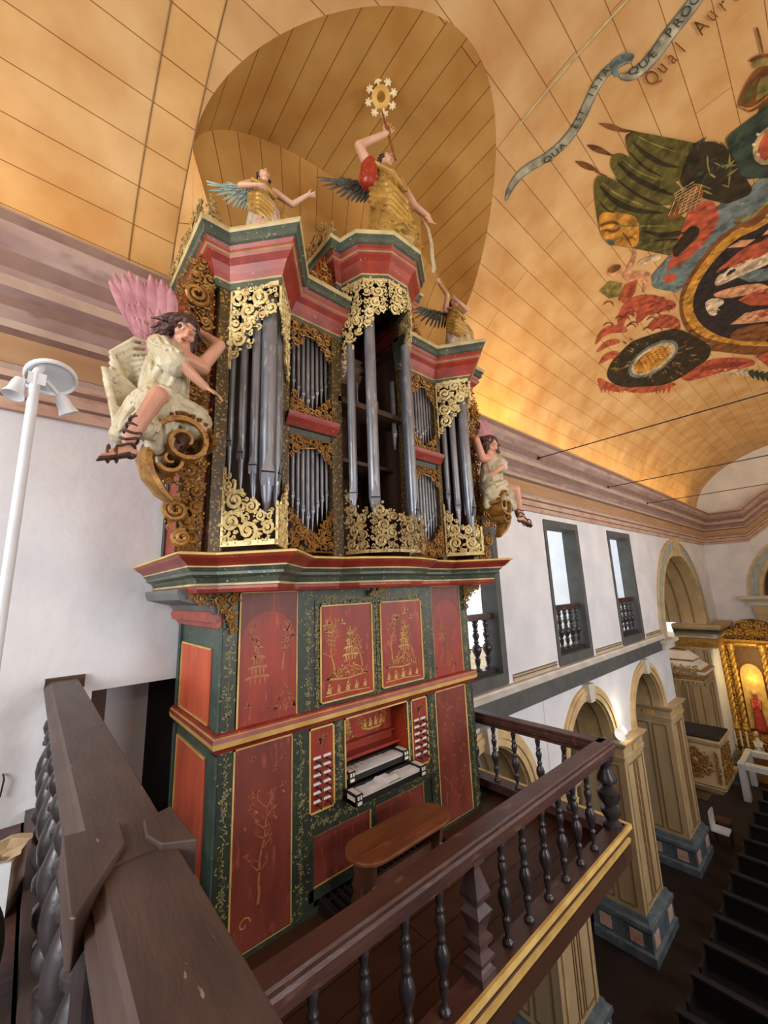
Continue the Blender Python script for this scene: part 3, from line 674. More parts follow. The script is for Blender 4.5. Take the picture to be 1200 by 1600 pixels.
panel('panel', 3.50, -1.01, 4.02, .02, S, 'red', m1b, arch=True)
def m2(mb):
    rnd = random.Random(8); f = FR(S); tree(mb, 1.46, -2.22, .62, f, 4, rnd, .010)
    for k in range(9): bird(mb, rnd.uniform(1.3, 1.66), rnd.uniform(-1.6, -1.2), .035, f, 4, rnd)
    for k in range(6): blot(mb, rnd.uniform(1.3, 1.66), rnd.uniform(-2.0, -1.5), .02, .008, rnd.uniform(0, 3), f, 4)
    stroke(mb, [(1.36+.05*cos(q*.7)*(1-q*.09), -2.3+.05*sin(q*.7)*(1-q*.09)) for q in range(10)], f, .005, 2)
panel('panel', 1.25, -2.47, 1.73, -1.14, S, 'red_dark', m2)
def m3(mb):
    rnd = random.Random(9); f = FR(S)
    for k in range(14): bird(mb, rnd.uniform(3.55, 3.95), rnd.uniform(-2.2, -1.25), .035, f, 4, rnd)
    for k in range(14): blot(mb, rnd.uniform(3.55, 3.95), rnd.uniform(-2.3, -1.25), .018, .008, rnd.uniform(0, 3), f, 4)
panel('panel', 3.48, -2.47, 4.01, -1.14, S, 'red_dark', m3)
# the two painted doors
for k, (a, b) in enumerate(((1.99, 2.585), (2.70, 3.29))):
    d = MB().box((a-.05, S-.02, -1.0), (b+.05, S, -.07)).build('door', 'green', organ)
    mb = MB().box((a, S-.028, -.955), (b, S-.018, -.125), 0); gold_frame(mb, a, -.955, b, -.125, S-.028, 1, .012)
    scene_marks(mb, a, -.95, b, -.15, FR(S-.028), 2, 20+k); mb.build('door_panel', ['red', 'gold_edge', 'line_gold'], d)
    mb = MB(); rnd = random.Random(77+k); f = FR(S-.021)
    flowers(mb, a-.025, -.98, -.1, .06, f, 0, rnd, .03); flowers(mb, b+.025, -.98, -.1, .06, f, 0, rnd, .03)
    f2 = ((0, S-.021, 0), (0, 0, 1), (1, 0, 0), (0, -1, 0)); flowers(mb, -.095, a, b, .06, f2, 0, rnd, .025)
    mb.build('painted_border', 'line_green', d)
scrolls(MB(), [(2.52, -.06), (2.60, .05), (2.76, .05), (2.80, -.06)], FR(3.16), 5, .035, .01, .02).build('carving', 'gold_grey', organ)
# red ledge across front and side
LP = [(L0, BK), (L0, F), (R0, F), (R0, BK)]
MB().sweep(LP, [(0, -1.135), (.02, -1.13), (.03, -1.11), (.05, -1.09), (.06, -1.05), (.055, -1.02), (.04, -1.015), (.04, -1.0), (0, -.99)], [2, 0, 0, 1, 0, 1, 0, 0]).build('ledge_moulding', ['red_mould', 'gold_edge', 'green'], organ)
MB().sweep(LP, [(0, -2.5), (.015, -2.5), (.015, -2.47), (0, -2.46)], [0, 0, 0]).build('base_moulding', ['green', 'gold_edge'], organ)
# side panels (towards the camera side)
mb = MB()
for z0, z1, y0, y1 in ((-.98, -.42, 3.44, 4.26), (-2.05, -1.23, 3.47, 4.26)):
    mb.box((L0-.006, y0, z0), (L0+.01, y1, z1), 0)
    mb.box((L0-.016, y1-.015, z0), (L0, y1+.005, z1), 1)
    mb.box((L0-.016, y0, z0-.008), (L0, y1, z0+.006), 1); mb.box((L0-.016, y0, z1-.006), (L0, y1, z1+.008), 1)
mb.build('side_panel', ['red_lit', 'gold_edge'], organ)
for z0, z1 in ((-.99, -.24), (-2.5, -1.15)):
    MB().box((L0-.02, F-.005, z0), (L0+.01, 3.34, z1)).build('side_stile', 'green_lit', organ); MB().box((L0-.02, 4.3, z0), (L0+.01, BK, z1)).build('side_stile', 'green_lit', organ)
MB().sweep([(L0, BK), (L0, F+.02)], [(0, -.26), (.03, -.25), (.05, -.21), (.085, -.20), (.10, -.16), (.09, -.12), (.0, -.11)], 0).build('side_moulding', 'pink_mould', organ)
# ogee bracket boards under the overhang
for s_ in (0, 1):
    q = [(L0, -.14), (L0-.06, -.14), (L0-.10, -.11), (L0-.13, -.07), (L0-.22, -.05), (L0-.32, -.02), (L0-.34, .03), (L0-.34, .06), (L0, .06)]
    if s_: q = [(2*OX-x, z) for x, z in q][::-1]
    MB().prism(q, XZ, F+.0, BK-.05).build('bracket', 'grey_side', organ)
    cv = [(L0-.30, .04), (L0+.10, .04), (L0+.09, -.30), (L0+.03, -.30), (L0-.02, -.16), (L0-.14, -.08), (L0-.26, -.03)]
    if s_: cv = mir(cv)
    scrolls(MB(), cv, FR(F-.03), 11+s_, .05, .014, .03).build('carving', 'gold_dark', organ)
# main cornice
T1 = [(.95, BK), (.95, 3.10), (1.05, 3.10), (1.31, 2.80), (1.60, 3.12), (2.12, 3.12), (2.28, 3.0), (2.50, 2.92), (OX, 2.905)]
T1 = T1 + [(2*OX-x, y) for x, y in T1[:-1]][::-1]
MC = [(-.1, .02), (.08, .025), (.09, .05), (.09, .07), (.105, .075), (.105, .09), (.09, .10), (.11, .13), (.15, .15), (.15, .17), (.17, .19), (.18, .20), (.18, .21), (.20, .23), (.245, .26), (.255, .275), (.275, .28), (.275, .292), (.25, .30), (-.2, .30)]
MB().sweep(T1, MC, [0, 0, 0, 2, 2, 1, 1, 1, 1, 1, 1, 2, 0, 0, 0, 3, 3, 3, 3]).build('main_cornice', ['red_mould', 'grey_green', 'cream', 'gold_edge'], organ)
tp = [(x, y) for x, y in T1]
def slab(mb, path, z0, z1, mi=0):
    mb.add([(x, y, z0) for x, y in path]+[(x, y, z1) for x, y in path], [tuple(range(len(path))), tuple(range(len(path), 2*len(path)))], mi); return mb
slab(MB(), tp, .05, .30).build('cornice_top', 'green_lit', organ)
# upper case shell: sides, back and floor; the front is open between the posts
UZ0, UZ1 = .30, 2.62
mb = MB(); mb.box((.92, 3.22, UZ0), (.96, BK, UZ1+.3)); mb.box((4.32, 3.22, UZ0), (4.36, BK, UZ1+.3)); mb.box((.92, 4.30, UZ0), (4.36, BK, 3.3)); mb.box((.905, 4.28, UZ0), (.93, BK, UZ1), 1); mb.box((.905, 3.22, UZ0), (.93, 3.32, UZ1), 1); mb.build('upper_case', ['red_mould', 'green'], organ)
mb = MB(); mb.box((.96, 4.0, UZ0), (4.32, 4.05, 3.4)); mb.box((2.12, 3.2, .3), (2.15, 4.0, 3.4)); mb.box((3.13, 3.2, .3), (3.16, 4.0, 3.4))
mb.box((1.0, 3.42, .3), (2.14, 3.45, 2.7)); mb.box((3.14, 3.42, .3), (4.28, 3.45, 2.7)); mb.box((2.15, 3.35, 1.38), (3.13, 3.9, 1.42))
mb.build('inner_boards', 'dark_brown', organ)
def post(x0, x1, y, z0, z1, nm='post'): return MB().box((x0, y, z0), (x1, y+.09, z1)).build(nm, 'post', organ)
for a, b in ((.95, 1.05), (4.23, 4.33)): post(a, b, 3.09, .3, UZ1)
for a, b in ((1.55, 1.61), (2.08, 2.20), (3.08, 3.20), (3.64, 3.71)): post(a, b, 3.10, .3, UZ1)
def edge_frame(A, B):
    A = Vector((A[0], A[1], 0)); B = Vector((B[0], B[1], 0)); a = (B-A).normalized(); return (tuple(A), tuple(a), (0, 0, 1), (a.y, -a.x, 0)), (B-A).length
PL = (1.05, 3.10); TIP = (1.33, 2.76); PR = (1.58, 3.10)
def pipe(x, y, zf, zm, zt, r, mouth_dir=(0, -1)):
    mb = MB(); mb.lathe((x, y, 0), [(r*.22, zf), (r*.30, zf+.01), (r*.97, zm-.01), (r*1.0, zm), (r*1.0, zt-.004), (r*.98, zt)], 16 if r > .02 else 10, 0)
    d = Vector((mouth_dir[0], mouth_dir[1], 0)).normalized(); t = Vector((-d.y, d.x, 0)); c = Vector((x, y, zm))
    # flattened lower lip, mouth slot and pointed upper lip
    w_ = r*.80
    P = [c+d*(r*.72)-t*w_-Vector((0, 0, r*1.6)), c+d*(r*1.04)-t*w_, c+d*(r*1.04)+t*w_, c+d*(r*.72)+t*w_-Vector((0, 0, r*1.6))]
    mb.add(P, [(0, 1, 2, 3)], 0)
    q = [c+d*(r*1.03)-t*w_, c+d*(r*1.03)+t*w_]; h = Vector((0, 0, max(.006, r*.22)))
    mb.add([q[0]-d*.3*r, q[1]-d*.3*r, q[1]-d*.3*r+h, q[0]-d*.3*r+h, q[0]+d*.002, q[1]+d*.002, q[1]+h+d*.002, q[0]+h+d*.002], [(4, 5, 6, 7), (0, 3, 2, 1), (0, 1, 5, 4), (3, 7, 6, 2), (0, 4, 7, 3), (1, 2, 6, 5)], 1)
    tip = c+d*(r*1.0)+Vector((0, 0, r*3.2)); mb.add([q[0]+h, q[1]+h, tip], [(0, 1, 2)], 0)
    return mb.build('pipe', ['pipe', 'black'], organ, smooth='auto')
def tower(mirror):
    X = (lambda x: 2*OX-x) if mirror else (lambda x: x)
    A, B_, C_ = (X(PL[0]), PL[1]), (X(TIP[0]), TIP[1]), (X(PR[0]), PR[1])
    for (p, q, visible) in ((A, B_, 1), (B_, C_, 2)):
        if mirror: p, q = q, p
        fr, L = edge_frame(p, q)
        fl = (lambda s_: L-s_) if mirror else (lambda s_: s_)
        if visible == 1: up_ = [(0, UZ1), (L, UZ1), (L, 2.36), (L*.8, 2.28), (L*.55, 2.14), (L*.45, 2.0), (L*.3, 2.02), (L*.12, 1.9), (0, 1.86)]; lo_ = [(0, .38), (0, 1.0), (L*.12, .98), (L*.3, .84), (L*.6, .72), (L*.85, .62), (L, .70), (L, .38)]
        else: up_ = [(L, UZ1), (0, UZ1), (0, 2.36), (L*.2, 2.28), (L*.5, 2.1), (L*.75, 1.95), (L, 1.86)]; lo_ = [(L, .38), (L, 1.0), (L*.7, .84), (L*.4, .72), (0, .70), (0, .38)]
        # in face coordinates the tip always sits at the high side
        if mirror: up_ = [(L-s_, z) for s_, z in up_]; lo_ = [(L-s_, z) for s_, z in lo_]
        for k, pg in enumerate((up_, lo_)):
            mb = MB(); scrolls(mb, pg, fr, 30+k*3+visible+10*mirror, .085, .016, .03, tries=2200)
            z = UZ1-.01 if k == 0 else .385; mb.prism([(0, z-.02), (L, z-.02), (L, z+.02), (0, z+.02)], fr, 0, .02)
            e0, e1 = (pg[0][0], pg[2][0]) if k == 0 else (pg[0][0], pg[-1][0])
            mb.prism([(0, .38 if k else min(p_[1] for p_ in pg if abs(p_[0]) < 1e-6)), (.018, .38 if k else min(p_[1] for p_ in pg if abs(p_[0]) < 1e-6)), (.018, UZ1 if not k else max(p_[1] for p_ in pg if abs(p_[0]) < 1e-6)), (0, UZ1 if not k else max(p_[1] for p_ in pg if abs(p_[0]) < 1e-6))], fr, 0, .02)
            mb.build('carving', 'gold_lit', organ)
    # pipes stand just behind the two faces, the largest at the tip
    for t, zm, zf, r in ((.10, 1.24, .92, .028), (.34, 1.13, .82, .034), (.60, 1.01, .70, .040)):
        px = A[0]+(B_[0]-A[0])*t; py = A[1]+(B_[1]-A[1])*t+.075; pipe(px+(.02 if not mirror else -.02), py, zf, zm, 2.52, r, (-1 if not mirror else 1, -1))
    pipe(X(1.315), 2.90, .60, .94, 2.54, .062, (-.3 if not mirror else .3, -1))
    for t, zm, zf, r in ((.42, .98, .70, .040), (.68, 1.13, .82, .034), (.92, 1.24, .92, .028)):
        px = B_[0]+(C_[0]-B_[0])*t; py = B_[1]+(C_[1]-B_[1])*t+.085; pipe(px, py, zf, zm, 2.52, r, (1 if not mirror else -1, -1))
tower(False); tower(True)
mb = MB(); 
# flats: two storeys of small pipes with carved shades and a red transom
def flat(x0, x1, seed):
    y = 3.14; c = (x0+x1)/2; f = FR(3.11); w_ = x1-x0
    def sh(pts, k, m_='gold_dark'):
        mb = MB(); scrolls(mb, pts, f, seed+k, .05, .012, .025, tries=1800); rim(mb, [pts[0], pts[1]], f, .016, .02)
        mb.build('carving', m_, organ)
    sh([(x0, 2.62), (x1, 2.62), (x1, 2.26), (x1-.08, 2.34), (x1-.16, 2.42), (c, 2.54), (x0+.16, 2.42), (x0+.08, 2.34), (x0, 2.26)], 1)
    sh([(x0, 1.63), (x1, 1.63), (x1, 1.95), (x1-.06, 1.88), (c+.05, 1.76), (c, 1.70), (c-.05, 1.76), (x0+.06, 1.88), (x0, 1.95)], 2)
    sh([(x0, 1.43), (x1, 1.43), (x1, 1.16), (x1-.1, 1.26), (c, 1.37), (x0+.1, 1.26), (x0, 1.16)], 3)
    sh([(x0, .36), (x1, .36), (x1, .80), (x1-.08, .70), (c+.05, .58), (c, .52), (c-.05, .58), (x0+.08, .70), (x0, .80)], 4)
    n = 9
    for k in range(n):
        px = x0+w_*(k+.5)/n; q = abs(k-4)/4; r = .021-.005*q
        pipe(px, 3.175, .50+.22*q, .70+.24*q, 1.40, r); pipe(px, 3.175, 1.68+.18*q, 1.86+.22*q, 2.58, r*.95)
    MB().sweep([(x0-.04, 3.12), (x1+.04, 3.12)], [(-.05, 1.44), (.0, 1.44), (.01, 1.50), (.03, 1.51), (.05, 1.54), (.08, 1.58), (.09, 1.60), (.10, 1.625), (-.05, 1.64)], [1, 1, 1, 0, 0, 0, 0, 0]).build('transom', ['red_mould', 'green'], organ)
flat(1.61, 2.08, 100); flat(3.20, 3.66, 200)
# upper cornice over side towers and flats
UC = [(-.05, 2.60), (.015, 2.60), (.02, 2.66), (.03, 2.67), (.05, 2.72), (.08, 2.78), (.12, 2.82), (.13, 2.84), (.145, 2.845), (.145, 2.87), (.13, 2.88), (.15, 2.91), (.17, 2.92), (.175, 2.97), (.20, 2.99), (.21, 3.01), (.21, 3.03), (-.1, 3.035)]
um = [1, 1, 2, 0, 0, 0, 0, 2, 3, 0, 0, 1, 1, 1, 2, 2, 1]
UP = [(.92, BK), (.92, 3.10), (1.03, 3.10), (1.33, 2.76), (1.60, 3.12), (2.22, 3.12)]
for q in (UP, [(2*OX-x, y) for x, y in UP][::-1]):
    mb = MB().sweep(q, UC, um); slab(mb, q+([(2.22, BK)] if q is UP else [(2*OX-2.22, BK)]), 2.9, 3.02, 1); mb.build('upper_cornice', ['red_mould', 'grey_green', 'cream', 'pink_mould'], organ)
# central tower: half decagon
TCX, TCY, TRR = 2.65, 3.08, .43
CV = [(TCX+TRR*cos(radians(180+36*k)), TCY+TRR*sin(radians(180+36*k))) for k in range(6)]
CPth = [(2.16, BK), (2.16, 3.10), (CV[0][0], 3.10)] + CV[1:5] + [(CV[5][0], 3.10), (3.14, 3.10), (3.14, BK)]
DZ = .62
mb = MB().sweep(CPth, [(o_*1.0, z+DZ) for o_, z in UC], um); slab(mb, CPth, 3.5, 3.64, 1); mb.build('tower_cornice', ['red_mould', 'grey_green', 'cream', 'pink_mould'], organ)
for a in (2.16, 3.11): MB().box((a, 3.14, 3.0), (a+.03, BK, 3.3)).build('tower_side', 'red_mould', organ)
for a, b in ((2.10, 2.22), (3.06, 3.18)): post(a, b, 3.09, 3.0, 3.24)
shade = [[(0, 3.24), (1, 3.24), (1, 2.62), (.7, 2.55), (.4, 2.36), (.15, 2.2), (0, 2.12)], [(0, 3.24), (1, 3.24), (1, 2.86), (.6, 2.80), (.3, 2.68), (0, 2.60)],
         [(0, 3.24), (1, 3.24), (1, 3.0), (.7, 2.92), (.3, 2.86), (0, 2.84)], [(0, 3.24), (1, 3.24), (1, 2.86), (.75, 2.98), (.55, 3.12), (.3, 3.06), (0, 3.0)], [(0, 3.24), (1, 3.24), (1, 2.3), (.6, 2.5), (.3, 2.7), (0, 2.86)]]
base_ = [[(0, .35), (1, .35), (1, .80), (.6, .74), (.3, .92), (0, 1.0)], [(0, .35), (1, .35), (1, .70), (.6, .80), (.3, .80), (0, .76)], [(0, .35), (1, .35), (1, .66), (.7, .72), (.5, .68), (.2, .72), (0, .68)],
         [(0, .35), (1, .35), (1, .74), (.6, .76), (.3, .66), (0, .62)], [(0, .35), (1, .35), (1, 1.0), (.7, .9), (.4, .72), (0, .74)]]
for k in range(5):
    fr, L = edge_frame(CV[k], CV[k+1])
    mb = MB(); scrolls(mb, [(a*L, z) for a, z in shade[k]], fr, 60+k, .065, .014, .03, tries=2000); mb.prism([(0, 3.21), (L, 3.21), (L, 3.24), (0, 3.24)], fr, 0, .02); mb.build('carving', 'gold_lit', organ)
    mb = MB(); scrolls(mb, [(a*L, z) for a, z in base_[k]], fr, 160+k, .07, .014, .03, tries=2000); mb.prism([(0, .34), (L, .34), (L, .37), (0, .37)], fr, 0, .02); mb.build('carving', 'gold_grey', organ)
pipe(2.245, 2.99, .72, .92, 2.52, .042, (-1, -1)); pipe(2.385, 2.84, .66, .86, 2.92, .056, (-.6, -1)); pipe(2.93, 2.86, .56, .80, 2.72, .052, (.5, -1)); pipe(3.04, 3.02, .66, .9, 2.52, .042, (1, -1))
pipe(3.02, 3.20, 1.6, 1.8, 2.46, .03); pipe(2.24, 3.22, 1.0, 1.2, 2.4, .03)
MB().box((2.16, 3.10, 1.92), (3.12, 3.4, 1.98)).build('rack_board', 'dark_brown', organ)
mb = MB(); 
for px, py, h in ((2.45, 3.16, .26), (2.6, 3.17, .25), (2.74, 3.16, .12)): pipe(px, py, 1.98, 2.02, 1.98+h, .008)
for px in (2.4, 2.52): MB().box((px, 3.9, .4), (px+.02, 3.98, 1.3)).build('inner_rail', 'dark', organ)
# red scrolls with gilded leaves that fill the step beside the central tower
for s_ in (0, 1):
    pts = [(1.66, 3.04), (2.10, 3.04), (2.10, 3.52), (2.02, 3.60), (1.96, 3.50), (1.90, 3.34), (1.80, 3.22), (1.68, 3.16)]
    if s_: pts = mir(pts)
    mb = MB(); mb.prism(pts, FR(3.13), 0, .03, 1); scrolls(mb, pts, FR(3.10), 71+s_, .06, .015, .03, mi=0); mb.build('carving', ['gold_dark', 'red'], organ)
# crests on the cornice tops running back to the wall
for x, z0, h, y1 in ((.78, 3.03, .40, 4.3), (2*OX-.78, 3.03, .40, 4.3), (2.02, 3.65, .36, 4.2), (2*OX-2.02, 3.65, .36, 4.2)):
    pts = [(3.04, z0), (y1, z0), (y1, z0+h*.55)] + [(y1-(y1-3.04)*k/9, z0+h*(.6+.4*abs(sin(k*1.1)))) for k in range(1, 9)] + [(3.04, z0+h)]
    mb = MB(); scrolls(mb, pts, FS(x), int(x*10), .11, .02, .045, tries=2200)
    mb.box((x-.02, 3.02, z0-.01), (x+.06, y1, z0+.05), 1)
    xs_ = (x, x+.16) if x < OX else (x-.16, x)
    scrolls(mb, [(xs_[0], z0), (xs_[1], z0), (xs_[1]-(.1 if x < OX else 0), z0+h*.8), (xs_[0]+(.0 if x < OX else .1), z0+h*.9)], FR(3.02), int(x*7), .05, .015, .03)
    mb.build('crest', ['gold_grey', 'red_mould'], organ)
# pierced gilded wings on both flanks of the upper case
for s_ in (0, 1):
    pts = [(.92, .32), (.92, 2.72), (.80, 2.90), (.70, 2.78), (.62, 2.55), (.60, 2.3), (.70, 2.1), (.74, 1.9), (.72, 1.4), (.66, 1.2), (.62, 1.05), (.72, .92), (.74, .78), (.66, .7), (.64, .55), (.70, .42), (.72, .32)]
    if s_: pts = mir(pts)
    mb = MB(); scrolls(mb, pts, FR(3.14), 90+s_, .06, .012, .04, tries=4500); mb.prism([(max(.74, x) if not s_ else min(2*OX-.74, x), z) for x, z in pts], FR(3.19), 0, .03, 1)
    for cx_, cz_, R_, sg in ((.71, .62, .085, 1), (.76, 2.42, .10, -1), (.72, 1.12, .075, 1), (.76, .42, .06, 1)):
        X_ = 2*OX-cx_ if s_ else cx_
        n = 26; ps = []; rr = []
        for k in range(n):
            t = k/(n-1); q = 1.2+(-1 if s_ else 1)*sg*2.1*2*pi*t; r = R_*(1-.82*t); ps.append((X_+r*cos(q), 3.09-.04*t, cz_+r*sin(q))); rr.append(.022*(1-.5*t))
        mb.tube(ps, rr, 7, 0)
    mb.build('side_wing', ['gold_dark', 'umber_gold'], organ)
    # long acanthus strip behind the wing
# music desk recess, manuals and stops
KX0, KX1 = 2.26, 3.02
mb = MB(); mb.box((KX0-.02, S+.22, -1.82), (KX1+.02, S+.24, -1.13), 0); mb.box((KX0-.03, S, -1.8), (KX0, S+.24, -1.13), 0); mb.box((KX1, S, -1.8), (KX1+.03, S+.24, -1.13), 0)
mb.box((KX0, S+.10, -1.545), (KX1, S+.22, -1.52), 1); mb.box((KX0, S+.16, -1.44), (KX1, S+.22, -1.425), 1)
f = FR(S+.219); rnd = random.Random(4)
pagoda(mb, 2.45, -1.38, .11, f, 3); rocks(mb, 2.45, -1.42, .2, .06, f, 3, rnd, 30); stroke(mb, [(2.62, -1.35), (2.7, -1.38), (2.85, -1.38), (2.93, -1.33)], f, .012, 3)
for q in (2.66, 2.73, 2.8, 2.87): person_mark(mb, q, -1.36, .09, f, 3)
tree(mb, 2.92, -1.36, .17, f, 3, rnd, .004); tree(mb, 2.62, -1.36, .12, f, 3, rnd, .003)
mb.build('music_desk', ['red', 'red_mould', 'gold_edge', 'line_gold'], organ)
mb = MB(); gold_frame(mb, KX0-.01, -1.79, KX1+.02, -1.14, S-.01, 0, .014); mb.build('console_frame', 'gold_edge', organ)
for k, (y0, y1, z, xa, xb) in enumerate(((3.20, 3.36, -1.62, 2.27, 3.01), (3.03, 3.19, -1.73, 2.22, 3.07))):
    kb = MB().box((xa, y0, z-.06), (xb, y1, z-.012)).box((xa, y1-.01, z-.06), (xb, y1+.015, z+.03)).build('manual', 'black_paint', organ)
    nk = 45; mb = MB(); ka, kb_ = xa+.07, xb-.07
    for q in range(nk): mb.box((ka+(kb_-ka)*q/nk+.001, y0+.004, z-.012), (ka+(kb_-ka)*(q+1)/nk-.001, y1-.012, z))
    mb.build('keys', 'ivory', kb)
    mb = MB()      # white music paper laid over the keys
    n = 24; rnd = random.Random(k+3); h = [0.012+.008*rnd.random()+(.018 if abs(q-13) < 3 and k else 0) for q in range(n+1)]
    for q in range(n+1):
        xx = ka+(kb_-ka)*q/n
        for yy, dz in ((y0-.004, h[q]*.6), (y0+.06, h[q]), (y1-.02, h[n-q])): mb.v.append((xx, yy, z+dz))
    for q in range(n):
        for j in range(2): a = q*3+j; mb.f.append((a, a+1, a+4, a+3)); mb.m.append(0)
    o = mb.build('cloth_strip', 'paper', kb); sm_ = o.modifiers.new('t', 'SOLIDIFY'); sm_.thickness = .003
    for e, w_ in ((xa, 1), (xb-.07, 1)):
        mb = MB().box((e, y0-.02, z-.055), (e+.07, y1-.02, z+.035), 0)
        for (a, b) in (((e+.01, y0-.005, z+.034), (e+.06, y1-.04, z+.038)), ((e+.012, y0-.023, z-.005), (e+.03, y0-.019, z+.025)), ((e+.04, y0-.023, z-.005), (e+.058, y0-.019, z+.025)), ((e+.012, y0-.023, z-.045), (e+.058, y0-.019, z-.02))): mb.box(a, b, 1)
        mb.box((e-.003, y0, z-.02), (e, y1-.05, z+.015), 1)
        mb.build('key_cheek', ['black_paint', 'ivory'], kb)
for (x0, x1) in ((1.89, 2.13), (3.10, 3.33)):
    mb = MB().box((x0, S-.005, -1.79), (x1, S+.02, -1.15), 0); gold_frame(mb, x0, -1.79, x1, -1.15, S-.005, 1, .014)
    rnd = random.Random(int(x0*9)); bird(mb, (x0+x1)/2+.03, -1.24, .05, FR(S-.005), 2, rnd); tree(mb, (x0+x1)/2, -1.32, .08, FR(S-.005), 2, rnd, .003)
    mb.build('stop_board', ['red', 'gold_edge', 'line_dim'], organ)
    for r_ in range(6):
        for cc in range(2):
            xx = x0+(x1-x0)*(.30+.42*cc); zz = -1.74+.066*r_ + (.03 if x0 > 3 else 0)
            mb = MB(); mb.lathe((xx, S, zz), [(.006, -.005), (.007, .02), (.005, .04), (.010, .055), (.007, .06), (.013, .075), (.012, .082), (.003, .088)], 8, 0, axis=(0, -1, 0)); mb.ell((xx, S-.089, zz), .004, 1, seg=6, rings=4)
            mb.box((xx-.037, S-.012, zz+.016), (xx+.037, S-.006, zz+.036), 2)
            mb.build('stop_knob', ['black_paint', 'gold_edge', 'paper'], organ, smooth='auto')
# kneehole panels and the dark pedal opening
mb = MB()
for a, b, z0 in ((1.93, 2.54, -2.34), (2.60, 3.25, -2.34)):
    mb.box((a, S+.02, z0), (b, S+.05, -1.97), 0); gold_frame(mb, a, z0, b, -1.97, S+.02, 1, .012)
mb.build('kneehole_panel', ['red_dark', 'gold_edge'], organ)
mb = MB().box((2.545, S+.0, -2.5), (2.60, S+.05, -1.96)).box((3.25, S+.0, -2.5), (3.35, S+.05, -1.96)).box((1.88, S+.0, -2.5), (1.93, S+.05, -1.96)).box((1.88, S+.0, -2.42), (3.35, S+.04, -2.34)); mb.build('kneehole_rail', 'green', organ)
for k in range(18):
    MB().box((2.02+k*.07, 2.98, -2.47), (2.045+k*.07, S+.03, -2.44)).build('pedal', 'dark', organ)
mb = MB().box((1.98, 2.95, -2.5), (3.28, 2.98, -2.41)).box((1.98, 2.95, -2.5), (2.0, S+.03, -2.42)).box((3.28, 2.95, -2.5), (3.30, S+.03, -2.42)); mb.build('pedal_frame', 'dark', organ)

# ------------------------------------------------------------------ bench
bench = thing('organ_bench', (2.55, 2.84, -2.5), 'brown wooden bench with rounded ends in front of the organ keys', 'bench')
mb = MB(); r = .20; a, b, yc = 2.02+r, 3.09-r, 2.84; pl = [(a+r*cos(pi/2+pi*k/14), yc+r*sin(pi/2+pi*k/14)) for k in range(15)] + [(b+r*cos(-pi/2+pi*k/14), yc+r*sin(-pi/2+pi*k/14)) for k in range(15)]
mb.prism(pl, ((0, 0, 0), (1, 0, 0), (0, 1, 0), (0, 0, 1)), -2.03, -2.0); mb.build('seat', 'bench', bench, bevel=.008)
for xx in (2.16, 2.92):
    mb = MB(); prof = [(2.66, -2.5), (2.72, -2.5), (2.76, -2.44), (2.92, -2.44), (2.96, -2.5), (3.02, -2.5), (3.0, -2.38), (2.96, -2.33), (2.99, -2.29), (2.95, -2.2), (2.98, -2.03), (2.70, -2.03), (2.73, -2.2), (2.69, -2.29), (2.72, -2.33), (2.68, -2.38)]
    mb.prism(prof, YZ, xx-.02, xx+.02); mb.build('leg', 'bench_leg', bench)
MB().box((2.1, 2.82, -2.30), (2.98, 2.85, -2.22)).build('stretcher', 'bench_leg', bench)
# ------------------------------------------------------------------ balustrades
def baluster_mb(x, y, z0, z1, r=.036, seg=14):
    h = z1-z0; k = r
    pr = [(.80, 0), (.80, .03), (.55, .045), (.40, .06), (.36, .09), (.52, .15), (.62, .18), (.52, .205), (.66, .215), (.66, .235), (.42, .25), (.40, .27), (.70, .33), (.98, .39), (1.0, .43), (.86, .48), (.5, .52), (.40, .54), (.62, .55), (.62, .57), (.42, .585),
          (.50, .63), (.72, .68), (.74, .71), (.5, .75), (.40, .765), (.62, .78), (.62, .795), (.40, .81), (.48, .85), (.62, .90), (.66, .93), (.45, .955), (.72, .965), (.80, 1.0)]
    return MB().lathe((x, y, z0), [(a*k, b*h) for a, b in pr], seg)
def newel_mb(x, y, z0, z1, r=.06):
    h = z1-z0; pr = [(1.0, 0), (1.0, .06), (.8, .08), (.62, .11), (1.0, .15), (1.0, .18), (.6, .22), (.55, .25), (.95, .29), (.95, .33), (.55, .36), (.7, .42), (.95, .50), (1.05, .54), (.6, .60), (.55, .63), (1.0, .66), (1.0, .70), (.75, .78), (.42, .90), (.40, .93), (.75, .95), (.8, 1.0)]
    return MB().lathe((x, y, z0), [(a*r*1.3, b*h) for a, b in pr], 4, a0=pi/4)
gb = thing('gallery_balustrade', (2.5, 1.89, -2.5), 'dark wooden balustrade with turned balusters along the edge of the organ gallery', 'balustrade')
RY = 1.89
def rail_prism(p0, p1, nm, z1=-1.58, m_='rail_red', wdt=.16):
    P0 = Vector((p0[0], p0[1], 0)); P1 = Vector((p1[0], p1[1], 0)); d = (P1-P0).normalized(); s_ = Vector((-d.y, d.x, 0)); w2 = wdt/2
    prof = [(-w2*.8, -.13), (-w2*.8, -.10), (-w2, -.085), (-w2, -.05), (-w2*.86, -.035), (-w2*.9, -.012), (-w2*.78, 0), (w2*.78, 0), (w2*.9, -.012), (w2*.86, -.035), (w2, -.05), (w2, -.085), (w2*.8, -.10), (w2*.8, -.13)]
    return MB().prism(prof, ((p0[0], p0[1], z1), s_, (0, 0, 1), d), 0, (P1-P0).length).build(nm, m_, gb)
rail_prism((.30, RY), (4.58, RY), 'handrail'); rail_prism((4.50, RY), (4.50, 4.4), 'handrail')
MB().box((.12, RY-.08, -2.42), (4.60, RY+.06, -2.335)).build('bottom_rail', 'rail_red', gb)
MB().box((4.42, RY-.06, -2.42), (4.60, 4.4, -2.335)).build('bottom_rail', 'rail_red', gb)
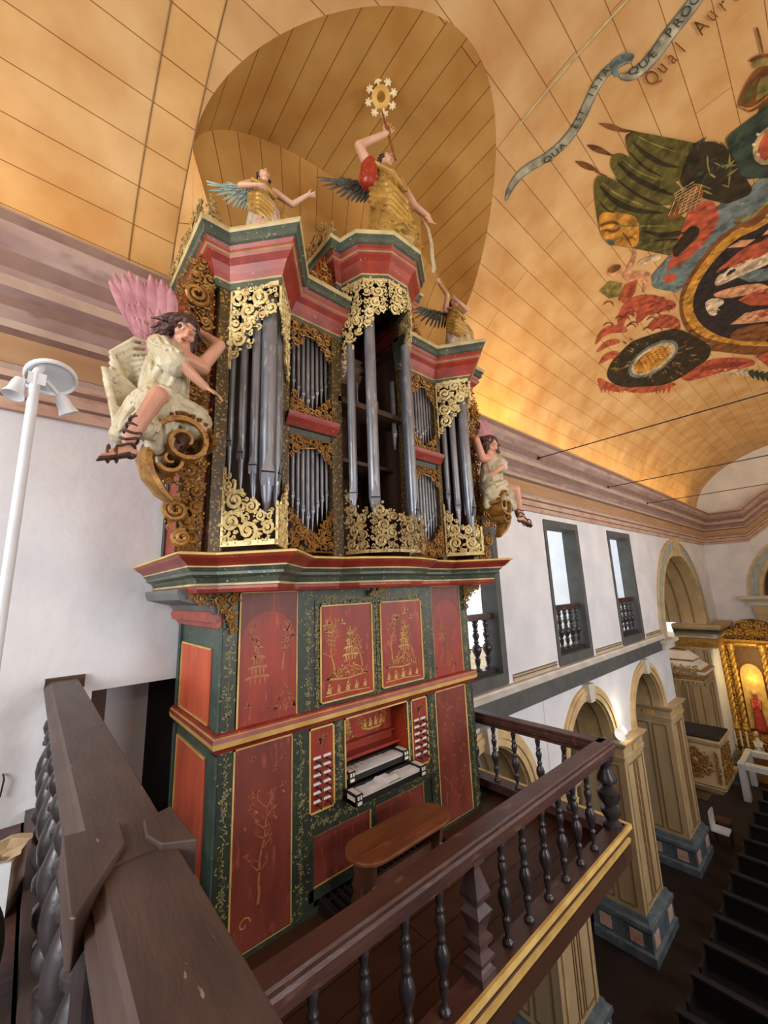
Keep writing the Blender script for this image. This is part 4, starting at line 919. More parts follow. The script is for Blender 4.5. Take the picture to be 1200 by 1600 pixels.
for x in (.55, .84, 1.12, 1.41, 1.69, 1.97, 2.61, 2.88, 3.17, 3.45, 3.72, 4.0): baluster_mb(x, RY-.01, -2.335, -1.70, .045).build('baluster', 'baluster', gb, smooth=True)
for y in (2.32, 2.62, 2.93, 3.21, 3.5, 3.79, 4.08): baluster_mb(4.5, y, -2.335, -1.70, .045).build('baluster', 'baluster', gb, smooth=True)
newel_mb(2.30, RY-.01, -2.335, -1.70, .075).build('newel_post', 'baluster_brown', gb)
MB().lathe((4.46, RY, -2.335), [(.085, 0), (.085, .04), (.05, .07), (.09, .13), (.09, .17), (.05, .19), (.10, .26), (.10, .32), (.05, .36), (.05, .38), (.09, .41), (.09, .45), (.05, .52), (.05, .56), (.08, .60), (.08, .64)], 16).build('newel_post', 'baluster', gb, smooth='auto')

fb = thing('loft_balustrade', (.26, 2.0, -1.63), 'broad worn brown handrail in the foreground with bulbous dark balusters', 'balustrade')
prof = [(.175, -.63), (.345, -.63), (.352, -.64), (.352, -.66), (.372, -.675), (.36, -.70), (.34, -.715), (.18, -.715), (.155, -.70), (.135, -.685), (.135, -.668), (.15, -.66), (.15, -.648), (.165, -.64)]
FXZ = ((0, 0, 0), (1, 0, 0), (0, 0, 1), (0, 1, 0))
MB().prism(prof, FXZ, 1.28, 4.40).build('handrail', 'rail', fb); MB().prism([(x*1.0+(.012 if x < .2 else 0), z-.004) for x, z in prof], FXZ, -1.6, 1.279).build('handrail', 'rail', fb)
FXY = ((0, 0, 0), (1, 0, 0), (0, 1, 0), (0, 0, 1))
MB().prism([(.122, 1.50), (.25, 1.47), (.245, 1.34), (.128, 1.12), (.118, 1.13)], FXY, -.712, -.618).build('joint_block', 'rail', fb, bevel=.004)
MB().prism([(.30, 1.43), (.378, 1.46), (.385, 1.22), (.31, 1.27), (.29, 1.34)], FXY, -.712, -.618).build('joint_block', 'rail', fb, bevel=.004)
MB().prism([(.14, 4.36), (.40, 4.36), (.40, 4.40), (.14, 4.40)], FXY, -.71, -.61).build('wall_plate', 'dark_brown', fb)
def big_bal(x, y):
    return MB().lathe((x, y, -1.55), [(.055, 0), (.055, .05), (.03, .07), (.05, .10), (.07, .14), (.07, .18), (.045, .22), (.03, .24), (.055, .25), (.055, .275), (.035, .29), (.052, .33), (.074, .38), (.080, .43), (.074, .48), (.056, .53), (.034, .58), (.058, .59), (.058, .61), (.034, .625), (.055, .66), (.066, .70), (.055, .74), (.03, .77), (.055, .785), (.055, .84)], 20)
for k in range(12):
    y = .62+.29*k
    if k == 2: continue
    big_bal(.205, y).build('baluster', 'baluster', fb, smooth='auto')
MB().box((.15, 1.13, -1.12), (.32, 1.30, -.71)).box((.16, 1.14, -1.55), (.31, 1.29, -1.12)).build('square_post', 'baluster', fb, bevel=.01)
MB().box((.115, -1.6, -1.63), (.31, 4.4, -1.55)).build('bottom_rail', 'rail', fb)

def small_balustrade(x0, x1, n, label):
    t = thing('window_balustrade', ((x0+x1)/2, 4.55, WZ0), label, 'balustrade', 'small balustrades in the upper windows')
    y = 4.56
    MB().box((x0, y-.06, -.58), (x1, y+.06, -.50)).box((x0, y-.04, -.61), (x1, y+.04, -.58)).build('handrail', 'rail_red', t)
    MB().box((x0, y-.06, -1.60), (x1, y+.06, -1.48)).build('bottom_rail', 'baluster', t)
    for k in range(n): baluster_mb(x0+(x1-x0)*(k+.5)/n, y, -1.48, -.61, .085).build('baluster', 'baluster', t, smooth=True)
for (a, b), lb in zip(WINS, ('dark turned balustrade in the window just beside the organ', 'dark turned balustrade in the middle upper window', 'dark turned balustrade in the upper window nearest the big arch')):
    small_balustrade(a+.13, b-.16, 5, lb)

# ------------------------------------------------------------------ lamp pole with spotlights by the wall
lp = thing('spotlight_pole', (-.1, 2.5, -1.63), 'white pole carrying a round plate and two spotlights against the left wall', 'lamp')
MB().tube([(-.10, 2.5, -1.63), (-.10, 2.5, 1.13), (-.085, 2.51, 1.19), (-.04, 2.54, 1.215)], .022, 14).build('pole', 'metal_white', lp, smooth='auto')
ax = Vector((.35, .25, .9)).normalized()
MB().lathe((-.045, 2.56, 1.17), [(.105, 0), (.112, .008), (.112, .03), (.105, .034), (.098, .02), (.02, .018)], 28, axis=(.1, -.45, -.9)).build('round_plate', 'metal_white', lp, smooth='auto')
mb = MB(); mb.tube([(-.10, 2.5, 1.05), (-.16, 2.52, 1.07)], .012, 8); mb.box((-.13, 2.48, 1.07), (-.06, 2.53, 1.13)); mb.build('bracket', 'metal_white', lp)
for c, d in (((-.165, 2.52, 1.04), (-.2, -.2, -1)), ((.025, 2.56, 1.02), (.45, .15, -.75))):
    mb = MB(); dd = Vector(d).normalized(); c = Vector(c)
    mb.lathe(c-dd*.03, [(.012, -.03), (.026, -.025), (.032, 0), (.034, .04), (.044, .065), (.045, .075), (.038, .07), (.01, .06)], 18, axis=d)
    mb.tube([c-dd*.05, Vector((-.06, 2.53, 1.12))], .011, 8); mb.build('spotlight', 'metal_white', lp, smooth='auto')

# carton with paper and the black bag on the loft floor
bx = thing('carton', (-.1, 3.4, -1.63), 'open white carton with tan paper on the loft floor behind the foreground balusters', 'box')
MB().prism([(.05, 3.22), (.122, 3.42), (-.26, 3.56), (-.33, 3.36)], FXY, -1.63, -1.385).build('body', 'carton', bx, bevel=.004)
MB().prism([(.053, 3.205), (.050, 3.222), (-.33, 3.362), (-.335, 3.345)], FXY, -1.62, -1.37).build('front_flap', 'metal_white', bx)
mb = MB(); rnd = random.Random(3); n = 9
for i in range(n):
    for j in range(6): mb.v.append((-.30+.38*i/(n-1)+.06*j/5+rnd.uniform(-.01, .01), 3.36-.12*i/(n-1)+.18*j/5, -1.375+rnd.uniform(.0, .05)))
for i in range(n-1):
    for j in range(5): a = i*6+j; mb.f.append((a, a+1, a+7, a+6)); mb.m.append(0)
mb.build('paper', 'paper_tan', bx)
bg_ = MB(); bg_.ell((-.07, 2.62, -1.42), (.125, .20, .21), 0, seg=24, rings=14); bg_.ell((-.11, 2.70, -1.30), (.09, .14, .12), 0)
o = bg_.build('bag', 'black_cloth', smooth=True, loc=(-.07, 2.62, -1.63)); remesh(o, .012, 3); tag(o, 'rounded black bag at the bottom left edge', 'bag')
o = MB().tube([(-.04, 4.39, -1.25), (-.03, 4.36, -1.28), (-.04, 4.37, -1.40)], .006, 6).build('wall_hook', 'wire', loc=(-.04, 4.4, -1.3)); tag(o, 'small iron hook on the white wall at far left', 'hook')

# ------------------------------------------------------------------ iron tie rods across the nave
for x, z, lb in ((8.1, 2.72, 'nearest of the three thin iron rods spanning the vault'), (12.0, 2.62, 'middle of the three thin iron rods spanning the vault'), (15.4, 2.55, 'farthest of the three thin iron rods spanning the vault')):
    o = MB().tube([(x, 3.99, z), (x, -3.99, z)], .011, 6).box((x-.03, 3.97, z-.03), (x+.03, 4.0, z+.03)).build('tie_rod', 'wire', loc=(x, 0, z)); tag(o, lb, 'tie rod', 'iron tie rods')

# ------------------------------------------------------------------ lamps on the arcade
def flood(x, y, z, lab, s=1.0, glow=None):
    t = thing('floodlight', (x, y, z), lab, 'lamp')
    for k, (dx, rz) in enumerate(((-.16*s, -.5), (.14*s, .5))):
        c = Vector((x+dx, y, z+.16*s)); MB().lathe(c, [(.05*s, -.08*s), (.08*s, -.05*s), (.12*s, .06*s), (.13*s, .08*s), (.11*s, .07*s), (.02, .06*s)], 16, axis=(sin(rz), -.7, .35)).build('lamp_head', 'metal_white', t, smooth='auto')
    MB().box((x-.24*s, y-.06, z), (x+.24*s, y+.10, z+.04*s)).box((x-.03, y-.02, z), (x+.03, y+.02, z+.14*s)).build('base', 'metal_white', t)
    if glow: MB().ell((x, y-.06, z+.2*s), .07*s).build('bulb', 'lamp_glow', t, smooth=True)
    return t
flood(11.35, 4.33, SPR+.005, 'white twin floodlight standing on the nearest full pier capital', 1.05, True)
flood(16.9, 4.75, -1.5, 'small lit lamp inside the foot of the large upper arch', .45, True)
def plight(nm, loc, e, col, r=.05):
    d = bpy.data.lights.new(nm, 'POINT'); d.energy = e; d.color = col; d.shadow_soft_size = r; o = bpy.data.objects.new(nm, d); C.objects.link(o); o.location = loc; return o
plight('floodlight_lamp', (11.35, 4.05, SPR+.55), 7, (1, .86, .66)); plight('arch_lamp', (17.1, 4.95, -1.0), 16, (1, .8, .5))

# ------------------------------------------------------------------ entablature at the transept
mb = MB(); EP = [(22.45, 5.6), (22.45, 4.2), (24.9, 4.2)]
mb.sweep(EP, [(0, -3.0), (.03, -3.0), (.03, -2.86), (.06, -2.84), (.06, -2.62), (.12, -2.58), (.12, -2.44), (.2, -2.38), (.2, -2.30), (.32, -2.2), (.36, -2.1), (.36, -2.0), (-.1, -1.98)], [0, 1, 1, 1, 0, 2, 2, 3, 3, 0, 0, 0])
for k in range(14): mb.box((22.32, 4.2+.1*k, -2.5), (22.28, 4.25+.1*k, -2.42), 1); 
for k in range(22): mb.box((22.5+.1*k, 4.03, -2.5), (22.55+.1*k, 4.08, -2.42), 1)
struct(mb.build('trim_11', ['stone_tan', 'gold', 'stone_white', 'grey_green']))
mb = MB(); scrolls(mb, [(4.25, -2.98), (5.55, -2.98), (5.55, -2.64), (4.25, -2.64)], FS(22.40), 301, .1, .03, .05, tries=700); struct(mb.build('trim_12', 'gold'))
struct(MB().box((22.44, 4.42, -7.2), (22.47, 5.48, -3.02)).build('trim_13', 'stone_tan'))
mb = MB()
for q in (4.52, 4.62, 4.98, 5.28, 5.38): mb.box((22.41, q, -7.1), (22.45, q+.025, -3.1))
struct(mb.build('trim_13', 'stone_line'))
struct(MB().sweep([(22.46, 5.5), (22.46, 4.38), (24.5, 4.38)], [(.12, -8.3), (.12, -7.6), (.16, -7.5), (.08, -7.35), (0, -7.3)], 0).build('trim_14', 'stone_blue'))
struct(MB().box((22.30, 4.55, -8.0), (22.33, 5.1, -7.65)).build('trim_15', 'pink_inlay'))
struct(MB().sweep([(16.6, 4.2), (16.6, 4.36), (16.6, 5.5)], [(0, -2.25), (.12, -2.2), (.2, -2.05), (.2, -1.95), (0, -1.95)], 0, flip=True).build('trim_16', 'stone_white')) if False else None
struct(MB().box((15.6, 4.22, -2.25), (16.7, 5.6, -2.05)).box((15.5, 4.12, -2.05), (16.85, 5.6, -1.95)).build('trim_16', 'stone_white'))
# warm painted arch seen deep in the transept, a white slab coloured as daylight in an opening, a dark door
mb = MB(); poly = [(-1.6, 0)] + [(-1.6*cos(pi*k/20), 1.6*sin(pi*k/20)) for k in range(21)]
mb.prism([(22.85+p, -5.0+q) for p, q in poly[1:]], XZ, 6.5, 6.6)
struct(MB().box((17.6, 9.42, -8.3), (18.4, 9.48, -3.6)).build('window_9', 'metal_white')); struct(MB().box((18.4, 9.40, -8.3), (19.4, 9.46, -3.4)).build('door_1', 'dark'))
struct(MB().box((20.6, 9.3, -4.2), (22.6, 9.45, -2.2)).build('trim_17', 'gold'))

# ------------------------------------------------------------------ pulpit and its canopy
pu = thing('pulpit', (17.6, 4.2, -8.3), 'tan and gold carved pulpit box projecting beside the third pier', 'pulpit')
px0, px1, py0, py1 = 17.0, 18.4, 3.60, 4.95
MB().sweep([(px0, py1), (px0, py0), (px1, py0), (px1, py1)], [(0, -6.6), (.02, -6.6), (0, -6.5), (0, -5.35), (.05, -5.3), (.1, -5.2), (.1, -5.15), (-.1, -5.13)], [0, 0, 0, 0, 1, 1, 1]).box((px0+.02, py0+.02, -6.59), (px1-.02, py1-.02, -5.2)).build('body', ['stone_tan', 'stone_tan2'], pu)
MB().box((px0-.06, py0-.06, -5.13), (px1, py1, -5.09)).box((px0+.1, py0+.1, -5.09), (px1-.1, py1, -5.08)).build('top_rail', 'dark', pu)
MB().sweep([(px0+.7, py1), (px0+.7, py0+.7), (px1, py0+.7), (px1, py1)], [(-.3, -7.5), (0, -7.3), (.2, -7.0), (.45, -6.85), (.6, -6.75), (.7, -6.6), (.76, -6.5)], [0, 1, 0, 1, 0, 1]).build('corbel', ['stone_tan', 'stone_tan2'], pu)
mb = MB(); yc = (py0+py1)/2; pg = [(yc+.5*cos(q*pi/8)*(1+.08*cos(q*2)), -5.9+.5*sin(q*pi/8)) for q in range(16)]
scrolls(mb, pg, FS(px0-.01), 400, .14, .03, .06, tries=1500); mb.ell((px0-.06, yc+.02, -5.88), (.06, .13, .15), 0)
for k in range(16): q = k*pi/8; mb.tube([(px0-.05, yc+.16*cos(q), -5.88+.18*sin(q)), (px0-.02, yc+.42*cos(q), -5.88+.42*sin(q))], [.02, .008], 5)
mb.build('carving', 'gold_dark', pu)
mb = MB(); scrolls(mb, [(py0+.02, -6.45), (py0+.16, -6.45), (py0+.16, -5.4), (py0+.02, -5.4)], FS(px0-.01), 401, .08, .03, .05, tries=500); scrolls(mb, [(px0+.05, -6.45), (px1-.05, -6.45), (px1-.05, -5.4), (px0+.05, -5.4)], FR(py0-.01), 402, .15, .03, .05, tries=700); mb.build('carving', 'gold_dark', pu)
cn = thing('pulpit_canopy', (17.6, 4.3, -2.4), 'white and gold scalloped canopy hanging above the pulpit', 'canopy')
CPt = [(px0+.05, py1), (px0+.05, py0+.1), (px1-.1, py0+.1), (px1-.1, py1)]
MB().sweep(CPt, [(-.3, -3.42), (0, -3.42), (.04, -3.36), (.06, -3.2), (.12, -3.14), (.12, -3.06), (.0, -3.0), (-.12, -2.9), (-.22, -2.8), (-.2, -2.74), (-.34, -2.6), (-.45, -2.5), (-.5, -2.46)], [0, 0, 1, 0, 0, 1, 0, 0, 1, 0, 0, 1]).build('roof', ['stone_white', 'gold_dark'], cn)
mb = MB()
for k in range(9): q = py0+.12+(py1-py0-.1)*k/9; mb.lathe((px0, q+.06, -3.56), [(.01, 0), (.05, .05), (.06, .12), (.07, .16)], 8)
for k in range(9): q = px0+.05+(px1-px0-.2)*k/9; mb.lathe((q+.06, py0+.05, -3.56), [(.01, 0), (.05, .05), (.06, .12), (.07, .16)], 8)
mb.build('scalloped_fringe', 'gold_grey', cn)
mb = MB(); scrolls(mb, [(py0+.1, -3.2), (py1, -3.2), (py1, -2.85), (py0+.1, -2.85)], FS(px0-.08), 403, .1, .03, .06, tries=600); mb.build('carving', 'gold_grey', cn)

# ------------------------------------------------------------------ side altar at the chancel wall
al = thing('side_altar', (24.5, 3.5, -8.3), 'tall gilded carved altarpiece in front of the white chancel wall', 'altar')
AX = 24.25
MB().box((24.3, 2.35, -6.6), (24.95, 4.35, -2.9)).build('backing', 'umber_gold', al)
mb = MB(); pg = [(2.35, -3.0), (4.4, -3.0), (4.45, -2.7), (4.2, -2.45), (3.9, -2.3), (3.5, -1.95), (3.1, -1.88), (2.7, -2.0), (2.35, -2.3)]
mb.prism(pg, YZ, 24.4, 24.7); mb.m = [1]*len(mb.m); scrolls(mb, pg, FS(24.34), 500, .20, .035, .14, tries=3200); mb.build('crown_carving', ['gold', 'umber_gold'], al)
for k, (a, b) in enumerate(((3.95, 4.38), (2.38, 2.95))):
    mb = MB(); scrolls(mb, [(a, -6.6), (b, -6.6), (b, -3.0), (a, -3.0)], FS(24.28), 510+k, .16, .035, .14, tries=3500); mb.build('side_carving', 'gold', al)
for k, y in enumerate((4.3, 3.98, 2.92)):       # twisted columns
    mb = MB(); n = 60
    for q in range(2): mb.tube([(24.12+.05*cos(j*.55+q*pi), y+.05*sin(j*.55+q*pi), -6.3+3.0*j/n) for j in range(n+1)], .06, 7)
    mb.lathe((24.12, y, -6.6), [(.15, 0), (.15, .1), (.09, .2), (.12, .3)], 12); mb.lathe((24.12, y, -3.35), [(.08, 0), (.16, .2), (.13, .25), (.18, .35), (.18, .42)], 12)
    mb.build('twisted_column', 'gold', al, smooth=True)
MB().sweep([(24.9, 4.5), (24.0, 4.5), (24.0, 2.3), (24.9, 2.3)], [(0, -3.05), (.05, -3.0), (.05, -2.92), (.12, -2.86), (.14, -2.78), (-.1, -2.74)], 0, flip=True).build('altar_cornice', 'gold', al)
mb = MB(); mb.prism([(3.1, -6.5), (3.85, -6.5), (3.85, -4.3)] + [(3.475+.375*cos(pi*k/10), -4.3+.5*sin(pi*k/10)) for k in range(11)] + [(3.1, -4.3)], YZ, 24.22, 24.31)
mb.build('niche', 'gold_edge', al)
MB().box((24.0, 2.4, -7.3), (24.95, 4.6, -6.6)).build('gradine', 'gold_dark', al)
mb = MB(); scrolls(mb, [(2.4, -7.25), (4.6, -7.25), (4.6, -6.62), (2.4, -6.62)], FS(23.98), 520, .17, .035, .1, tries=1200); mb.build('gradine_carving', 'gold', al)
MB().box((23.3, 2.2, -8.3), (24.9, 4.8, -7.4)).build('altar_table', 'gold_dark', al)
nf = thing('niche_saint', (24.1, 3.47, -6.5), 'small red and gold saint standing in the glowing altar niche', 'statue')
o = MB().cap((24.1, 3.47, -6.4), (24.1, 3.47, -5.5), .22, .13).cap((24.1, 3.47, -5.5), (24.1, 3.47, -5.15), .15, .07).cap((24.1, 3.34, -5.3), (23.95, 3.36, -5.6), .06, .05).cap((24.1, 3.6, -5.3), (23.95, 3.58, -5.6), .06, .05).build('robe', 'cloth_red', nf, smooth=True); remesh(o, .02)
MB().ell((24.08, 3.47, -4.98), (.1, .09, .12)).build('head', 'skin_pale', nf, smooth=True)
plight('niche_lamp', (23.9, 3.47, -4.4), 5, (1, .72, .2), .08)
for y, z, lb in ((4.35, -7.4, 'white candle at the left end of the side altar'), (4.15, -7.4, 'second white candle from the left on the side altar'), (3.95, -7.4, 'white candle nearest the altar figure')):
    t = thing('altar_candle', (23.7, y, z), lb, 'candle', 'candles on the side altar')
    MB().lathe((23.7, y, z), [(.09, 0), (.05, .05), (.03, .2), (.05, .24), (.06, .27)], 10).build('holder', 'gold', t, smooth='auto'); MB().tube([(23.7, y, z+.27), (23.7, y, z+.85)], .035, 10).build('candle', 'ivory', t)
t = thing('altar_figure', (23.6, 3.6, -7.4), 'small white robed figure standing at the foot of the gilded altar', 'statue')
o = MB().cap((23.6, 3.6, -7.4), (23.6, 3.6, -6.9), .20, .12).cap((23.6, 3.6, -6.9), (23.6, 3.6, -6.7), .13, .06).cap((23.6, 3.48, -6.85), (23.45, 3.5, -7.0), .05, .04).cap((23.6, 3.72, -6.85), (23.45, 3.68, -7.0), .05, .04).build('robe', 'stone_white', t, smooth=True); remesh(o, .02)
MB().ell((23.58, 3.6, -6.52), (.09, .085, .11)).build('head', 'skin_pale', t, smooth=True)
fl = thing('flower_vase', (23.4, 3.0, -7.4), 'vase of red flowers on the side altar', 'vase'); MB().lathe((23.4, 3.0, -7.4), [(.08, 0), (.11, .12), (.05, .25), (.08, .3)], 12).build('vase', 'gold', fl, smooth=True)
mb = MB(); rnd = random.Random(4)
for k in range(34): mb.ell((23.4+rnd.uniform(-.2, .2), 3.0+rnd.uniform(-.25, .25), -7.0+rnd.uniform(-.15, .25)), rnd.uniform(.04, .07), seg=6, rings=4)
mb.build('blossoms', 'cloth_red', fl)
# white framed stand beside the altar and items near the pulpit
o = thing('white_stand', (21.6, 3.6, -8.3), 'pale blue-white framed stand on the nave floor before the altar', 'stand')
for a, b in (((21.0, 3.75, -8.3), (21.35, 3.95, -7.0)), ((21.01, 2.5, -7.19), (21.34, 3.74, -7.01)), ((22.7, 3.75, -8.3), (23.0, 3.95, -7.0)), ((22.71, 2.5, -7.19), (22.99, 3.74, -7.01)), ((21.36, 3.76, -7.19), (22.69, 3.94, -7.01))): MB().box(a, b).build('frame_bar', 'metal_white', o)
def chair(x, y, lb, mk):
    t = thing('side_chair', (x, y, -8.3), lb, 'chair', 'chairs beside the farther pier')
    MB().box((x-.22, y-.22, -7.88), (x+.22, y+.22, -7.83)).build('seat', mk, t); MB().box((x-.22, y+.18, -7.83), (x+.22, y+.23, -7.35)).build('backrest', mk, t)
    for a in (-.19, .19):
        for b in (-.19, .19): MB().box((x+a-.02, y+b-.02, -8.3), (x+a+.02, y+b+.02, -7.88)).build('leg', 'rail_red', t)
chair(17.2, 3.95, 'pale chair nearest the farther pier', 'metal_white'); chair(17.9, 4.05, 'brown chair just behind the pale one', 'bench_leg')
# pews, dark rows across the nave
def pew(lb):
    t = thing('pew', (9.3, 0, -8.3), lb, 'pew', 'dark wooden pews across the nave'); x = 9.3
    MB().box((x-.45, -3.2, -7.88), (x-.05, 3.2, -7.84)).build('seat', 'pew', t); MB().hexa([(x-.05, -3.2, -7.9), (x-.01, -3.2, -7.9), (x-.01, 3.2, -7.9), (x-.05, 3.2, -7.9), (x-.15, -3.2, -7.35), (x-.11, -3.2, -7.35), (x-.11, 3.2, -7.35), (x-.15, 3.2, -7.35)]).build('backrest', 'pew', t)
    MB().box((x-.2, -3.2, -7.37), (x-.06, 3.2, -7.32)).build('top_rail', 'pew', t); MB().box((x+.15, -3.2, -8.12), (x+.4, 3.2, -8.08)).build('kneeler', 'pew', t)
    for y in (3.2, -3.24): MB().box((x-.5, y, -8.3), (x+.0, y+.05, -7.6)).build('pew_end', 'pew', t)
    return t
names = ['nearest dark pew below the gallery corner'] + ['%s dark pew counting from the gallery corner towards the altar' % q for q in ('second', 'third', 'fourth', 'fifth', 'sixth', 'seventh', 'eighth', 'ninth', 'tenth', 'eleventh', 'twelfth')]
p0 = pew(names[0])
for k in range(1, 12):
    c = copy_tree(p0); c.location.x += .98*k; c['label'] = names[k]
# ------------------------------------------------------------------ carved figures
def frame_from(f, u):
    f = Vector(f).normalized(); u = Vector(u); r = f.cross(u).normalized(); u = r.cross(f).normalized(); return r, f, u    # right, front, up
def head_mb(mb, c, f, u, s=1.0):
    """head about .23*s high at centre c, face towards f"""
    r, f, u = frame_from(f, u); R = Matrix((r, f, u)).transposed(); c = Vector(c)
    def P(x, y, z): return c+(r*x+f*y+u*z)*s
    mb.ell(P(0, -.012, .022), (.078*s, .094*s, .098*s), rot=R); mb.ell(P(0, .018, -.045), (.056*s, .068*s, .068*s), rot=R)
    mb.ell(P(0, .056, -.092), (.024*s, .022*s, .020*s), rot=R)                      # chin
    mb.cap(P(0, .082, .018), P(0, .102, -.030), .010*s, .016*s); mb.ell(P(-.011, .094, -.034), .010*s); mb.ell(P(.011, .094, -.034), .010*s)
    mb.cap(P(-.050, .074, .030), P(-.015, .084, .030), .010*s, .009*s); mb.cap(P(.050, .074, .030), P(.015, .084, .030), .010*s, .009*s)
    mb.ell(P(-.032, .070, .008), .015*s); mb.ell(P(.032, .070, .008), .015*s)
    mb.cap(P(-.020, .080, -.057), P(.020, .080, -.057), .008*s, .008*s); mb.cap(P(-.015, .079, -.069), P(.015, .079, -.069), .008*s, .008*s)
    mb.ell(P(-.045, .046, -.025), .030*s); mb.ell(P(.045, .046, -.025), .030*s)
    for q in (-1, 1): mb.ell(P(q*.078, -.008, -.005), (.012*s, .022*s, .032*s), rot=R)
    mb.cap(P(0, -.02, -.05), P(0, -.035, -.15), .046*s, .048*s)
def face_marks(parent, c, f, u, s):
    r, f, u = frame_from(f, u); c = Vector(c); R = Matrix((r, f, u)).transposed()
    def P(x, y, z): return c+(r*x+f*y+u*z)*s
    mb = MB()
    for q in (-1, 1):
        mb.ell(P(q*.032, .0815, .007), (.0120*s, .004*s, .0040*s), 0, rot=R, seg=10, rings=6); mb.ell(P(q*.032, .0845, .007), (.0050*s, .003*s, .0040*s), 1, rot=R, seg=8, rings=5)
        mb.tube([P(q*.050, .083, .034), P(q*.032, .091, .040), P(q*.015, .090, .034)], .0028*s, 5, 1)
    mb.ell(P(0, .0875, -.0605), (.020*s, .005*s, .0055*s), 2, rot=R); mb.ell(P(0, .087, -.069), (.014*s, .005*s, .005*s), 2, rot=R)
    mb.build('face_paint', ['ivory', 'hair', 'cloth_red'], parent, smooth=True)
def hand_mb(mb, w_, d, n, s=1.0, curl=.35, side=1, spread=.16):
    """hand from wrist w_, direction d, palm normal n, thumb towards side"""
    d = Vector(d).normalized(); n = Vector(n); n = (n-d*n.dot(d)).normalized(); t = d.cross(n)*side; w_ = Vector(w_)
    R = Matrix((t, d, n)).transposed()
    mb.ell(w_+d*.045*s, (.038*s, .052*s, .017*s), rot=R)
    for k, L in enumerate((.070, .080, .074, .058)):
        x = (.027-.018*k)*s; a = (1.5-k)*spread; b0 = w_+d*.080*s+t*x; dd = (d*cos(a)+t*sin(a)); p = b0; an = 0
        for j, q in enumerate((.45, .32, .23)):
            an += curl*(.5 if j == 0 else 1); p2 = p+(dd*cos(an)+n*sin(an))*L*q*s; mb.cap(p, p2, (.0088-.001*j)*s, (.0080-.001*j)*s, seg=8); p = p2
    b0 = w_+d*.02*s+t*.026*s; p1 = b0+(t*.7+d*.75+n*.15).normalized()*.038*s; p2 = p1+(t*.35+d*.9+n*.3).normalized()*.030*s
    mb.cap(b0, p1, .012*s, .0095*s, seg=8); mb.cap(p1, p2, .0092*s, .0075*s, seg=8)
def foot_mb(mb, a, d, upv, s=1.0):
    a = Vector(a); d = Vector(d).normalized(); n = Vector(upv); n = (n-d*n.dot(d)).normalized(); t = d.cross(n); R = Matrix((t, d, n)).transposed()
    mb.ell(a-d*.03*s-n*.035*s, (.030*s, .038*s, .030*s), rot=R); mb.cap(a-n*.02*s, a+d*.11*s-n*.045*s, .036*s, .026*s); mb.ell(a+d*.115*s-n*.052*s, (.046*s, .045*s, .017*s), rot=R)
    for k, L in enumerate((.050, .044, .040, .034, .028)):
        x = (-.032+.0165*k)*s; mb.cap(a+d*.135*s+t*x-n*.056*s, a+d*(.135+L)*s+t*x*1.1-n*.060*s, (.0125-.0012*k)*s, (.0105-.0012*k)*s, seg=8)
def hair_mb(mb, c, f, u, s, seed, length=.13, flow=(0, 0, 0)):
    r, f, u = frame_from(f, u); c = Vector(c); rnd = random.Random(seed); fl = Vector(flow)
    for k in range(62):
        th = rnd.uniform(0, 2*pi); ph = rnd.uniform(-.5, 1.5); x, y, z = cos(th)*cos(ph), sin(th)*cos(ph), sin(ph)
        if y > .45 and z < .62: continue
        b = c+(r*x*.082+f*(y*.092-.014)+u*(z*.100+.022))*s; L = length*s*rnd.uniform(.4, 1.1)
        d = ((b-c).normalized()*.5-u*.8+fl); pts = [b]; 
        for j in range(5):
            q = j*1.3+th*2; pts.append(pts[-1]+d.normalized()*L/5+(r*cos(q)+f*sin(q))*.012*s)
        mb.tube(pts, [.014*s, .018*s, .018*s, .015*s, .011*s, .005*s], 6)
def limb(mb, pts, rad):
    for i in range(len(pts)-1): mb.cap(pts[i], pts[i+1], rad[i], rad[i+1])
def folds(mb, a, b, r0, r1, seed, n=9, amp=.35, width=None, sag=(0, 0, 0), ax=None, start=0, sweepa=2*pi):
    """drapery around the axis a->b: a core with raised folds running along it"""
    a = Vector(a); b = Vector(b); d = (b-a); dn = d.normalized(); t = (Vector(ax) if ax else dn.orthogonal()); t = (t-dn*t.dot(dn)).normalized(); q_ = dn.cross(t); rnd = random.Random(seed); sg = Vector(sag)
    N = 6
    for j in range(N):
        s0, s1 = j/N, (j+1)/N
        mb.cap(a+d*s0+sg*sin(pi*s0), a+d*s1+sg*sin(pi*s1), (r0+(r1-r0)*s0)*.90, (r0+(r1-r0)*s1)*.90, seg=14)
    n = int(n*1.5)
    for k in range(n):
        an = start+sweepa*(k+.5)/n+rnd.uniform(-.1, .1); tw = rnd.uniform(-.5, .5); fr_ = rnd.uniform(.09, .14); L0, L1 = rnd.uniform(0, .15), rnd.uniform(.85, 1.06)
        pts = []; rr = []
        for j in range(8):
            s_ = L0+(L1-L0)*j/7; r = (r0+(r1-r0)*s_)*(.86+.10*amp); aa = an+tw*s_+.12*sin(s_*7+k)
            pts.append(a+d*s_+sg*sin(pi*s_)+t*cos(aa)*r+q_*sin(aa)*r); rr.append((r0+(r1-r0)*s_)*fr_*(1+.3*s_)*(.6+amp))
        mb.tube(pts, rr, 7)
def cloth_tube(mb, pts, rad, seed=0, n=3):
    """a rolled swag of cloth: parallel ropes following pts"""
    rnd = random.Random(seed)
    mb.tube(pts, rad, 10)
    if not hasattr(rad, '__len__'): rad = [rad]*len(pts)
    for k in range(n):
        o_ = Vector((rnd.uniform(-1, 1), rnd.uniform(-1, 1), rnd.uniform(-1, 1))).normalized()
        mb.tube([Vector(p)+o_*r*.75 for p, r in zip(pts, rad)], [r*.45 for r in rad], 7)
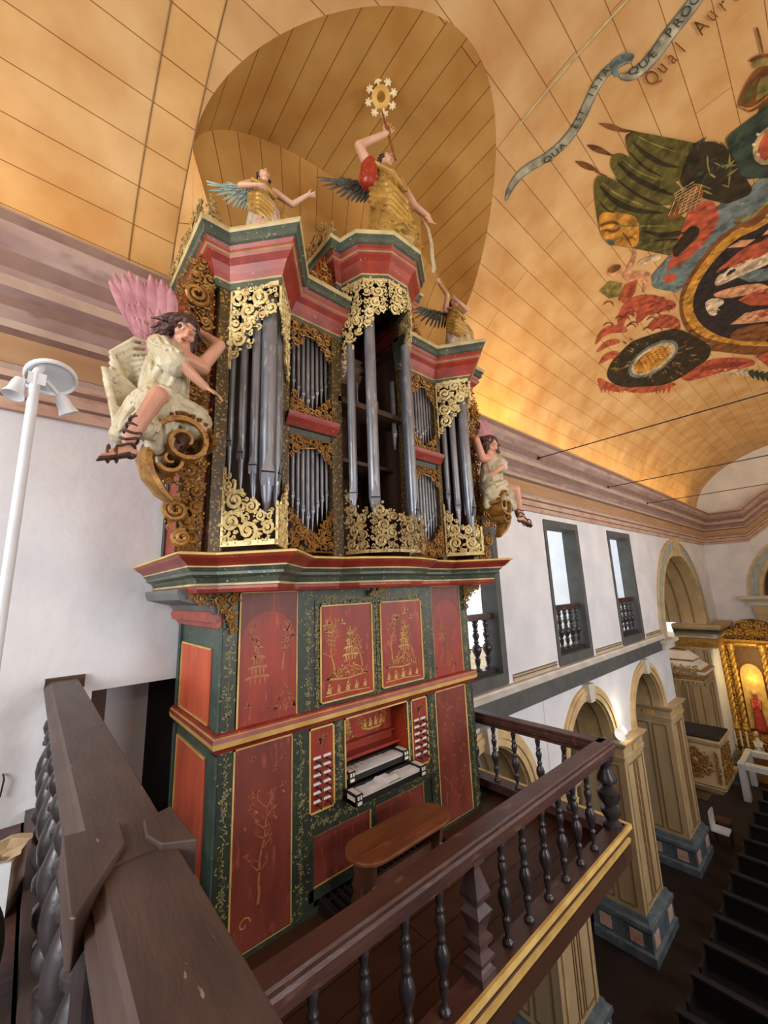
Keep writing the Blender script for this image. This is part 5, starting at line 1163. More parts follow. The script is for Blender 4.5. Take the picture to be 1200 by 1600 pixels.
def wing(parent, root, tip, down, L, mk, n=13, name='wing', thick=.012, back=(0, 0, 0), fan=.92):
    """feathered wing: leading edge root->elbow->tip, feathers towards down"""
    root = Vector(root); tip = Vector(tip); down = Vector(down).normalized(); e = tip-root; nrm_ = e.cross(down).normalized(); nrm_ = -nrm_ if nrm_.y > 0 else nrm_; mb = MB(); wr_ = random.Random(5)
    def feather(p, d, L_, w_, lift):
        d = d.normalized(); s_ = nrm_.cross(d).normalized(); vs = []; ring = []
        for j, (q, ww) in enumerate(((0, .5), (.25, .9), (.6, 1.0), (.85, .75), (.97, .35), (1.0, .05))):
            c = p+d*L_*q+nrm_*(lift+.02*L_*sin(q*3)); 
            for a_, b_ in ((-1, 0), (0, 1), (1, 0), (0, -1)): vs.append(c+s_*w_*ww*a_+nrm_*thick*b_*(.8 if j < 5 else .2))
        fs = [(j*4+k, j*4+(k+1) % 4, (j+1)*4+(k+1) % 4, (j+1)*4+k) for j in range(5) for k in range(4)]+[(0, 3, 2, 1), (20, 21, 22, 23)]
        mb.add(vs, fs)
    for row, (f0, nn, LL, lift) in enumerate(((1.0, n, 1.0, 0), (.62, n, .62, thick*1.6), (.36, n, .38, thick*3.0), (.18, n-1, .22, thick*4.2))):
        for k in range(nn):
            t = k/(nn-1); p = root+e*(t*.88)+Vector(back)*sin(pi*t); d = down.lerp(e.normalized(), t*t*fan if row == 0 else t*.8*fan)
            feather(p-d*.02, d, L*LL*(.62+.38*sin(pi*(.25+.6*t)))*wr_.uniform(.93, 1.05), L*.050*(1.1 if row < 2 else .85), lift+(k % 2)*thick*.7)
    pts = [root+e*q+Vector(back)*sin(pi*q)+nrm_*thick*2 for q in [k/8 for k in range(9)]]; mb.tube(pts, [L*.06, L*.07, L*.065, L*.055, L*.05, L*.04, L*.035, L*.028, L*.015], 8)
    return mb.build(name, mk, parent, smooth='auto')

# --- seated angel on the left flank: leans on the case, one knee bared, pink wings
def side_angel(ox, sg, z, lab, wmat, detail=.0075):
    """sg=1 left flank of the organ (limbs spread towards -X), sg=-1 mirrored on the right flank"""
    t = thing('seated_angel', (ox, 2.95, z-.9), lab, 'statue', 'seated angels on the flanks of the organ')
    def V(x, y, zz): return (ox+sg*x, y, z+zz)
    bd = MB(); hc = V(0, 2.86, 0); hf = (sg*.06, -.85, -.48); hu = (sg*.28, -.35, .9)
    head_mb(bd, hc, hf, hu, .95)
    limb(bd, [V(-.02, 2.93, -.18), V(-.06, 2.97, -.42), V(-.08, 2.99, -.62)], [.10, .105, .13])
    limb(bd, [V(-.13, 2.90, -.16), V(.15, 2.92, -.20)], [.068, .060]); limb(bd, [V(.0, 2.89, -.06), V(.0, 2.92, -.18)], [.05, .07])
    limb(bd, [V(.15, 2.92, -.19), V(.265, 2.90, .02), V(.15, 2.98, .12)], [.054, .044, .028]); hand_mb(bd, V(.15, 2.98, .12), (-sg*.9, .0, .25), (0, -.3, -1), .9, .3, sg)
    limb(bd, [V(-.15, 2.90, -.18), V(-.02, 2.74, -.34), V(.14, 2.76, -.44)], [.056, .044, .028]); hand_mb(bd, V(.14, 2.76, -.44), (sg*.85, -.05, -.30), (-.1, .5, -1), .9, .35, -sg)
    limb(bd, [V(-.10, 2.96, -.62), V(-.17, 2.66, -.64), V(-.30, 2.70, -.96)], [.085, .058, .036]); foot_mb(bd, V(-.31, 2.70, -1.0), (-sg*.85, -.38, -.28), (-.2*sg, 0, 1), .95)
    limb(bd, [V(.03, 2.98, -.62), V(.06, 2.86, -.72), V(.02, 2.92, -.80)], [.08, .05, .04])
    o = bd.build('body', 'skin', t, smooth=True); remesh(o, detail*.85, 2, .5); face_marks(t, hc, hf, hu, .95)
    hr = MB(); hair_mb(hr, hc, hf, hu, 1.0, 5, .17, (-sg*.22, .1, .1)); hair_mb(hr, hc, hf, hu, 1.02, 15, .12, (sg*.1, .1, .2)); o = hr.build('hair', 'hair', t, smooth=True); remesh(o, detail*.7, 1, .4)
    rb = MB()       # tunic: bodice, sleeve, skirt opened over the bare knee
    folds(rb, V(-.07, 2.93, -.20), V(-.09, 2.98, -.60), .135, .165, 3, 12, .45); folds(rb, V(-.15, 2.90, -.15), V(-.06, 2.78, -.32), .085, .100, 4, 8, .5)
    folds(rb, V(-.02, 2.95, -.58), V(.12, 2.82, -.74), .14, .10, 5, 10, .5); folds(rb, V(-.12, 3.0, -.56), V(-.17, 2.76, -.68), .15, .115, 6, 9, .5)
    folds(rb, V(-.08, 2.82, -.64), V(-.12, 2.86, -.90), .10, .085, 7, 9, .55); folds(rb, V(-.22, 2.86, -.60), V(-.32, 2.90, -.86), .085, .075, 8, 7, .6)
    folds(rb, V(-.16, 2.84, -.55), V(.13, 2.84, -.68), .09, .10, 17, 9, .5); folds(rb, V(.06, 2.88, -.60), V(.17, 2.90, -.86), .09, .05, 19, 8, .6); folds(rb, V(-.14, 2.80, -.62), V(-.22, 2.76, -.84), .075, .085, 21, 8, .6)
    o = rb.build('robe', 'cloth_cream', t, smooth=True); remesh(o, detail*.8, 1, .4)
    cl = MB()       # mantle flying out behind
    for k in range(10):
        q = k/9; k = k*.68; cloth_tube(cl, [V(-.12-.05*q, 2.98, -.10-.05*k), V(-.28-.03*q, 3.0+.02*k, -.10-.07*k), V(-.40+.02*q, 3.02, -.24-.06*k), V(-.30+.02*k, 3.0, -.46-.04*k), V(-.14, 3.0, -.60)], [.012, .019, .021, .018, .012], int(k*10), 2)
    for k in range(10):
        k = k*.47; cloth_tube(cl, [V(-.14, 3.0, -.56-.02*k), V(-.34, 2.98, -.42-.05*k), V(-.44+.02*k, 2.96, -.40-.08*k), V(-.36, 2.94, -.66-.03*k), V(-.20, 2.9, -.74)], [.012, .018, .020, .018, .012], int(k*10)+9, 2)
    o = cl.build('mantle', 'cloth_cream', t, smooth=True); remesh(o, detail*.8, 1, .4)
    sd = MB()       # laced sandal
    A = Vector(V(-.25, 2.70, -.86)); 
    for k in range(5):
        zc = -.82-.045*k; sd.tube([V(-.26-.012*k+.047*cos(q*pi/6), 2.70+.047*sin(q*pi/6), zc+.012*sin(q+k)) for q in range(13)], .008, 6)
    sd.cap(V(-.245, 2.725, -.80), V(-.295, 2.735, -.97), .048, .036); foot_mb(sd, V(-.314, 2.703, -1.018), (-sg*.85, -.38, -.28), (-.2*sg, 0, 1), .94)
    for d0 in (.05, .10):
        c_ = Vector(V(-.31, 2.70, -1.0))+Vector((-sg*.85, -.38, -.28)).normalized()*d0; sd.tube([c_+Vector((.02*cos(q*pi/5)*.5, .048*cos(q*pi/5), .05*sin(q*pi/5)-.045)) for q in range(11)], .008, 6)
    sd.build('sandal', 'sandal', t, smooth=True)
    wing(t, V(-.04, 3.02, -.16), V(-.26, 3.05, -.08), (-sg*.02, .02, 1), .66, wmat, 12, back=(-sg*.02, 0, -.04), fan=.40, thick=.010); wing(t, V(.10, 3.06, .02), V(-.02, 3.10, .06), (-sg*.7, 0, .7), .30, wmat, 9, fan=.3, thick=.009)
    return t
side_angel(.64, 1, 1.90, 'large seated angel with pink wings and cream robe on the left flank of the organ', 'wing_pink')
side_angel(2*OX-.78, -1, 1.88, 'smaller looking seated angel in cream robe on the right flank of the organ', 'wing_pink', .010)
# gilded volute brackets that carry the two seated angels
for s_ in (0, 1):
    X = (lambda x: 2*OX-x-.08) if s_ else (lambda x: x)
    t = thing('angel_bracket', (X(.7), 3.0, .45), 'gilded scroll bracket carrying the angel on the %s flank of the organ' % ('right' if s_ else 'left'), 'bracket', 'scroll brackets under the seated angels')
    mb = MB()
    def vol(cx, cz, R, a0, turns, sg, y0, y1, th):
        n = 34; P_ = []
        for k in range(n): q_ = k/(n-1); a = a0+sg*turns*2*pi*q_; r = R*(1-.78*q_); P_.append((X(cx+r*cos(a)), cz+r*sin(a), th*(1-.5*q_)))
        vs = []
        for (x, z, h) in P_:
            d = Vector((x-X(cx), 0, z-cz)); d = d.normalized() if d.length > 0 else Vector((1, 0, 0))
            for yy, e in ((y0, 0), (y1, 0), (y1, h), (y0, h)): vs.append((x-d.x*e, yy, z-d.z*e))
        mb.add(vs, [(i*4+j, i*4+(j+1) % 4, (i+1)*4+(j+1) % 4, (i+1)*4+j) for i in range(n-1) for j in range(4)]+[(0, 1, 2, 3), (n*4-4, n*4-3, n*4-2, n*4-1)])
    vol(.66, 1.02, .19, 2.6, 1.5, -1, 2.72, 3.06, .035); vol(.60, .90, .10, 3.6, 1.3, 1, 2.78, 3.02, .025)
    for k in range(12):
        a = 2.8-k*.24; c = Vector((X(.66+.195*cos(a)), 2.89, 1.02+.195*sin(a))); mb.ell(c, (.035, .19, .03), seg=10, rings=6)
    # tail strap curving down into the wing
    pts = [(.49, 1.0), (.47, .90), (.50, .80), (.57, .70), (.64, .64)]
    mb.tube([(X(x), 2.92, z) for x, z in pts], [.045, .055, .05, .04, .025], 9, flat=((0, 1, 0), 2.2))
    scrolls(mb, [(X(.56), .75), (X(.86), .75), (X(.90), 1.10), (X(.80), 1.22), (X(.60), .95)], FR(2.98), 600+s_, .07, .016, .04)
    mb.build('volute', 'gold_dark', t, smooth='auto')

# --- standing figures on the cornices
def standing(nm, base, H, f, lab, arms, robe, mantle, wmat, wings_, hair=True, lean=(0, 0, 0), headf=None, headu=(0, 0, 1), vox=.009, hs=None, skirt_mat=None):
    """base: where the feet stand; H: height; arms: [(shoulder side, elbow, wrist, hand dir)] in body frame units of H"""
    b = Vector(base); r, f, u = frame_from(f, (0, 0, 1)); r = -r; ln = Vector(lean)
    def P(x, y, z): return b+(r*x+f*y+u*z)*H+ln*z*H
    t = thing(nm, base, lab, 'statue'); hs = hs or H*.60
    hc = P(0, .03, .925); hf_ = headf or tuple(f)
    bd = MB(); head_mb(bd, hc, hf_, headu, hs)
    limb(bd, [P(0, 0, .84), P(0, 0, .76), P(0, 0, .62), P(0, 0, .50)], [.035*H, .070*H, .065*H, .078*H]); limb(bd, [P(-.10, 0, .80), P(.10, 0, .80)], [.042*H, .042*H])
    for (s_, e_, w_, d_) in arms:
        limb(bd, [P(s_*.115, 0, .80), P(*e_), P(*w_)], [.040*H, .031*H, .021*H]); dv = r*d_[0]+f*d_[1]+u*d_[2]; hand_mb(bd, P(*w_), dv, r*.2*s_-f*.3+u*.9 if abs(d_[2]) < .7 else f, H*.72, .22, s_)
    for s_ in (-1, 1):
        limb(bd, [P(s_*.05, 0, .50), P(s_*.06, .05, .28), P(s_*.06, .01, .06)], [.060*H, .043*H, .027*H]); foot_mb(bd, P(s_*.065, .0, .05), r*s_*.3+f, (0, 0, 1), H*.55)
    o = bd.build('body', 'skin_pale', t, smooth=True); remesh(o, vox*.8, 2, .5); face_marks(t, hc, hf_, headu, hs)
    hr = MB(); hair_mb(hr, hc, hf_, headu, hs*1.02, int(H*100), .08, tuple(-Vector(hf_)*.6)); o = hr.build('hair', 'hair', t, smooth=True); remesh(o, vox*.75, 1, .4)
    rb = MB(); folds(rb, P(0, 0, .81), P(0, .01, .55), .088*H, .105*H, 1, 12, .4)
    o = rb.build('bodice', mantle, t, smooth=True); remesh(o, vox*.8, 1, .4)
    rb = MB(); folds(rb, P(0, .01, .60), P(0, .01, .10), .105*H, .150*H, 2, 14, .55); folds(rb, P(.05, .04, .50), P(.09, .06, .14), .09*H, .10*H, 12, 8, .6)
    o = rb.build('skirt', skirt_mat or robe, t, smooth=True); remesh(o, vox*.8, 1, .4)
    mt = MB(); folds(mt, P(.10, -.02, .62), P(.17, .0, .15), .07*H, .09*H, 41, 7, .6)
    for k in range(5): cloth_tube(mt, [P(-.13, .02, .62-.05*k), P(-.05, .13, .52-.06*k), P(.07, .13, .42-.06*k), P(.15, .0, .36-.05*k)], [.018*H, .030*H, .030*H, .020*H], k, 2)
    for k in range(5): cloth_tube(mt, [P(.12+.012*k, .02, .58), P(.16+.012*k, .04, .44), P(.14+.02*k, .02, .28), P(.12+.02*k, .05, .18)], [.02*H, .03*H, .032*H, .02*H], k+20, 2)
    cloth_tube(mt, [P(-.11, .05, .80), P(0, .10, .70), P(.11, .08, .62)], [.022*H, .030*H, .026*H], 31, 2)
    o = mt.build('mantle', robe, t, smooth=True); remesh(o, vox*.85, 1, .4)
    for s_, root, tip, down, L in wings_: wing(t, P(*root), P(*tip), r*down[0]+f*down[1]+u*down[2], L*H, wmat, 11, thick=.008)
    t.scale = (1.2, 1.2, 1)
    return t, P
# angel over the left tower, arms open
t1, P1 = standing('standing_angel', (1.22, 2.90, 3.03), .78, (-.28, -1, 0), 'gilded angel with pale green wing on top of the left tower of the organ',
    [(-1, (-.21, .06, .64), (-.08, .18, .56), (.7, .3, -.3)), (1, (.28, .02, .70), (.42, .06, .86), (.9, .2, .35))], 'cloth_gold', 'cloth_gold', 'wing_blue',
    [(-1, (-.06, -.10, .78), (-.32, -.14, .82), (-.25, 0, -1), .30), (1, (.06, -.12, .78), (.14, -.40, .86), (0, -.3, -1), .30)], headf=(-.1, -.75, .62), headu=(.1, .6, .75), vox=.007, hs=.52, skirt_mat='cloth_pale')
# tallest figure over the central tower, raising a staff with a star monstrance
t2, P2 = standing('staff_bearer', (2.64, 2.76, 3.65), 1.40, (-.25, -1, 0), 'tallest angel in gilded robe and red mantle on the central tower, raising a staff',
    [(-1, (-.22, .05, .90), (-.04, .11, 1.06), (.4, 0, .9)), (1, (.22, .02, .60), (.30, .06, .50), (.2, .2, -1))], 'cloth_gold', 'cloth_gold', 'wing_grey',
    [(-1, (-.06, -.10, .78), (-.30, -.14, .76), (-.35, 0, -1), .24), (1, (.06, -.10, .78), (.18, -.36, .82), (0, -.3, -1), .26)], headf=(.0, -.85, .45), headu=(0, .4, .9), vox=.009, hs=.72)
mb = MB(); folds(mb, P2(-.13, .02, .82), P2(-.15, .03, .62), .075, .09, 5, 9, .5); o = mb.build('red_sleeve', 'cloth_red', t2, smooth=True); remesh(o, .008, 2, .4)
st = thing('star_staff', (2.60, 2.60, 5.1), 'staff topped with a white pierced star held up by the tallest angel', 'staff')
s0 = P2(.03, .13, .84); s1 = Vector((2.49, 2.60, 5.40)); 
MB().tube([s0, s0.lerp(s1, .5), s1], [.014, .014, .012], 8).lathe(s0.lerp(s1, .62), [(.015, -.05), (.035, -.03), (.03, 0), (.04, .03), (.015, .06)], 10, axis=tuple(s1-s0)).build('shaft', 'bench', st, smooth='auto')
cS = Vector((2.46, 2.58, 5.58)); nS = Vector((-.62, -.62, -.35)).normalized(); aS = Vector((.72, -.69, 0)).normalized(); aS = (aS-nS*aS.dot(nS)).normalized(); bS = nS.cross(aS); bS = bS if bS.z > 0 else -bS
frS = (tuple(cS), tuple(aS), tuple(bS), tuple(nS))
mb = MB(); ri = [(.05*cos(k*pi/14), .06*sin(k*pi/14)) for k in range(28)]; ro = [(.105*cos(k*pi/14), .12*sin(k*pi/14)) for k in range(28)]
for k in range(28): j = (k+1) % 28; mb.prism([ri[k], ro[k], ro[j], ri[j]], frS, -.012, .012)
mb.build('ring', 'gold_edge', st)
for k in range(8):
    mb = MB(); a = k*pi/4+.2; c = cS+aS*.145*cos(a)+bS*.165*sin(a)
    for m in range(5): q = a+(m-2)*.85; mb.cap(c, c+(aS*cos(q)+bS*sin(q))*.036, .013, .011, seg=8)
    mb.cap(cS+aS*.10*cos(a)+bS*.115*sin(a), c, .012, .014, seg=8); mb.build('white_floret', 'white_star', st, smooth=True)
sc = thing('banner', (3.1, 2.62, 4.1), 'narrow whitish carved streamer hanging from the tallest angel\'s lowered hand', 'banner')
w1 = P2(.31, .07, .44); mb = MB(); mb.tube([w1, w1+Vector((.06, -.02, -.10)), w1+Vector((.085, -.03, -.3)), w1+Vector((.085, -.03, -.5)), w1+Vector((.10, -.03, -.62)), w1+Vector((.07, -.03, -.7))], [.02, .03, .034, .034, .04, .015], 8, flat=((0, 1, 0), .4)); mb.build('streamer', 'cloth_cream', sc, smooth=True)
# trumpeter-like angel over the right tower, arm raised
t3, P3 = standing('standing_angel', (2*OX-1.30, 2.92, 3.03), .86, (-.45, -1, 0), 'small gilded angel on the right tower of the organ with one arm raised',
    [(-1, (-.12, .08, 1.0), (-.20, .04, 1.22), (-.2, 0, 1)), (1, (.12, .14, .74), (-.02, .16, .84), (-.8, .1, .4))], 'cloth_gold', 'cloth_gold', 'wing_grey',
    [(-1, (-.06, -.10, .80), (-.48, -.12, .86), (-.2, 0, -1), .30), (1, (.06, -.10, .80), (.2, -.36, .85), (0, -.3, -1), .26)], headf=(-.1, -.9, .3), headu=(0, .3, .95), vox=.008, hs=.54, skirt_mat='cloth_pale')
PAINT = [
('ribbon',5,1,[(4.737,2.361),(4.689,2.245),(4.683,2.079),(4.744,1.937),(4.853,1.759),(4.909,1.569),(4.903,1.397),(4.844,1.235),(4.753,1.107),(4.669,0.99),(4.622,0.879),(4.637,0.763),(4.686,0.672),(4.729,0.637),(4.7,0.608),(4.568,0.654),(4.51,0.778),(4.492,0.911),(4.539,1.036),(4.621,1.157),(4.703,1.28),(4.753,1.429),(4.754,1.584),(4.702,1.754),(4.594,1.929),(4.542,2.091),(4.582,2.27),(4.694,2.375)]),
('ribbon',0,2,[(4.724,2.365),(4.671,2.25),(4.666,2.08),(4.727,1.936),(4.836,1.758),(4.891,1.571),(4.887,1.4),(4.828,1.24),(4.739,1.113),(4.655,0.995),(4.608,0.883),(4.622,0.765),(4.671,0.669),(4.723,0.631),(4.706,0.614),(4.583,0.656),(4.524,0.776),(4.507,0.908),(4.554,1.031),(4.636,1.152),(4.718,1.275),(4.77,1.425),(4.771,1.582),(4.718,1.755),(4.61,1.93),(4.56,2.089),(4.6,2.266),(4.707,2.371)]),
('ribbon',5,3,[(4.747,0.785),(4.862,0.737),(4.95,0.637),(4.97,0.504),(4.935,0.368),(4.877,0.251),(4.842,0.148),(4.807,0.047),(4.762,-0.041),(4.732,-0.1),(4.581,-0.041),(4.608,0.019),(4.648,0.105),(4.677,0.203),(4.708,0.309),(4.767,0.423),(4.801,0.544),(4.796,0.651),(4.765,0.712),(4.706,0.75)]),
('ribbon',0,4,[(4.739,0.777),(4.85,0.734),(4.935,0.638),(4.955,0.507),(4.921,0.373),(4.863,0.256),(4.829,0.153),(4.794,0.052),(4.749,-0.036),(4.72,-0.095),(4.593,-0.045),(4.62,0.014),(4.66,0.1),(4.69,0.199),(4.721,0.304),(4.781,0.419),(4.815,0.541),(4.81,0.65),(4.776,0.715),(4.715,0.757)]),
('ribbon',1,5,[(4.708,0.761),(4.611,0.77),(4.619,0.702),(4.699,0.618),(4.681,0.585),(4.612,0.603),(4.545,0.663),(4.507,0.747),(4.517,0.808),(4.656,0.815),(4.727,0.79)]),
('flags',7,1,[(5.027,1.132),(5.258,1.061),(5.476,0.93),(5.462,0.92),(5.196,1.01),(5.019,1.125)]),
('flags',7,1,[(5.144,1.337),(5.339,1.302),(5.594,1.172),(5.582,1.16),(5.281,1.236),(5.137,1.329)]),
('flags',7,1,[(5.194,1.525),(5.406,1.494),(5.651,1.372),(5.639,1.359),(5.349,1.423),(5.188,1.516)]),
('flags',7,1,[(5.207,1.063),(5.53,0.884),(6.253,0.521),(6.229,0.509),(5.509,0.871),(5.187,1.051)]),
('flags',7,1,[(5.6,1.409),(5.837,1.336),(5.822,1.317),(5.586,1.391)]),
('flags',7,1,[(5.516,1.212),(5.722,1.113),(5.7,1.099),(5.495,1.198)]),
('flags',2,2,[(5.469,0.925),(5.65,0.792),(5.963,0.631),(6.27,0.461),(6.513,0.303),(6.807,0.239),(6.811,0.453),(6.91,0.603),(6.762,0.802),(6.317,0.99),(5.98,1.024),(5.744,0.999),(5.539,0.981)]),
('flags',2,3,[(5.588,1.166),(5.655,1.07),(5.904,1.0),(6.327,0.857),(6.774,0.704),(7.103,0.645),(7.3,0.794),(7.037,0.98),(6.549,1.132),(6.16,1.225),(5.896,1.242),(5.679,1.235)]),
('flags',2,4,[(5.672,1.432),(5.723,1.359),(5.973,1.27),(6.388,1.155),(6.864,1.006),(7.291,0.9),(7.802,0.801),(8.039,0.631),(8.33,0.65),(8.449,0.865),(8.565,1.094),(8.272,1.105),(8.123,1.028),(7.876,1.248),(7.609,1.462),(7.265,1.605),(7.04,1.74),(6.757,1.762),(6.438,1.699),(6.098,1.604),(5.796,1.509)]),
('flags',3,5,[(5.65,0.926),(6.001,0.883),(6.404,0.756),(6.631,0.607),(6.601,0.596),(6.35,0.719),(5.979,0.837),(5.649,0.912)]),
('flags',3,5,[(5.76,0.992),(6.159,0.956),(6.597,0.798),(6.586,0.788),(6.146,0.927),(5.761,0.983)]),
('flags',3,5,[(5.744,1.161),(6.192,1.115),(6.661,0.965),(7.074,0.781),(7.045,0.763),(6.601,0.917),(6.164,1.061),(5.742,1.144)]),
('flags',3,5,[(5.936,1.26),(6.441,1.184),(6.93,1.033),(7.122,0.932),(7.103,0.923),(6.894,1.006),(6.422,1.153),(5.933,1.251)]),
('flags',3,5,[(5.836,1.451),(6.275,1.445),(6.794,1.296),(7.29,0.975),(7.243,0.96),(6.706,1.245),(6.25,1.379),(5.839,1.431)]),
('flags',3,5,[(6.054,1.551),(6.452,1.53),(6.902,1.321),(6.886,1.313),(6.431,1.504),(6.055,1.542)]),
('flags',3,5,[(7.33,1.297),(7.831,1.116),(8.088,0.855),(8.154,0.685),(8.091,0.682),(7.937,0.84),(7.705,1.08),(7.302,1.282)]),
('flags',3,5,[(7.722,1.245),(8.029,1.006),(8.285,0.871),(8.263,0.863),(7.967,0.991),(7.703,1.241)]),
('flags',3,5,[(5.74,0.821),(6.047,0.72),(6.266,0.583),(6.252,0.578),(6.02,0.703),(5.735,0.815)]),
('flags',4,6,[(5.647,0.859),(5.942,0.754),(6.341,0.572),(6.321,0.561),(5.926,0.741),(5.635,0.845)]),
('flags',4,6,[(5.775,1.102),(6.172,1.022),(6.577,0.861),(6.557,0.847),(6.159,1.006),(5.77,1.085)]),
('flags',4,6,[(5.838,1.413),(6.26,1.342),(6.821,1.147),(6.797,1.128),(6.246,1.322),(5.832,1.392)]),
('flags',4,6,[(6.77,1.556),(7.228,1.263),(7.598,1.015),(7.559,1.005),(7.191,1.252),(6.737,1.544)]),
('flags',8,5,[(6.283,1.626),(6.419,1.509),(6.728,1.341),(6.995,1.251),(7.528,1.416),(7.518,1.518),(7.265,1.605),(7.04,1.74),(6.757,1.762),(6.495,1.71)]),
('flags',7,6,[(6.527,1.708),(6.651,1.554),(6.831,1.511),(6.835,1.586),(6.646,1.673),(6.668,1.688),(6.916,1.602),(6.884,1.458),(6.586,1.53),(6.481,1.702)]),
('flags',5,6,[(6.825,1.745),(6.982,1.675),(7.152,1.673),(7.04,1.74)]),
('flags',7,6,[(7.003,1.526),(7.217,1.516),(7.445,1.529),(7.455,1.506),(7.222,1.493),(7.004,1.503)]),
('flags',7,6,[(7.219,1.542),(7.265,1.438),(7.427,1.434),(7.428,1.418),(7.241,1.427),(7.186,1.54)]),
('foliage',3,6,[(6.528,0.456),(6.392,0.338),(6.543,0.28),(6.57,0.198),(6.713,0.165),(6.78,0.09),(7.019,0.069),(7.188,0.02),(7.422,0.112),(7.548,0.208),(7.722,0.171),(7.8,0.058),(7.906,-0.082),(8.102,-0.029),(8.026,0.087),(7.993,0.277),(7.696,0.295),(7.595,0.476),(7.243,0.541),(6.936,0.675),(6.726,0.562)]),
('foliage',4,7,[(6.963,0.249),(7.092,0.211),(7.2,0.158),(7.194,0.154),(7.064,0.193),(6.958,0.245)]),
('foliage',9,7,[(6.486,0.358),(6.491,0.291),(6.454,0.233),(6.445,0.235),(6.44,0.301),(6.476,0.36)]),
('foliage',4,7,[(7.357,0.456),(7.486,0.418),(7.588,0.365),(7.58,0.361),(7.45,0.399),(7.35,0.452)]),
('foliage',9,7,[(7.158,0.307),(7.102,0.276),(7.015,0.264),(7.007,0.268),(7.062,0.299),(7.15,0.312)]),
('foliage',4,7,[(7.236,0.153),(7.229,0.088),(7.177,0.034),(7.166,0.036),(7.173,0.1),(7.225,0.156)]),
('foliage',9,7,[(7.07,0.474),(7.054,0.413),(6.994,0.363),(6.983,0.366),(6.998,0.426),(7.059,0.477)]),
('foliage',4,7,[(7.144,0.507),(7.262,0.464),(7.348,0.408),(7.34,0.405),(7.222,0.448),(7.137,0.504)]),
('foliage',9,7,[(7.407,0.174),(7.352,0.111),(7.255,0.063),(7.245,0.066),(7.299,0.128),(7.397,0.178)]),
('foliage',4,7,[(7.139,0.168),(7.246,0.098),(7.312,0.022),(7.302,0.021),(7.197,0.091),(7.13,0.167)]),
('foliage',9,7,[(6.588,0.363),(6.527,0.337),(6.441,0.33),(6.435,0.334),(6.494,0.36),(6.582,0.368)]),
('foliage',4,7,[(7.127,0.319),(7.03,0.303),(6.92,0.309),(6.916,0.314),(7.01,0.33),(7.123,0.325)]),
('foliage',9,7,[(6.881,0.299),(6.932,0.237),(6.94,0.177),(6.929,0.177),(6.879,0.238),(6.871,0.299)]),
('foliage',4,7,[(7.391,0.162),(7.406,0.085),(7.373,0.018),(7.361,0.019),(7.347,0.094),(7.379,0.164)]),
('foliage',9,7,[(7.418,0.128),(7.352,0.1),(7.258,0.092),(7.25,0.097),(7.315,0.124),(7.411,0.133)]),
('foliage',4,7,[(7.619,0.169),(7.519,0.134),(7.391,0.12),(7.384,0.125),(7.481,0.159),(7.612,0.174)]),
('foliage',9,7,[(7.202,0.433),(7.167,0.376),(7.089,0.333),(7.078,0.337),(7.113,0.393),(7.191,0.437)]),
('foliage',4,7,[(7.15,0.494),(7.308,0.436),(7.437,0.364),(7.43,0.36),(7.27,0.419),(7.142,0.49)]),
('foliage',9,7,[(7.106,0.166),(7.206,0.16),(7.305,0.134),(7.304,0.129),(7.202,0.135),(7.105,0.161)]),
('foliage',4,7,[(7.499,0.24),(7.589,0.211),(7.646,0.168),(7.638,0.165),(7.548,0.195),(7.491,0.237)]),
('foliage',9,7,[(7.028,0.475),(7.039,0.42),(7.005,0.374),(6.993,0.376),(6.982,0.43),(7.016,0.477)]),
('foliage',4,7,[(7.268,0.11),(7.14,0.076),(6.991,0.063),(6.985,0.067),(7.108,0.1),(7.261,0.115)]),
('foliage',9,7,[(6.942,0.446),(7.024,0.418),(7.076,0.377),(7.068,0.374),(6.986,0.403),(6.935,0.443)]),
('foliage',4,7,[(7.101,0.332),(7.204,0.312),(7.289,0.274),(7.285,0.27),(7.181,0.291),(7.096,0.327)]),
('foliage',9,7,[(7.055,0.13),(7.22,0.124),(7.393,0.096),(7.394,0.091),(7.223,0.098),(7.056,0.125)]),
('foliage',4,7,[(6.964,0.315),(6.871,0.287),(6.756,0.279),(6.75,0.284),(6.84,0.312),(6.957,0.32)]),
('foliage',9,7,[(7.146,0.254),(7.138,0.193),(7.087,0.143),(7.076,0.145),(7.083,0.205),(7.134,0.257)]),
('foliage',9,5,[(6.578,0.412),(6.386,0.414),(6.382,0.419),(6.541,0.453)]),
('foliage',9,5,[(6.621,0.373),(6.401,0.39),(6.398,0.395),(6.597,0.414)]),
('foliage',9,5,[(6.671,0.335),(6.433,0.353),(6.43,0.358),(6.647,0.376)]),
('foliage',9,5,[(6.725,0.296),(6.483,0.302),(6.479,0.307),(6.692,0.337)]),
('foliage',9,5,[(6.768,0.257),(6.495,0.28),(6.492,0.285),(6.747,0.298)]),
('foliage',9,5,[(6.819,0.219),(6.533,0.238),(6.53,0.243),(6.794,0.259)]),
('foliage',9,5,[(6.875,0.18),(6.6,0.173),(6.595,0.177),(6.835,0.22)]),
('foliage',9,5,[(6.918,0.141),(6.638,0.154),(6.634,0.159),(6.89,0.181)]),
('foliage',9,5,[(6.966,0.102),(6.699,0.117),(6.695,0.122),(6.939,0.142)]),
('foliage',9,5,[(7.007,0.063),(6.732,0.102),(6.731,0.107),(6.995,0.103)]),
('foliage',9,5,[(7.059,0.024),(6.811,0.051),(6.809,0.056),(7.039,0.064)]),
('foliage',9,5,[(7.108,-0.015),(6.879,0.008),(6.876,0.013),(7.085,0.025)]),
('foliage',10,8,[(7.044,0.766),(7.078,0.505),(7.061,0.506),(7.026,0.767)]),
('foliage',10,8,[(7.099,0.769),(7.139,0.501),(7.122,0.502),(7.081,0.77)]),
('foliage',10,8,[(7.156,0.772),(7.201,0.497),(7.183,0.498),(7.137,0.773)]),
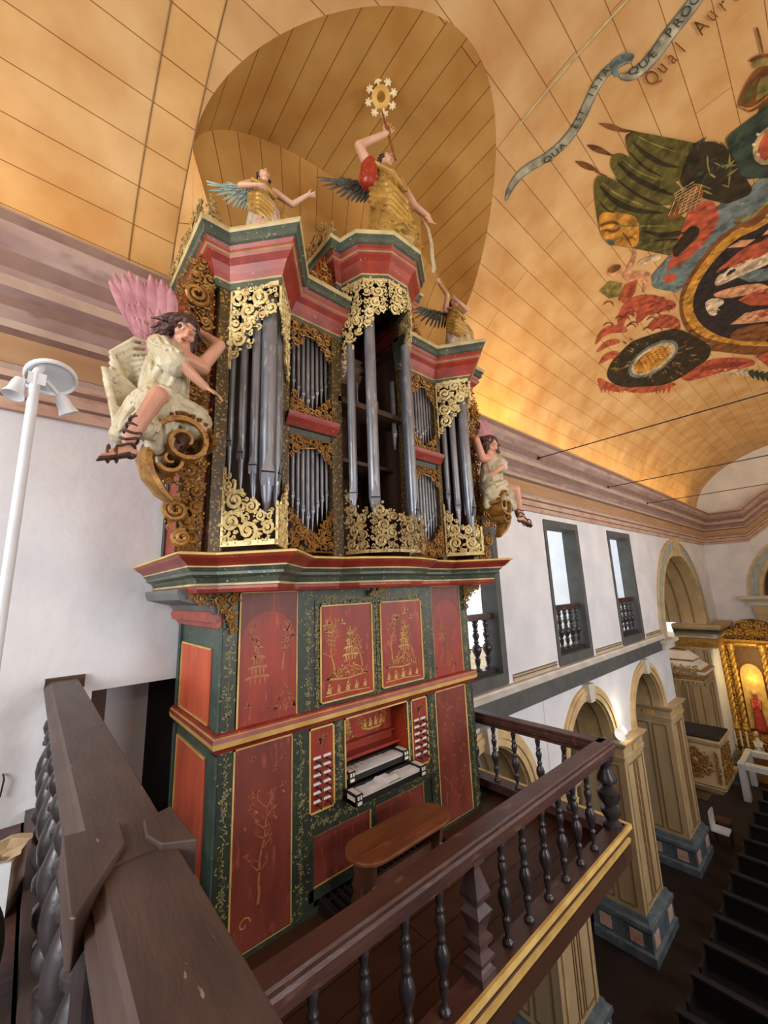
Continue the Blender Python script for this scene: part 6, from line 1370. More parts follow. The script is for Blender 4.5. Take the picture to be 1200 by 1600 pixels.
('foliage',10,8,[(7.212,0.775),(7.264,0.493),(7.246,0.494),(7.194,0.775)]),
('foliage',10,8,[(7.27,0.778),(7.327,0.489),(7.309,0.49),(7.251,0.778)]),
('foliage',10,8,[(7.328,0.781),(7.391,0.485),(7.372,0.486),(7.309,0.781)]),
('foliage',10,8,[(7.387,0.784),(7.456,0.481),(7.437,0.482),(7.368,0.784)]),
('foliage',10,8,[(7.447,0.787),(7.522,0.477),(7.503,0.478),(7.427,0.787)]),
('foliage',10,8,[(7.507,0.79),(7.588,0.472),(7.569,0.473),(7.487,0.79)]),
('foliage',7,7,[(7.393,0.982),(7.132,0.72),(7.171,0.429),(7.487,0.456),(7.596,0.578),(7.575,0.75),(7.586,0.899)]),
('foliage',10,8,[(7.406,0.924),(7.128,0.749),(7.113,0.755),(7.389,0.93)]),
('foliage',10,8,[(7.462,0.864),(7.15,0.685),(7.135,0.691),(7.446,0.87)]),
('foliage',10,8,[(7.517,0.804),(7.171,0.622),(7.156,0.628),(7.501,0.811)]),
('foliage',10,8,[(7.572,0.744),(7.19,0.559),(7.176,0.565),(7.556,0.751)]),
('foliage',10,8,[(7.625,0.684),(7.209,0.496),(7.195,0.503),(7.609,0.691)]),
('foliage',10,8,[(7.678,0.625),(7.227,0.435),(7.213,0.441),(7.662,0.632)]),
('shield',9,6,[(6.671,0.087),(6.667,-0.143),(6.606,-0.401),(6.616,-0.631),(8.312,-0.537),(7.765,-0.27),(7.773,-0.126),(7.701,-0.016),(7.501,0.048),(7.188,0.02),(6.935,0.028)]),
('shield',10,7,[(7.101,-0.484),(7.168,-0.503),(7.243,-0.515),(7.321,-0.518),(7.399,-0.512),(7.474,-0.498),(7.542,-0.475),(7.598,-0.445),(7.639,-0.409),(7.663,-0.369),(7.668,-0.326),(7.653,-0.284),(7.618,-0.244),(7.566,-0.21),(7.501,-0.183),(7.425,-0.164),(7.343,-0.154),(7.261,-0.154),(7.182,-0.163),(7.11,-0.182),(7.049,-0.207),(7.001,-0.239),(6.968,-0.275),(6.952,-0.313),(6.951,-0.353),(6.967,-0.391),(6.999,-0.427),(7.044,-0.458)]),
('shield',11,8,[(7.144,-0.468),(7.195,-0.482),(7.252,-0.49),(7.312,-0.492),(7.372,-0.486),(7.43,-0.474),(7.482,-0.455),(7.525,-0.431),(7.558,-0.403),(7.577,-0.371),(7.582,-0.338),(7.572,-0.306),(7.548,-0.276),(7.51,-0.25),(7.462,-0.229),(7.406,-0.215),(7.344,-0.208),(7.282,-0.209),(7.221,-0.216),(7.165,-0.231),(7.117,-0.251),(7.078,-0.276),(7.051,-0.305),(7.036,-0.335),(7.034,-0.366),(7.044,-0.396),(7.067,-0.424),(7.101,-0.448)]),
('shield',12,9,[(7.602,-0.511),(7.619,-0.503),(7.612,-0.487),(7.584,-0.472),(7.553,-0.467),(7.535,-0.476),(7.543,-0.492),(7.57,-0.506)]),
('shield',12,9,[(7.683,-0.427),(7.701,-0.419),(7.693,-0.402),(7.665,-0.387),(7.632,-0.383),(7.615,-0.391),(7.622,-0.408),(7.65,-0.423)]),
('shield',12,9,[(7.591,-0.312),(7.608,-0.303),(7.6,-0.286),(7.571,-0.271),(7.538,-0.267),(7.521,-0.276),(7.529,-0.293),(7.558,-0.307)]),
('shield',12,9,[(7.37,-0.223),(7.386,-0.214),(7.378,-0.198),(7.349,-0.183),(7.318,-0.179),(7.301,-0.188),(7.31,-0.205),(7.338,-0.219)]),
('shield',12,9,[(7.136,-0.205),(7.152,-0.196),(7.143,-0.18),(7.115,-0.166),(7.085,-0.162),(7.07,-0.171),(7.079,-0.187),(7.106,-0.201)]),
('shield',12,9,[(7.0,-0.261),(7.015,-0.253),(7.007,-0.237),(6.98,-0.223),(6.951,-0.219),(6.936,-0.227),(6.945,-0.243),(6.971,-0.257)]),
('shield',12,9,[(7.015,-0.363),(7.03,-0.355),(7.022,-0.339),(6.996,-0.325),(6.967,-0.321),(6.952,-0.329),(6.96,-0.345),(6.986,-0.359)]),
('shield',12,9,[(7.168,-0.465),(7.184,-0.457),(7.176,-0.442),(7.15,-0.428),(7.121,-0.423),(7.106,-0.431),(7.113,-0.447),(7.139,-0.461)]),
('shield',12,9,[(7.396,-0.524),(7.413,-0.516),(7.406,-0.501),(7.379,-0.486),(7.348,-0.482),(7.332,-0.489),(7.34,-0.505),(7.366,-0.519)]),
('crown',7,6,[(6.311,-0.112),(6.143,-0.184),(6.02,-0.282),(5.985,-0.344),(6.061,-0.448),(6.22,-0.653),(6.578,-0.633),(6.528,-0.407),(6.572,-0.219),(6.447,-0.171)]),
('crown',2,7,[(6.326,-0.161),(6.18,-0.216),(6.101,-0.285),(6.231,-0.294),(6.371,-0.217)]),
('crown',4,7,[(6.435,-0.272),(6.244,-0.304),(6.138,-0.351),(6.163,-0.406),(6.415,-0.417)]),
('crown',8,8,[(6.335,-0.119),(6.529,-0.227),(6.468,-0.417),(6.482,-0.643),(6.452,-0.637),(6.437,-0.411),(6.497,-0.224),(6.314,-0.127)]),
('crown',7,6,[(5.466,-0.375),(5.642,-0.386),(5.838,-0.392),(5.853,-0.412),(5.656,-0.406),(5.483,-0.398)]),
('crown',7,6,[(5.853,-0.293),(5.897,-0.401),(6.016,-0.495),(5.966,-0.501),(5.839,-0.4),(5.791,-0.285)]),
('crown',4,6,[(5.959,-0.437),(5.984,-0.435),(6.0,-0.42),(6.003,-0.395),(5.992,-0.365),(5.97,-0.336),(5.941,-0.314),(5.911,-0.304),(5.886,-0.307),(5.871,-0.323),(5.869,-0.348),(5.88,-0.377),(5.902,-0.406),(5.93,-0.427)]),
('cartouche',5,4,[(7.922,0.332),(7.833,0.188),(8.052,-0.096),(8.255,-0.54),(9.069,-0.495),(8.733,-0.021),(8.747,0.216),(8.961,0.501),(9.07,0.752),(9.17,1.02),(9.311,1.271),(9.697,1.316),(9.124,1.453),(8.76,1.538),(8.495,1.508),(8.605,1.317),(8.634,0.986),(8.502,0.646),(8.247,0.419)]),
('cartouche',11,5,[(8.676,1.335),(8.635,1.11),(8.536,0.805),(8.265,0.638),(8.039,0.631),(7.852,0.738),(7.921,0.827),(7.632,0.709),(7.559,0.606),(7.595,0.476),(7.765,0.372),(8.1,0.361),(8.374,0.441),(8.638,0.671),(8.796,0.94),(8.778,1.144)]),
('cartouche',3,6,[(8.272,1.105),(8.114,0.947),(7.941,0.757),(8.08,0.657),(8.277,0.659),(8.402,0.778),(8.395,0.933),(8.565,1.094)]),
('cartouche',1,6,[(9.102,1.128),(9.167,1.137),(9.223,1.158),(9.267,1.188),(9.297,1.226),(9.31,1.271),(9.305,1.32),(9.282,1.37),(9.243,1.42),(9.189,1.465),(9.124,1.504),(9.051,1.535),(8.975,1.556),(8.9,1.566),(8.829,1.564),(8.767,1.552),(8.716,1.53),(8.678,1.498),(8.656,1.46),(8.648,1.416),(8.656,1.369),(8.679,1.321),(8.716,1.274),(8.765,1.231),(8.823,1.193),(8.889,1.163),(8.96,1.141),(9.032,1.129)]),
('cartouche',11,7,[(9.032,1.199),(9.066,1.204),(9.096,1.214),(9.119,1.228),(9.136,1.246),(9.143,1.267),(9.142,1.289),(9.133,1.313),(9.115,1.335),(9.089,1.356),(9.057,1.374),(9.022,1.388),(8.983,1.398),(8.945,1.402),(8.908,1.402),(8.874,1.396),(8.846,1.386),(8.824,1.371),(8.809,1.353),(8.803,1.333),(8.805,1.31),(8.815,1.288),(8.832,1.266),(8.856,1.246),(8.886,1.228),(8.921,1.214),(8.957,1.204),(8.995,1.199)]),
('cartouche',5,6,[(9.046,1.531),(9.35,1.42),(9.531,1.275),(9.442,1.26),(9.273,1.397),(8.985,1.503)]),
('medallion',7,5,[(10.052,1.4),(9.468,1.173),(9.083,0.877),(8.764,0.58),(8.632,0.305),(8.692,0.073),(8.808,-0.206),(9.058,-0.613),(15.422,-0.336),(14.507,0.301),(13.841,0.75),(12.909,1.149),(12.069,1.428),(11.071,1.534)]),
('medallion',8,6,[(10.11,1.365),(9.588,1.132),(9.191,0.836),(8.898,0.547),(8.752,0.287),(8.796,0.052),(8.943,-0.194),(9.265,-0.605),(15.061,-0.352),(14.257,0.279),(13.608,0.721),(12.772,1.074),(11.954,1.351),(11.01,1.443)]),
('medallion',13,7,[(10.355,1.218),(9.804,1.031),(9.427,0.778),(9.167,0.515),(9.008,0.27),(9.044,0.013),(9.118,-0.179),(9.48,-0.595),(14.632,-0.371),(13.967,0.253),(13.272,0.73),(12.502,1.03),(11.602,1.232),(10.883,1.265)]),
('medallion',12,8,[(10.104,0.794),(9.825,0.683),(9.759,0.471),(9.854,0.251),(9.853,0.102),(9.968,-0.103),(10.359,-0.069),(10.201,0.217),(10.2,0.454),(10.234,0.666)]),
('medallion',11,8,[(9.686,0.742),(9.513,0.434),(9.371,0.191),(9.525,-0.143),(9.968,-0.103),(9.854,0.251),(9.844,0.483)]),
('medallion',5,8,[(10.247,0.42),(10.288,0.149),(10.497,-0.057),(10.929,-0.018),(10.667,0.271)]),
('medallion',14,8,[(10.351,0.904),(10.477,0.576),(10.716,0.277),(10.991,0.066),(11.342,0.019),(11.075,0.404),(10.818,0.715)]),
('medallion',12,8,[(10.52,1.035),(10.501,0.886),(10.818,0.715),(11.13,0.81),(11.339,0.986),(11.08,1.06)]),
('medallion',11,8,[(11.133,0.541),(11.062,0.235),(11.236,0.009),(12.019,0.079),(11.614,0.382)]),
('medallion',14,8,[(12.054,0.81),(11.856,0.501),(12.139,0.09),(12.776,0.146),(12.464,0.483)]),
('medallion',7,8,[(12.703,0.958),(12.431,0.767),(12.605,0.405),(12.938,0.161),(13.967,0.253),(13.272,0.73)]),
('medallion',13,8,[(9.697,0.662),(9.717,0.464),(9.979,0.384),(10.012,0.589)]),
('medallion',14,8,[(9.123,0.414),(9.104,0.229),(9.299,0.041),(9.371,0.191)]),
('medallion',13,8,[(11.017,0.883),(10.973,0.739),(11.297,0.698),(11.575,0.881),(11.425,0.976)]),
('medallion',11,8,[(12.134,0.353),(12.078,0.084),(12.45,0.117),(12.43,0.294)]),
('medallion',7,7,[(8.543,0.244),(8.867,0.129),(8.919,-0.021),(8.764,-0.093),(8.71,-0.078),(8.751,0.001),(8.716,0.11),(8.503,0.23)]),
('medallion',4,6,[(8.561,0.217),(8.608,0.091),(8.747,-0.051),(8.986,-0.186),(8.901,-0.202),(8.657,-0.063),(8.508,0.089),(8.458,0.219)]),
('putto',14,4,[(7.768,1.787),(7.802,1.794),(7.83,1.806),(7.852,1.823),(7.865,1.843),(7.87,1.865),(7.865,1.889),(7.85,1.912),(7.828,1.935),(7.798,1.955),(7.762,1.971),(7.723,1.984),(7.682,1.991),(7.642,1.993),(7.604,1.99),(7.571,1.982),(7.544,1.97),(7.524,1.953),(7.513,1.933),(7.51,1.911),(7.515,1.889),(7.529,1.866),(7.551,1.844),(7.579,1.824),(7.613,1.808),(7.651,1.795),(7.69,1.787),(7.73,1.784)]),
('putto',7,5,[(7.693,1.783),(7.713,1.787),(7.729,1.796),(7.741,1.809),(7.748,1.826),(7.749,1.846),(7.744,1.867),(7.734,1.889),(7.718,1.911),(7.698,1.93),(7.675,1.948),(7.65,1.961),(7.625,1.971),(7.6,1.976),(7.577,1.976),(7.557,1.971),(7.541,1.962),(7.53,1.948),(7.525,1.932),(7.525,1.912),(7.53,1.891),(7.54,1.87),(7.556,1.848),(7.575,1.829),(7.596,1.812),(7.62,1.798),(7.645,1.788),(7.67,1.783)]),
('putto',14,4,[(7.989,1.869),(8.341,1.791),(8.503,1.637),(8.564,1.521),(8.426,1.495),(8.25,1.582),(8.067,1.689),(7.874,1.802)]),
('putto',14,4,[(8.045,1.739),(7.847,1.565),(7.68,1.498),(7.486,1.528),(7.5,1.56),(7.644,1.544),(7.727,1.6),(7.898,1.772)]),
('putto',14,4,[(8.39,1.663),(8.656,1.661),(8.794,1.758),(8.878,1.74),(8.742,1.612),(8.428,1.576)]),
('putto',12,4,[(8.036,1.583),(8.195,1.404),(8.294,1.267),(8.145,1.248),(7.998,1.383),(7.929,1.573)]),
('putto',4,4,[(7.85,2.243),(7.824,2.034),(8.154,1.913),(8.432,2.06),(8.269,2.202)]),
('putto',11,5,[(8.507,2.111),(8.241,1.894),(8.373,1.701),(8.668,1.842),(8.821,2.042)]),
('flames',11,3,[(9.219,2.869),(9.16,2.666),(9.376,2.499),(9.72,2.359),(9.582,2.29),(9.072,2.407),(8.894,2.657),(9.137,2.877)]),
('flames',11,3,[(9.489,2.957),(9.617,2.744),(9.872,2.563),(9.675,2.515),(9.344,2.706),(9.4,2.952)]),
('flames',11,3,[(9.498,2.401),(9.218,2.187),(9.203,1.999),(9.462,1.767),(9.53,1.557),(9.442,1.539),(9.021,1.68),(8.69,1.963),(8.856,2.253),(9.383,2.438)]),
('flames',11,3,[(9.764,2.09),(9.64,1.909),(9.863,1.725),(10.131,1.467),(9.859,1.402),(9.307,1.618),(9.13,1.921),(9.576,2.131)]),
('flames',11,3,[(10.232,2.041),(10.561,1.804),(10.784,1.697),(11.012,1.676),(11.074,1.59),(10.544,1.496),(9.933,1.693),(10.006,2.023)]),
('flames',11,3,[(9.932,3.077),(10.058,2.91),(10.337,2.729),(10.087,2.667),(9.723,2.862),(9.837,3.074)]),
('flames',11,3,[(10.335,3.344),(11.018,3.385),(11.774,3.216),(11.568,3.113),(10.868,3.231),(10.333,3.253)]),
('flames',11,3,[(11.736,3.194),(12.77,2.963),(13.316,2.688),(13.721,2.336),(13.564,2.302),(12.658,2.548),(12.3,2.831),(11.502,3.097)]),
('flames',11,3,[(9.407,1.715),(9.522,1.568),(9.728,1.609),(9.785,1.531),(9.368,1.507),(9.347,1.711)]),
('flames',15,4,[(8.876,2.564),(8.881,2.487),(9.007,2.438),(9.16,2.459),(9.167,2.451),(8.995,2.418),(8.826,2.477),(8.846,2.564)]),
('flames',15,4,[(9.328,1.808),(9.312,1.734),(9.426,1.679),(9.583,1.691),(9.589,1.683),(9.408,1.661),(9.255,1.727),(9.299,1.81)]),
('flames',15,4,[(9.835,1.965),(9.817,1.887),(9.941,1.831),(10.114,1.845),(10.12,1.837),(9.923,1.811),(9.755,1.879),(9.802,1.967)]),
('flames',15,4,[(9.779,1.873),(9.76,1.795),(9.881,1.739),(10.051,1.752),(10.057,1.744),(9.862,1.72),(9.699,1.788),(9.747,1.874)]),
('flames',15,4,[(10.361,1.999),(10.34,1.917),(10.472,1.859),(10.659,1.875),(10.665,1.866),(10.451,1.838),(10.272,1.909),(10.326,2.0)]),
('flames',15,4,[(8.301,2.333),(8.303,2.261),(8.415,2.212),(8.553,2.23),(8.559,2.222),(8.404,2.193),(8.253,2.252),(8.274,2.333)]),
('flames',15,4,[(10.629,2.125),(10.609,2.041),(10.749,1.982),(10.945,2.0),(10.951,1.991),(10.728,1.961),(10.539,2.032),(10.592,2.126)]),
('flames',15,4,[(9.129,2.3),(9.125,2.224),(9.248,2.172),(9.406,2.19),(9.412,2.182),(9.234,2.152),(9.069,2.215),(9.099,2.301)]),
('flames',15,4,[(9.583,1.94),(9.567,1.864),(9.687,1.809),(9.853,1.822),(9.858,1.814),(9.669,1.789),(9.507,1.856),(9.551,1.942)]),
('flames',15,4,[(9.166,2.143),(9.158,2.068),(9.278,2.015),(9.435,2.031),(9.441,2.023),(9.263,1.995),(9.102,2.059),(9.136,2.145)]),
('flames',15,4,[(9.517,2.254),(9.51,2.176),(9.637,2.122),(9.804,2.14),(9.811,2.132),(9.621,2.102),(9.45,2.167),(9.485,2.255)]),
('flames',15,4,[(9.127,2.225),(9.122,2.149),(9.243,2.097),(9.399,2.114),(9.406,2.106),(9.228,2.077),(9.065,2.14),(9.097,2.226)]),
('flames',15,4,[(9.521,1.668),(9.501,1.594),(9.613,1.539),(9.774,1.549),(9.779,1.541),(9.595,1.52),(9.442,1.588),(9.491,1.67)]),
('flames',15,4,[(10.086,2.129),(10.071,2.048),(10.203,1.992),(10.384,2.009),(10.391,2.0),(10.185,1.971),(10.006,2.04),(10.052,2.131)]),
('flames',15,4,[(8.967,2.155),(8.961,2.08),(9.078,2.028),(9.23,2.044),(9.236,2.037),(9.064,2.009),(8.906,2.072),(8.938,2.156)]),
('flames',15,4,[(9.848,1.713),(9.826,1.637),(9.943,1.58),(10.113,1.591),(10.118,1.583),(9.923,1.561),(9.764,1.631),(9.816,1.715)]),
('flames',15,4,[(8.988,2.346),(8.986,2.27),(9.109,2.219),(9.263,2.238),(9.269,2.23),(9.095,2.199),(8.931,2.261),(8.958,2.347)]),
('flames',15,4,[(9.491,1.763),(9.472,1.688),(9.587,1.633),(9.748,1.644),(9.753,1.636),(9.569,1.614),(9.414,1.682),(9.46,1.765)]),
('flames',15,4,[(9.116,2.189),(9.109,2.113),(9.229,2.061),(9.385,2.077),(9.392,2.069),(9.215,2.041),(9.053,2.104),(9.086,2.19)]),
('flames',15,4,[(10.173,1.758),(10.149,1.68),(10.272,1.622),(10.451,1.633),(10.456,1.625),(10.251,1.602),(10.084,1.673),(10.14,1.76)]),
('flames',15,4,[(9.845,1.64),(9.821,1.564),(9.937,1.507),(10.106,1.517),(10.111,1.509),(9.917,1.488),(9.759,1.558),(9.813,1.642)]),
('flames',15,4,[(9.523,2.307),(9.517,2.228),(9.646,2.174),(9.813,2.193),(9.82,2.185),(9.63,2.154),(9.456,2.218),(9.491,2.307)]),
('flames',11,3,[(10.527,3.373),(10.962,3.458),(10.98,3.451),(10.677,3.312)]),
('flames',11,3,[(10.691,3.317),(11.079,3.426),(11.101,3.421),(10.875,3.266)]),
('flames',11,3,[(10.864,3.261),(11.234,3.385),(11.257,3.381),(11.065,3.216)]),
('flames',11,3,[(11.042,3.206),(11.41,3.338),(11.435,3.333),(11.252,3.163)]),
('flames',11,3,[(11.24,3.158),(11.68,3.264),(11.702,3.258),(11.421,3.101)]),
('flames',11,3,[(11.41,3.096),(11.817,3.225),(11.842,3.22),(11.619,3.048)]),
('flames',11,3,[(11.621,3.048),(12.128,3.137),(12.147,3.129),(11.778,2.98)]),
('flames',11,3,[(11.808,2.989),(12.334,3.075),(12.353,3.067),(11.961,2.918)]),
('flames',11,3,[(11.964,2.918),(12.415,3.049),(12.44,3.043),(12.179,2.866)]),
('flames',11,3,[(12.154,2.857),(12.633,2.981),(12.658,2.975),(12.362,2.801)]),
('flames',11,3,[(12.368,2.802),(12.933,2.888),(12.952,2.88),(12.522,2.728)]),
('flames',11,3,[(12.546,2.734),(13.105,2.831),(13.126,2.823),(12.718,2.664)]),
('flames',11,3,[(12.743,2.67),(13.339,2.754),(13.357,2.745),(12.896,2.593)]),
('flames',11,3,[(12.905,2.595),(13.456,2.712),(13.48,2.705),(13.11,2.531)]),
('flames',11,3,[(13.082,2.522),(13.618,2.655),(13.646,2.649),(13.309,2.463)]),
('flames',11,3,[(13.277,2.454),(13.852,2.573),(13.877,2.566),(13.488,2.388)]),
('wreath',3,5,[(10.624,3.213),(10.23,2.956),(10.201,2.633),(10.147,2.377),(10.351,2.213),(10.629,1.85),(10.937,1.608),(11.684,1.456),(12.692,1.275),(13.328,1.445),(13.415,1.819),(13.445,2.205),(13.192,2.539),(12.41,2.857),(11.619,3.145)]),
('wreath',4,6,[(11.199,2.07),(11.07,2.014),(11.048,2.018),(11.119,2.084)]),
('wreath',7,6,[(11.438,2.7),(11.481,2.785),(11.51,2.786),(11.539,2.702)]),
('wreath',7,6,[(10.94,2.733),(10.866,2.825),(10.891,2.829),(11.028,2.748)]),
('wreath',4,6,[(11.887,1.992),(11.926,1.894),(11.897,1.891),(11.789,1.981)]),
('wreath',7,6,[(12.916,1.719),(13.07,1.621),(13.041,1.615),(12.82,1.698)]),
('wreath',7,6,[(11.779,1.69),(11.746,1.602),(11.719,1.601),(11.68,1.688)]),
('wreath',4,6,[(10.534,2.928),(10.433,3.016),(10.455,3.021),(10.613,2.945)]),
('wreath',7,6,[(11.949,1.964),(11.996,1.865),(11.968,1.862),(11.851,1.952)]),
('wreath',7,6,[(10.624,2.075),(10.464,2.046),(10.451,2.054),(10.576,2.1)]),
('wreath',4,6,[(10.429,2.346),(10.232,2.359),(10.234,2.368),(10.437,2.378)]),
('wreath',7,6,[(11.84,2.595),(11.981,2.658),(12.007,2.654),(11.931,2.581)]),
('wreath',7,6,[(12.023,2.43),(12.237,2.455),(12.25,2.447),(12.067,2.399)]),
('wreath',4,6,[(10.527,2.497),(10.322,2.546),(10.334,2.554),(10.569,2.527)]),
('wreath',7,6,[(11.352,2.108),(11.24,2.043),(11.215,2.046),(11.264,2.118)]),
('wreath',7,6,[(11.947,1.779),(11.952,1.684),(11.923,1.682),(11.848,1.772)]),
('wreath',4,6,[(12.19,1.684),(12.22,1.585),(12.191,1.583),(12.089,1.674)]),
('wreath',7,6,[(11.888,1.829),(11.888,1.734),(11.86,1.733),(11.788,1.822)]),
('wreath',7,6,[(12.799,1.813),(12.966,1.718),(12.939,1.712),(12.707,1.79)]),
('wreath',4,6,[(12.455,2.323),(12.711,2.313),(12.709,2.302),(12.446,2.287)]),
('wreath',7,6,[(10.424,2.346),(10.227,2.36),(10.229,2.369),(10.432,2.378)]),
('wreath',7,6,[(10.717,2.93),(10.643,3.02),(10.667,3.024),(10.803,2.945)]),
('wreath',4,6,[(10.487,2.457),(10.281,2.495),(10.29,2.504),(10.519,2.488)]),
('wreath',7,6,[(12.423,2.628),(12.623,2.673),(12.644,2.666),(12.495,2.603)]),
('wreath',7,6,[(10.36,2.829),(10.216,2.911),(10.235,2.918),(10.429,2.851)]),
('wreath',4,6,[(11.413,2.628),(11.45,2.714),(11.479,2.715),(11.513,2.63)]),
('wreath',7,6,[(10.1,2.737),(9.918,2.803),(9.933,2.81),(10.153,2.762)]),
('wreath',7,6,[(12.989,2.314),(13.262,2.302),(13.259,2.291),(12.978,2.276)]),
('wreath',4,6,[(12.138,1.723),(12.167,1.624),(12.138,1.622),(12.038,1.713)]),
('wreath',7,6,[(11.418,2.105),(11.322,2.034),(11.296,2.036),(11.326,2.113)]),
('wreath',7,6,[(10.042,2.475),(9.847,2.504),(9.853,2.513),(10.065,2.506)]),
('wreath',4,6,[(12.482,2.049),(12.693,1.97),(12.67,1.962),(12.404,2.022)]),
('wreath',7,6,[(12.078,2.601),(12.251,2.653),(12.275,2.647),(12.16,2.58)]),
('wreath',7,6,[(10.888,2.756),(10.808,2.848),(10.833,2.853),(10.974,2.772)]),
('wreath',4,6,[(11.226,2.159),(11.08,2.111),(11.059,2.116),(11.154,2.178)]),
('wreath',7,6,[(12.34,2.103),(12.556,2.026),(12.534,2.018),(12.266,2.074)]),
('wreath',7,6,[(12.299,2.237),(12.553,2.197),(12.54,2.187),(12.258,2.202)]),
('wreath',4,6,[(12.614,1.715),(12.723,1.613),(12.694,1.609),(12.515,1.698)]),
('wreath',7,6,[(12.797,2.063),(13.043,1.998),(13.023,1.989),(12.73,2.031)]),
('wreath',7,6,[(11.648,2.629),(11.745,2.704),(11.774,2.702),(11.747,2.623)]),
('wreath',4,6,[(11.383,2.787),(11.414,2.873),(11.443,2.874),(11.483,2.791)]),
('wreath',7,6,[(10.457,2.516),(10.254,2.565),(10.265,2.573),(10.499,2.545)]),
('wreath',7,6,[(12.41,2.374),(12.659,2.376),(12.661,2.366),(12.419,2.338)]),
('wreath',4,6,[(12.858,2.162),(13.124,2.119),(13.11,2.109),(12.811,2.127)]),
('wreath',7,6,[(10.741,2.211),(10.559,2.197),(10.552,2.205),(10.713,2.241)]),
('wreath',7,6,[(12.427,2.13),(12.663,2.065),(12.644,2.056),(12.362,2.1)]),
('wreath',4,6,[(11.199,2.792),(11.193,2.882),(11.221,2.885),(11.296,2.8)]),
('wreath',7,6,[(11.092,2.064),(10.954,2.014),(10.933,2.019),(11.019,2.081)]),
('wreath',7,6,[(11.126,1.965),(11.006,1.907),(10.983,1.911),(11.045,1.978)]),
('wreath',4,6,[(10.892,2.717),(10.803,2.808),(10.827,2.813),(10.977,2.733)]),
('wreath',7,6,[(10.331,2.776),(10.172,2.855),(10.19,2.861),(10.396,2.8)]),
('wreath',7,6,[(10.788,2.839),(10.708,2.93),(10.732,2.935),(10.873,2.855)]),
('wreath',4,6,[(10.833,2.656),(10.71,2.745),(10.732,2.751),(10.912,2.676)]),
('wreath',7,6,[(10.205,2.702),(10.022,2.768),(10.037,2.775),(10.259,2.728)]),
('wreath',7,6,[(12.69,2.047),(12.923,1.976),(12.902,1.967),(12.618,2.017)]),
('wreath',4,6,[(10.645,2.906),(10.555,2.995),(10.578,3.0),(10.727,2.923)]),
('wreath',7,6,[(12.069,1.901),(12.127,1.801),(12.098,1.797),(11.97,1.888)]),
('wreath',7,6,[(11.92,1.745),(11.915,1.651),(11.886,1.65),(11.82,1.739)]),
('wreath',4,6,[(12.092,2.571),(12.274,2.62),(12.296,2.613),(12.169,2.549)]),
('wreath',7,6,[(13.166,2.119),(13.439,2.075),(13.424,2.065),(13.115,2.084)]),
('wreath',7,6,[(10.124,2.36),(9.935,2.374),(9.936,2.382),(10.131,2.392)]),
('wreath',5,7,[(11.546,1.786),(11.707,1.802),(11.864,1.845),(12.008,1.913),(12.128,2.004),(12.216,2.113),(12.263,2.235),(12.264,2.362),(12.217,2.487),(12.124,2.602),(11.994,2.702),(11.836,2.78),(11.662,2.834),(11.485,2.86),(11.315,2.859),(11.162,2.832),(11.03,2.78),(10.926,2.707),(10.849,2.616),(10.803,2.511),(10.786,2.399),(10.797,2.283),(10.837,2.169),(10.903,2.062),(10.994,1.968),(11.108,1.889),(11.24,1.831),(11.388,1.796)]),
('wreath',10,8,[(11.546,1.852),(11.682,1.867),(11.814,1.905),(11.933,1.965),(12.032,2.044),(12.104,2.139),(12.141,2.245),(12.141,2.355),(12.101,2.464),(12.023,2.564),(11.915,2.651),(11.783,2.72),(11.638,2.768),(11.489,2.792),(11.346,2.792),(11.215,2.769),(11.103,2.725),(11.012,2.661),(10.946,2.581),(10.905,2.49),(10.89,2.39),(10.901,2.288),(10.935,2.188),(10.993,2.094),(11.072,2.011),(11.17,1.942),(11.284,1.891),(11.411,1.86)]),
('wreath',7,8,[(11.544,1.925),(11.652,1.939),(11.756,1.973),(11.849,2.025),(11.925,2.095),(11.979,2.178),(12.005,2.27),(12.001,2.366),(11.967,2.46),(11.904,2.548),(11.817,2.625),(11.712,2.686),(11.596,2.728),(11.478,2.751),(11.364,2.752),(11.26,2.733),(11.17,2.695),(11.098,2.639),(11.046,2.57),(11.015,2.489),(11.005,2.402),(11.015,2.311),(11.045,2.223),(11.094,2.139),(11.159,2.065),(11.24,2.005),(11.333,1.959),(11.436,1.933)]),
('wreath',8,9,[(11.543,1.954),(11.635,1.966),(11.724,1.998),(11.802,2.047),(11.866,2.111),(11.91,2.188),(11.931,2.273),(11.927,2.361),(11.896,2.449),(11.841,2.531),(11.765,2.602),(11.675,2.659),(11.575,2.7),(11.474,2.721),(11.375,2.723),(11.286,2.707),(11.21,2.672),(11.149,2.62),(11.105,2.556),(11.079,2.481),(11.071,2.399),(11.081,2.315),(11.109,2.232),(11.152,2.154),(11.209,2.085),(11.28,2.028),(11.361,1.986),(11.45,1.961)]),
('wreath',7,10,[(11.119,2.518),(11.145,2.532),(11.137,2.556),(11.104,2.565),(11.079,2.552),(11.086,2.528)]),
('wreath',7,10,[(11.16,2.432),(11.186,2.446),(11.179,2.47),(11.147,2.48),(11.121,2.466),(11.127,2.442)]),
('wreath',7,10,[(11.197,2.347),(11.224,2.36),(11.218,2.384),(11.186,2.394),(11.16,2.38),(11.165,2.357)]),
('wreath',7,10,[(11.231,2.261),(11.259,2.274),(11.254,2.298),(11.222,2.308),(11.195,2.295),(11.2,2.271)]),
('wreath',7,10,[(11.262,2.175),(11.29,2.188),(11.286,2.212),(11.255,2.222),(11.227,2.209),(11.231,2.185)]),
('wreath',7,10,[(11.29,2.089),(11.318,2.102),(11.315,2.126),(11.284,2.136),(11.256,2.123),(11.259,2.1)]),
('wreath',7,10,[(11.315,2.003),(11.343,2.016),(11.341,2.04),(11.31,2.05),(11.282,2.038),(11.285,2.014)]),
('wreath',7,10,[(11.258,2.531),(11.284,2.545),(11.276,2.569),(11.243,2.579),(11.217,2.565),(11.225,2.541)]),
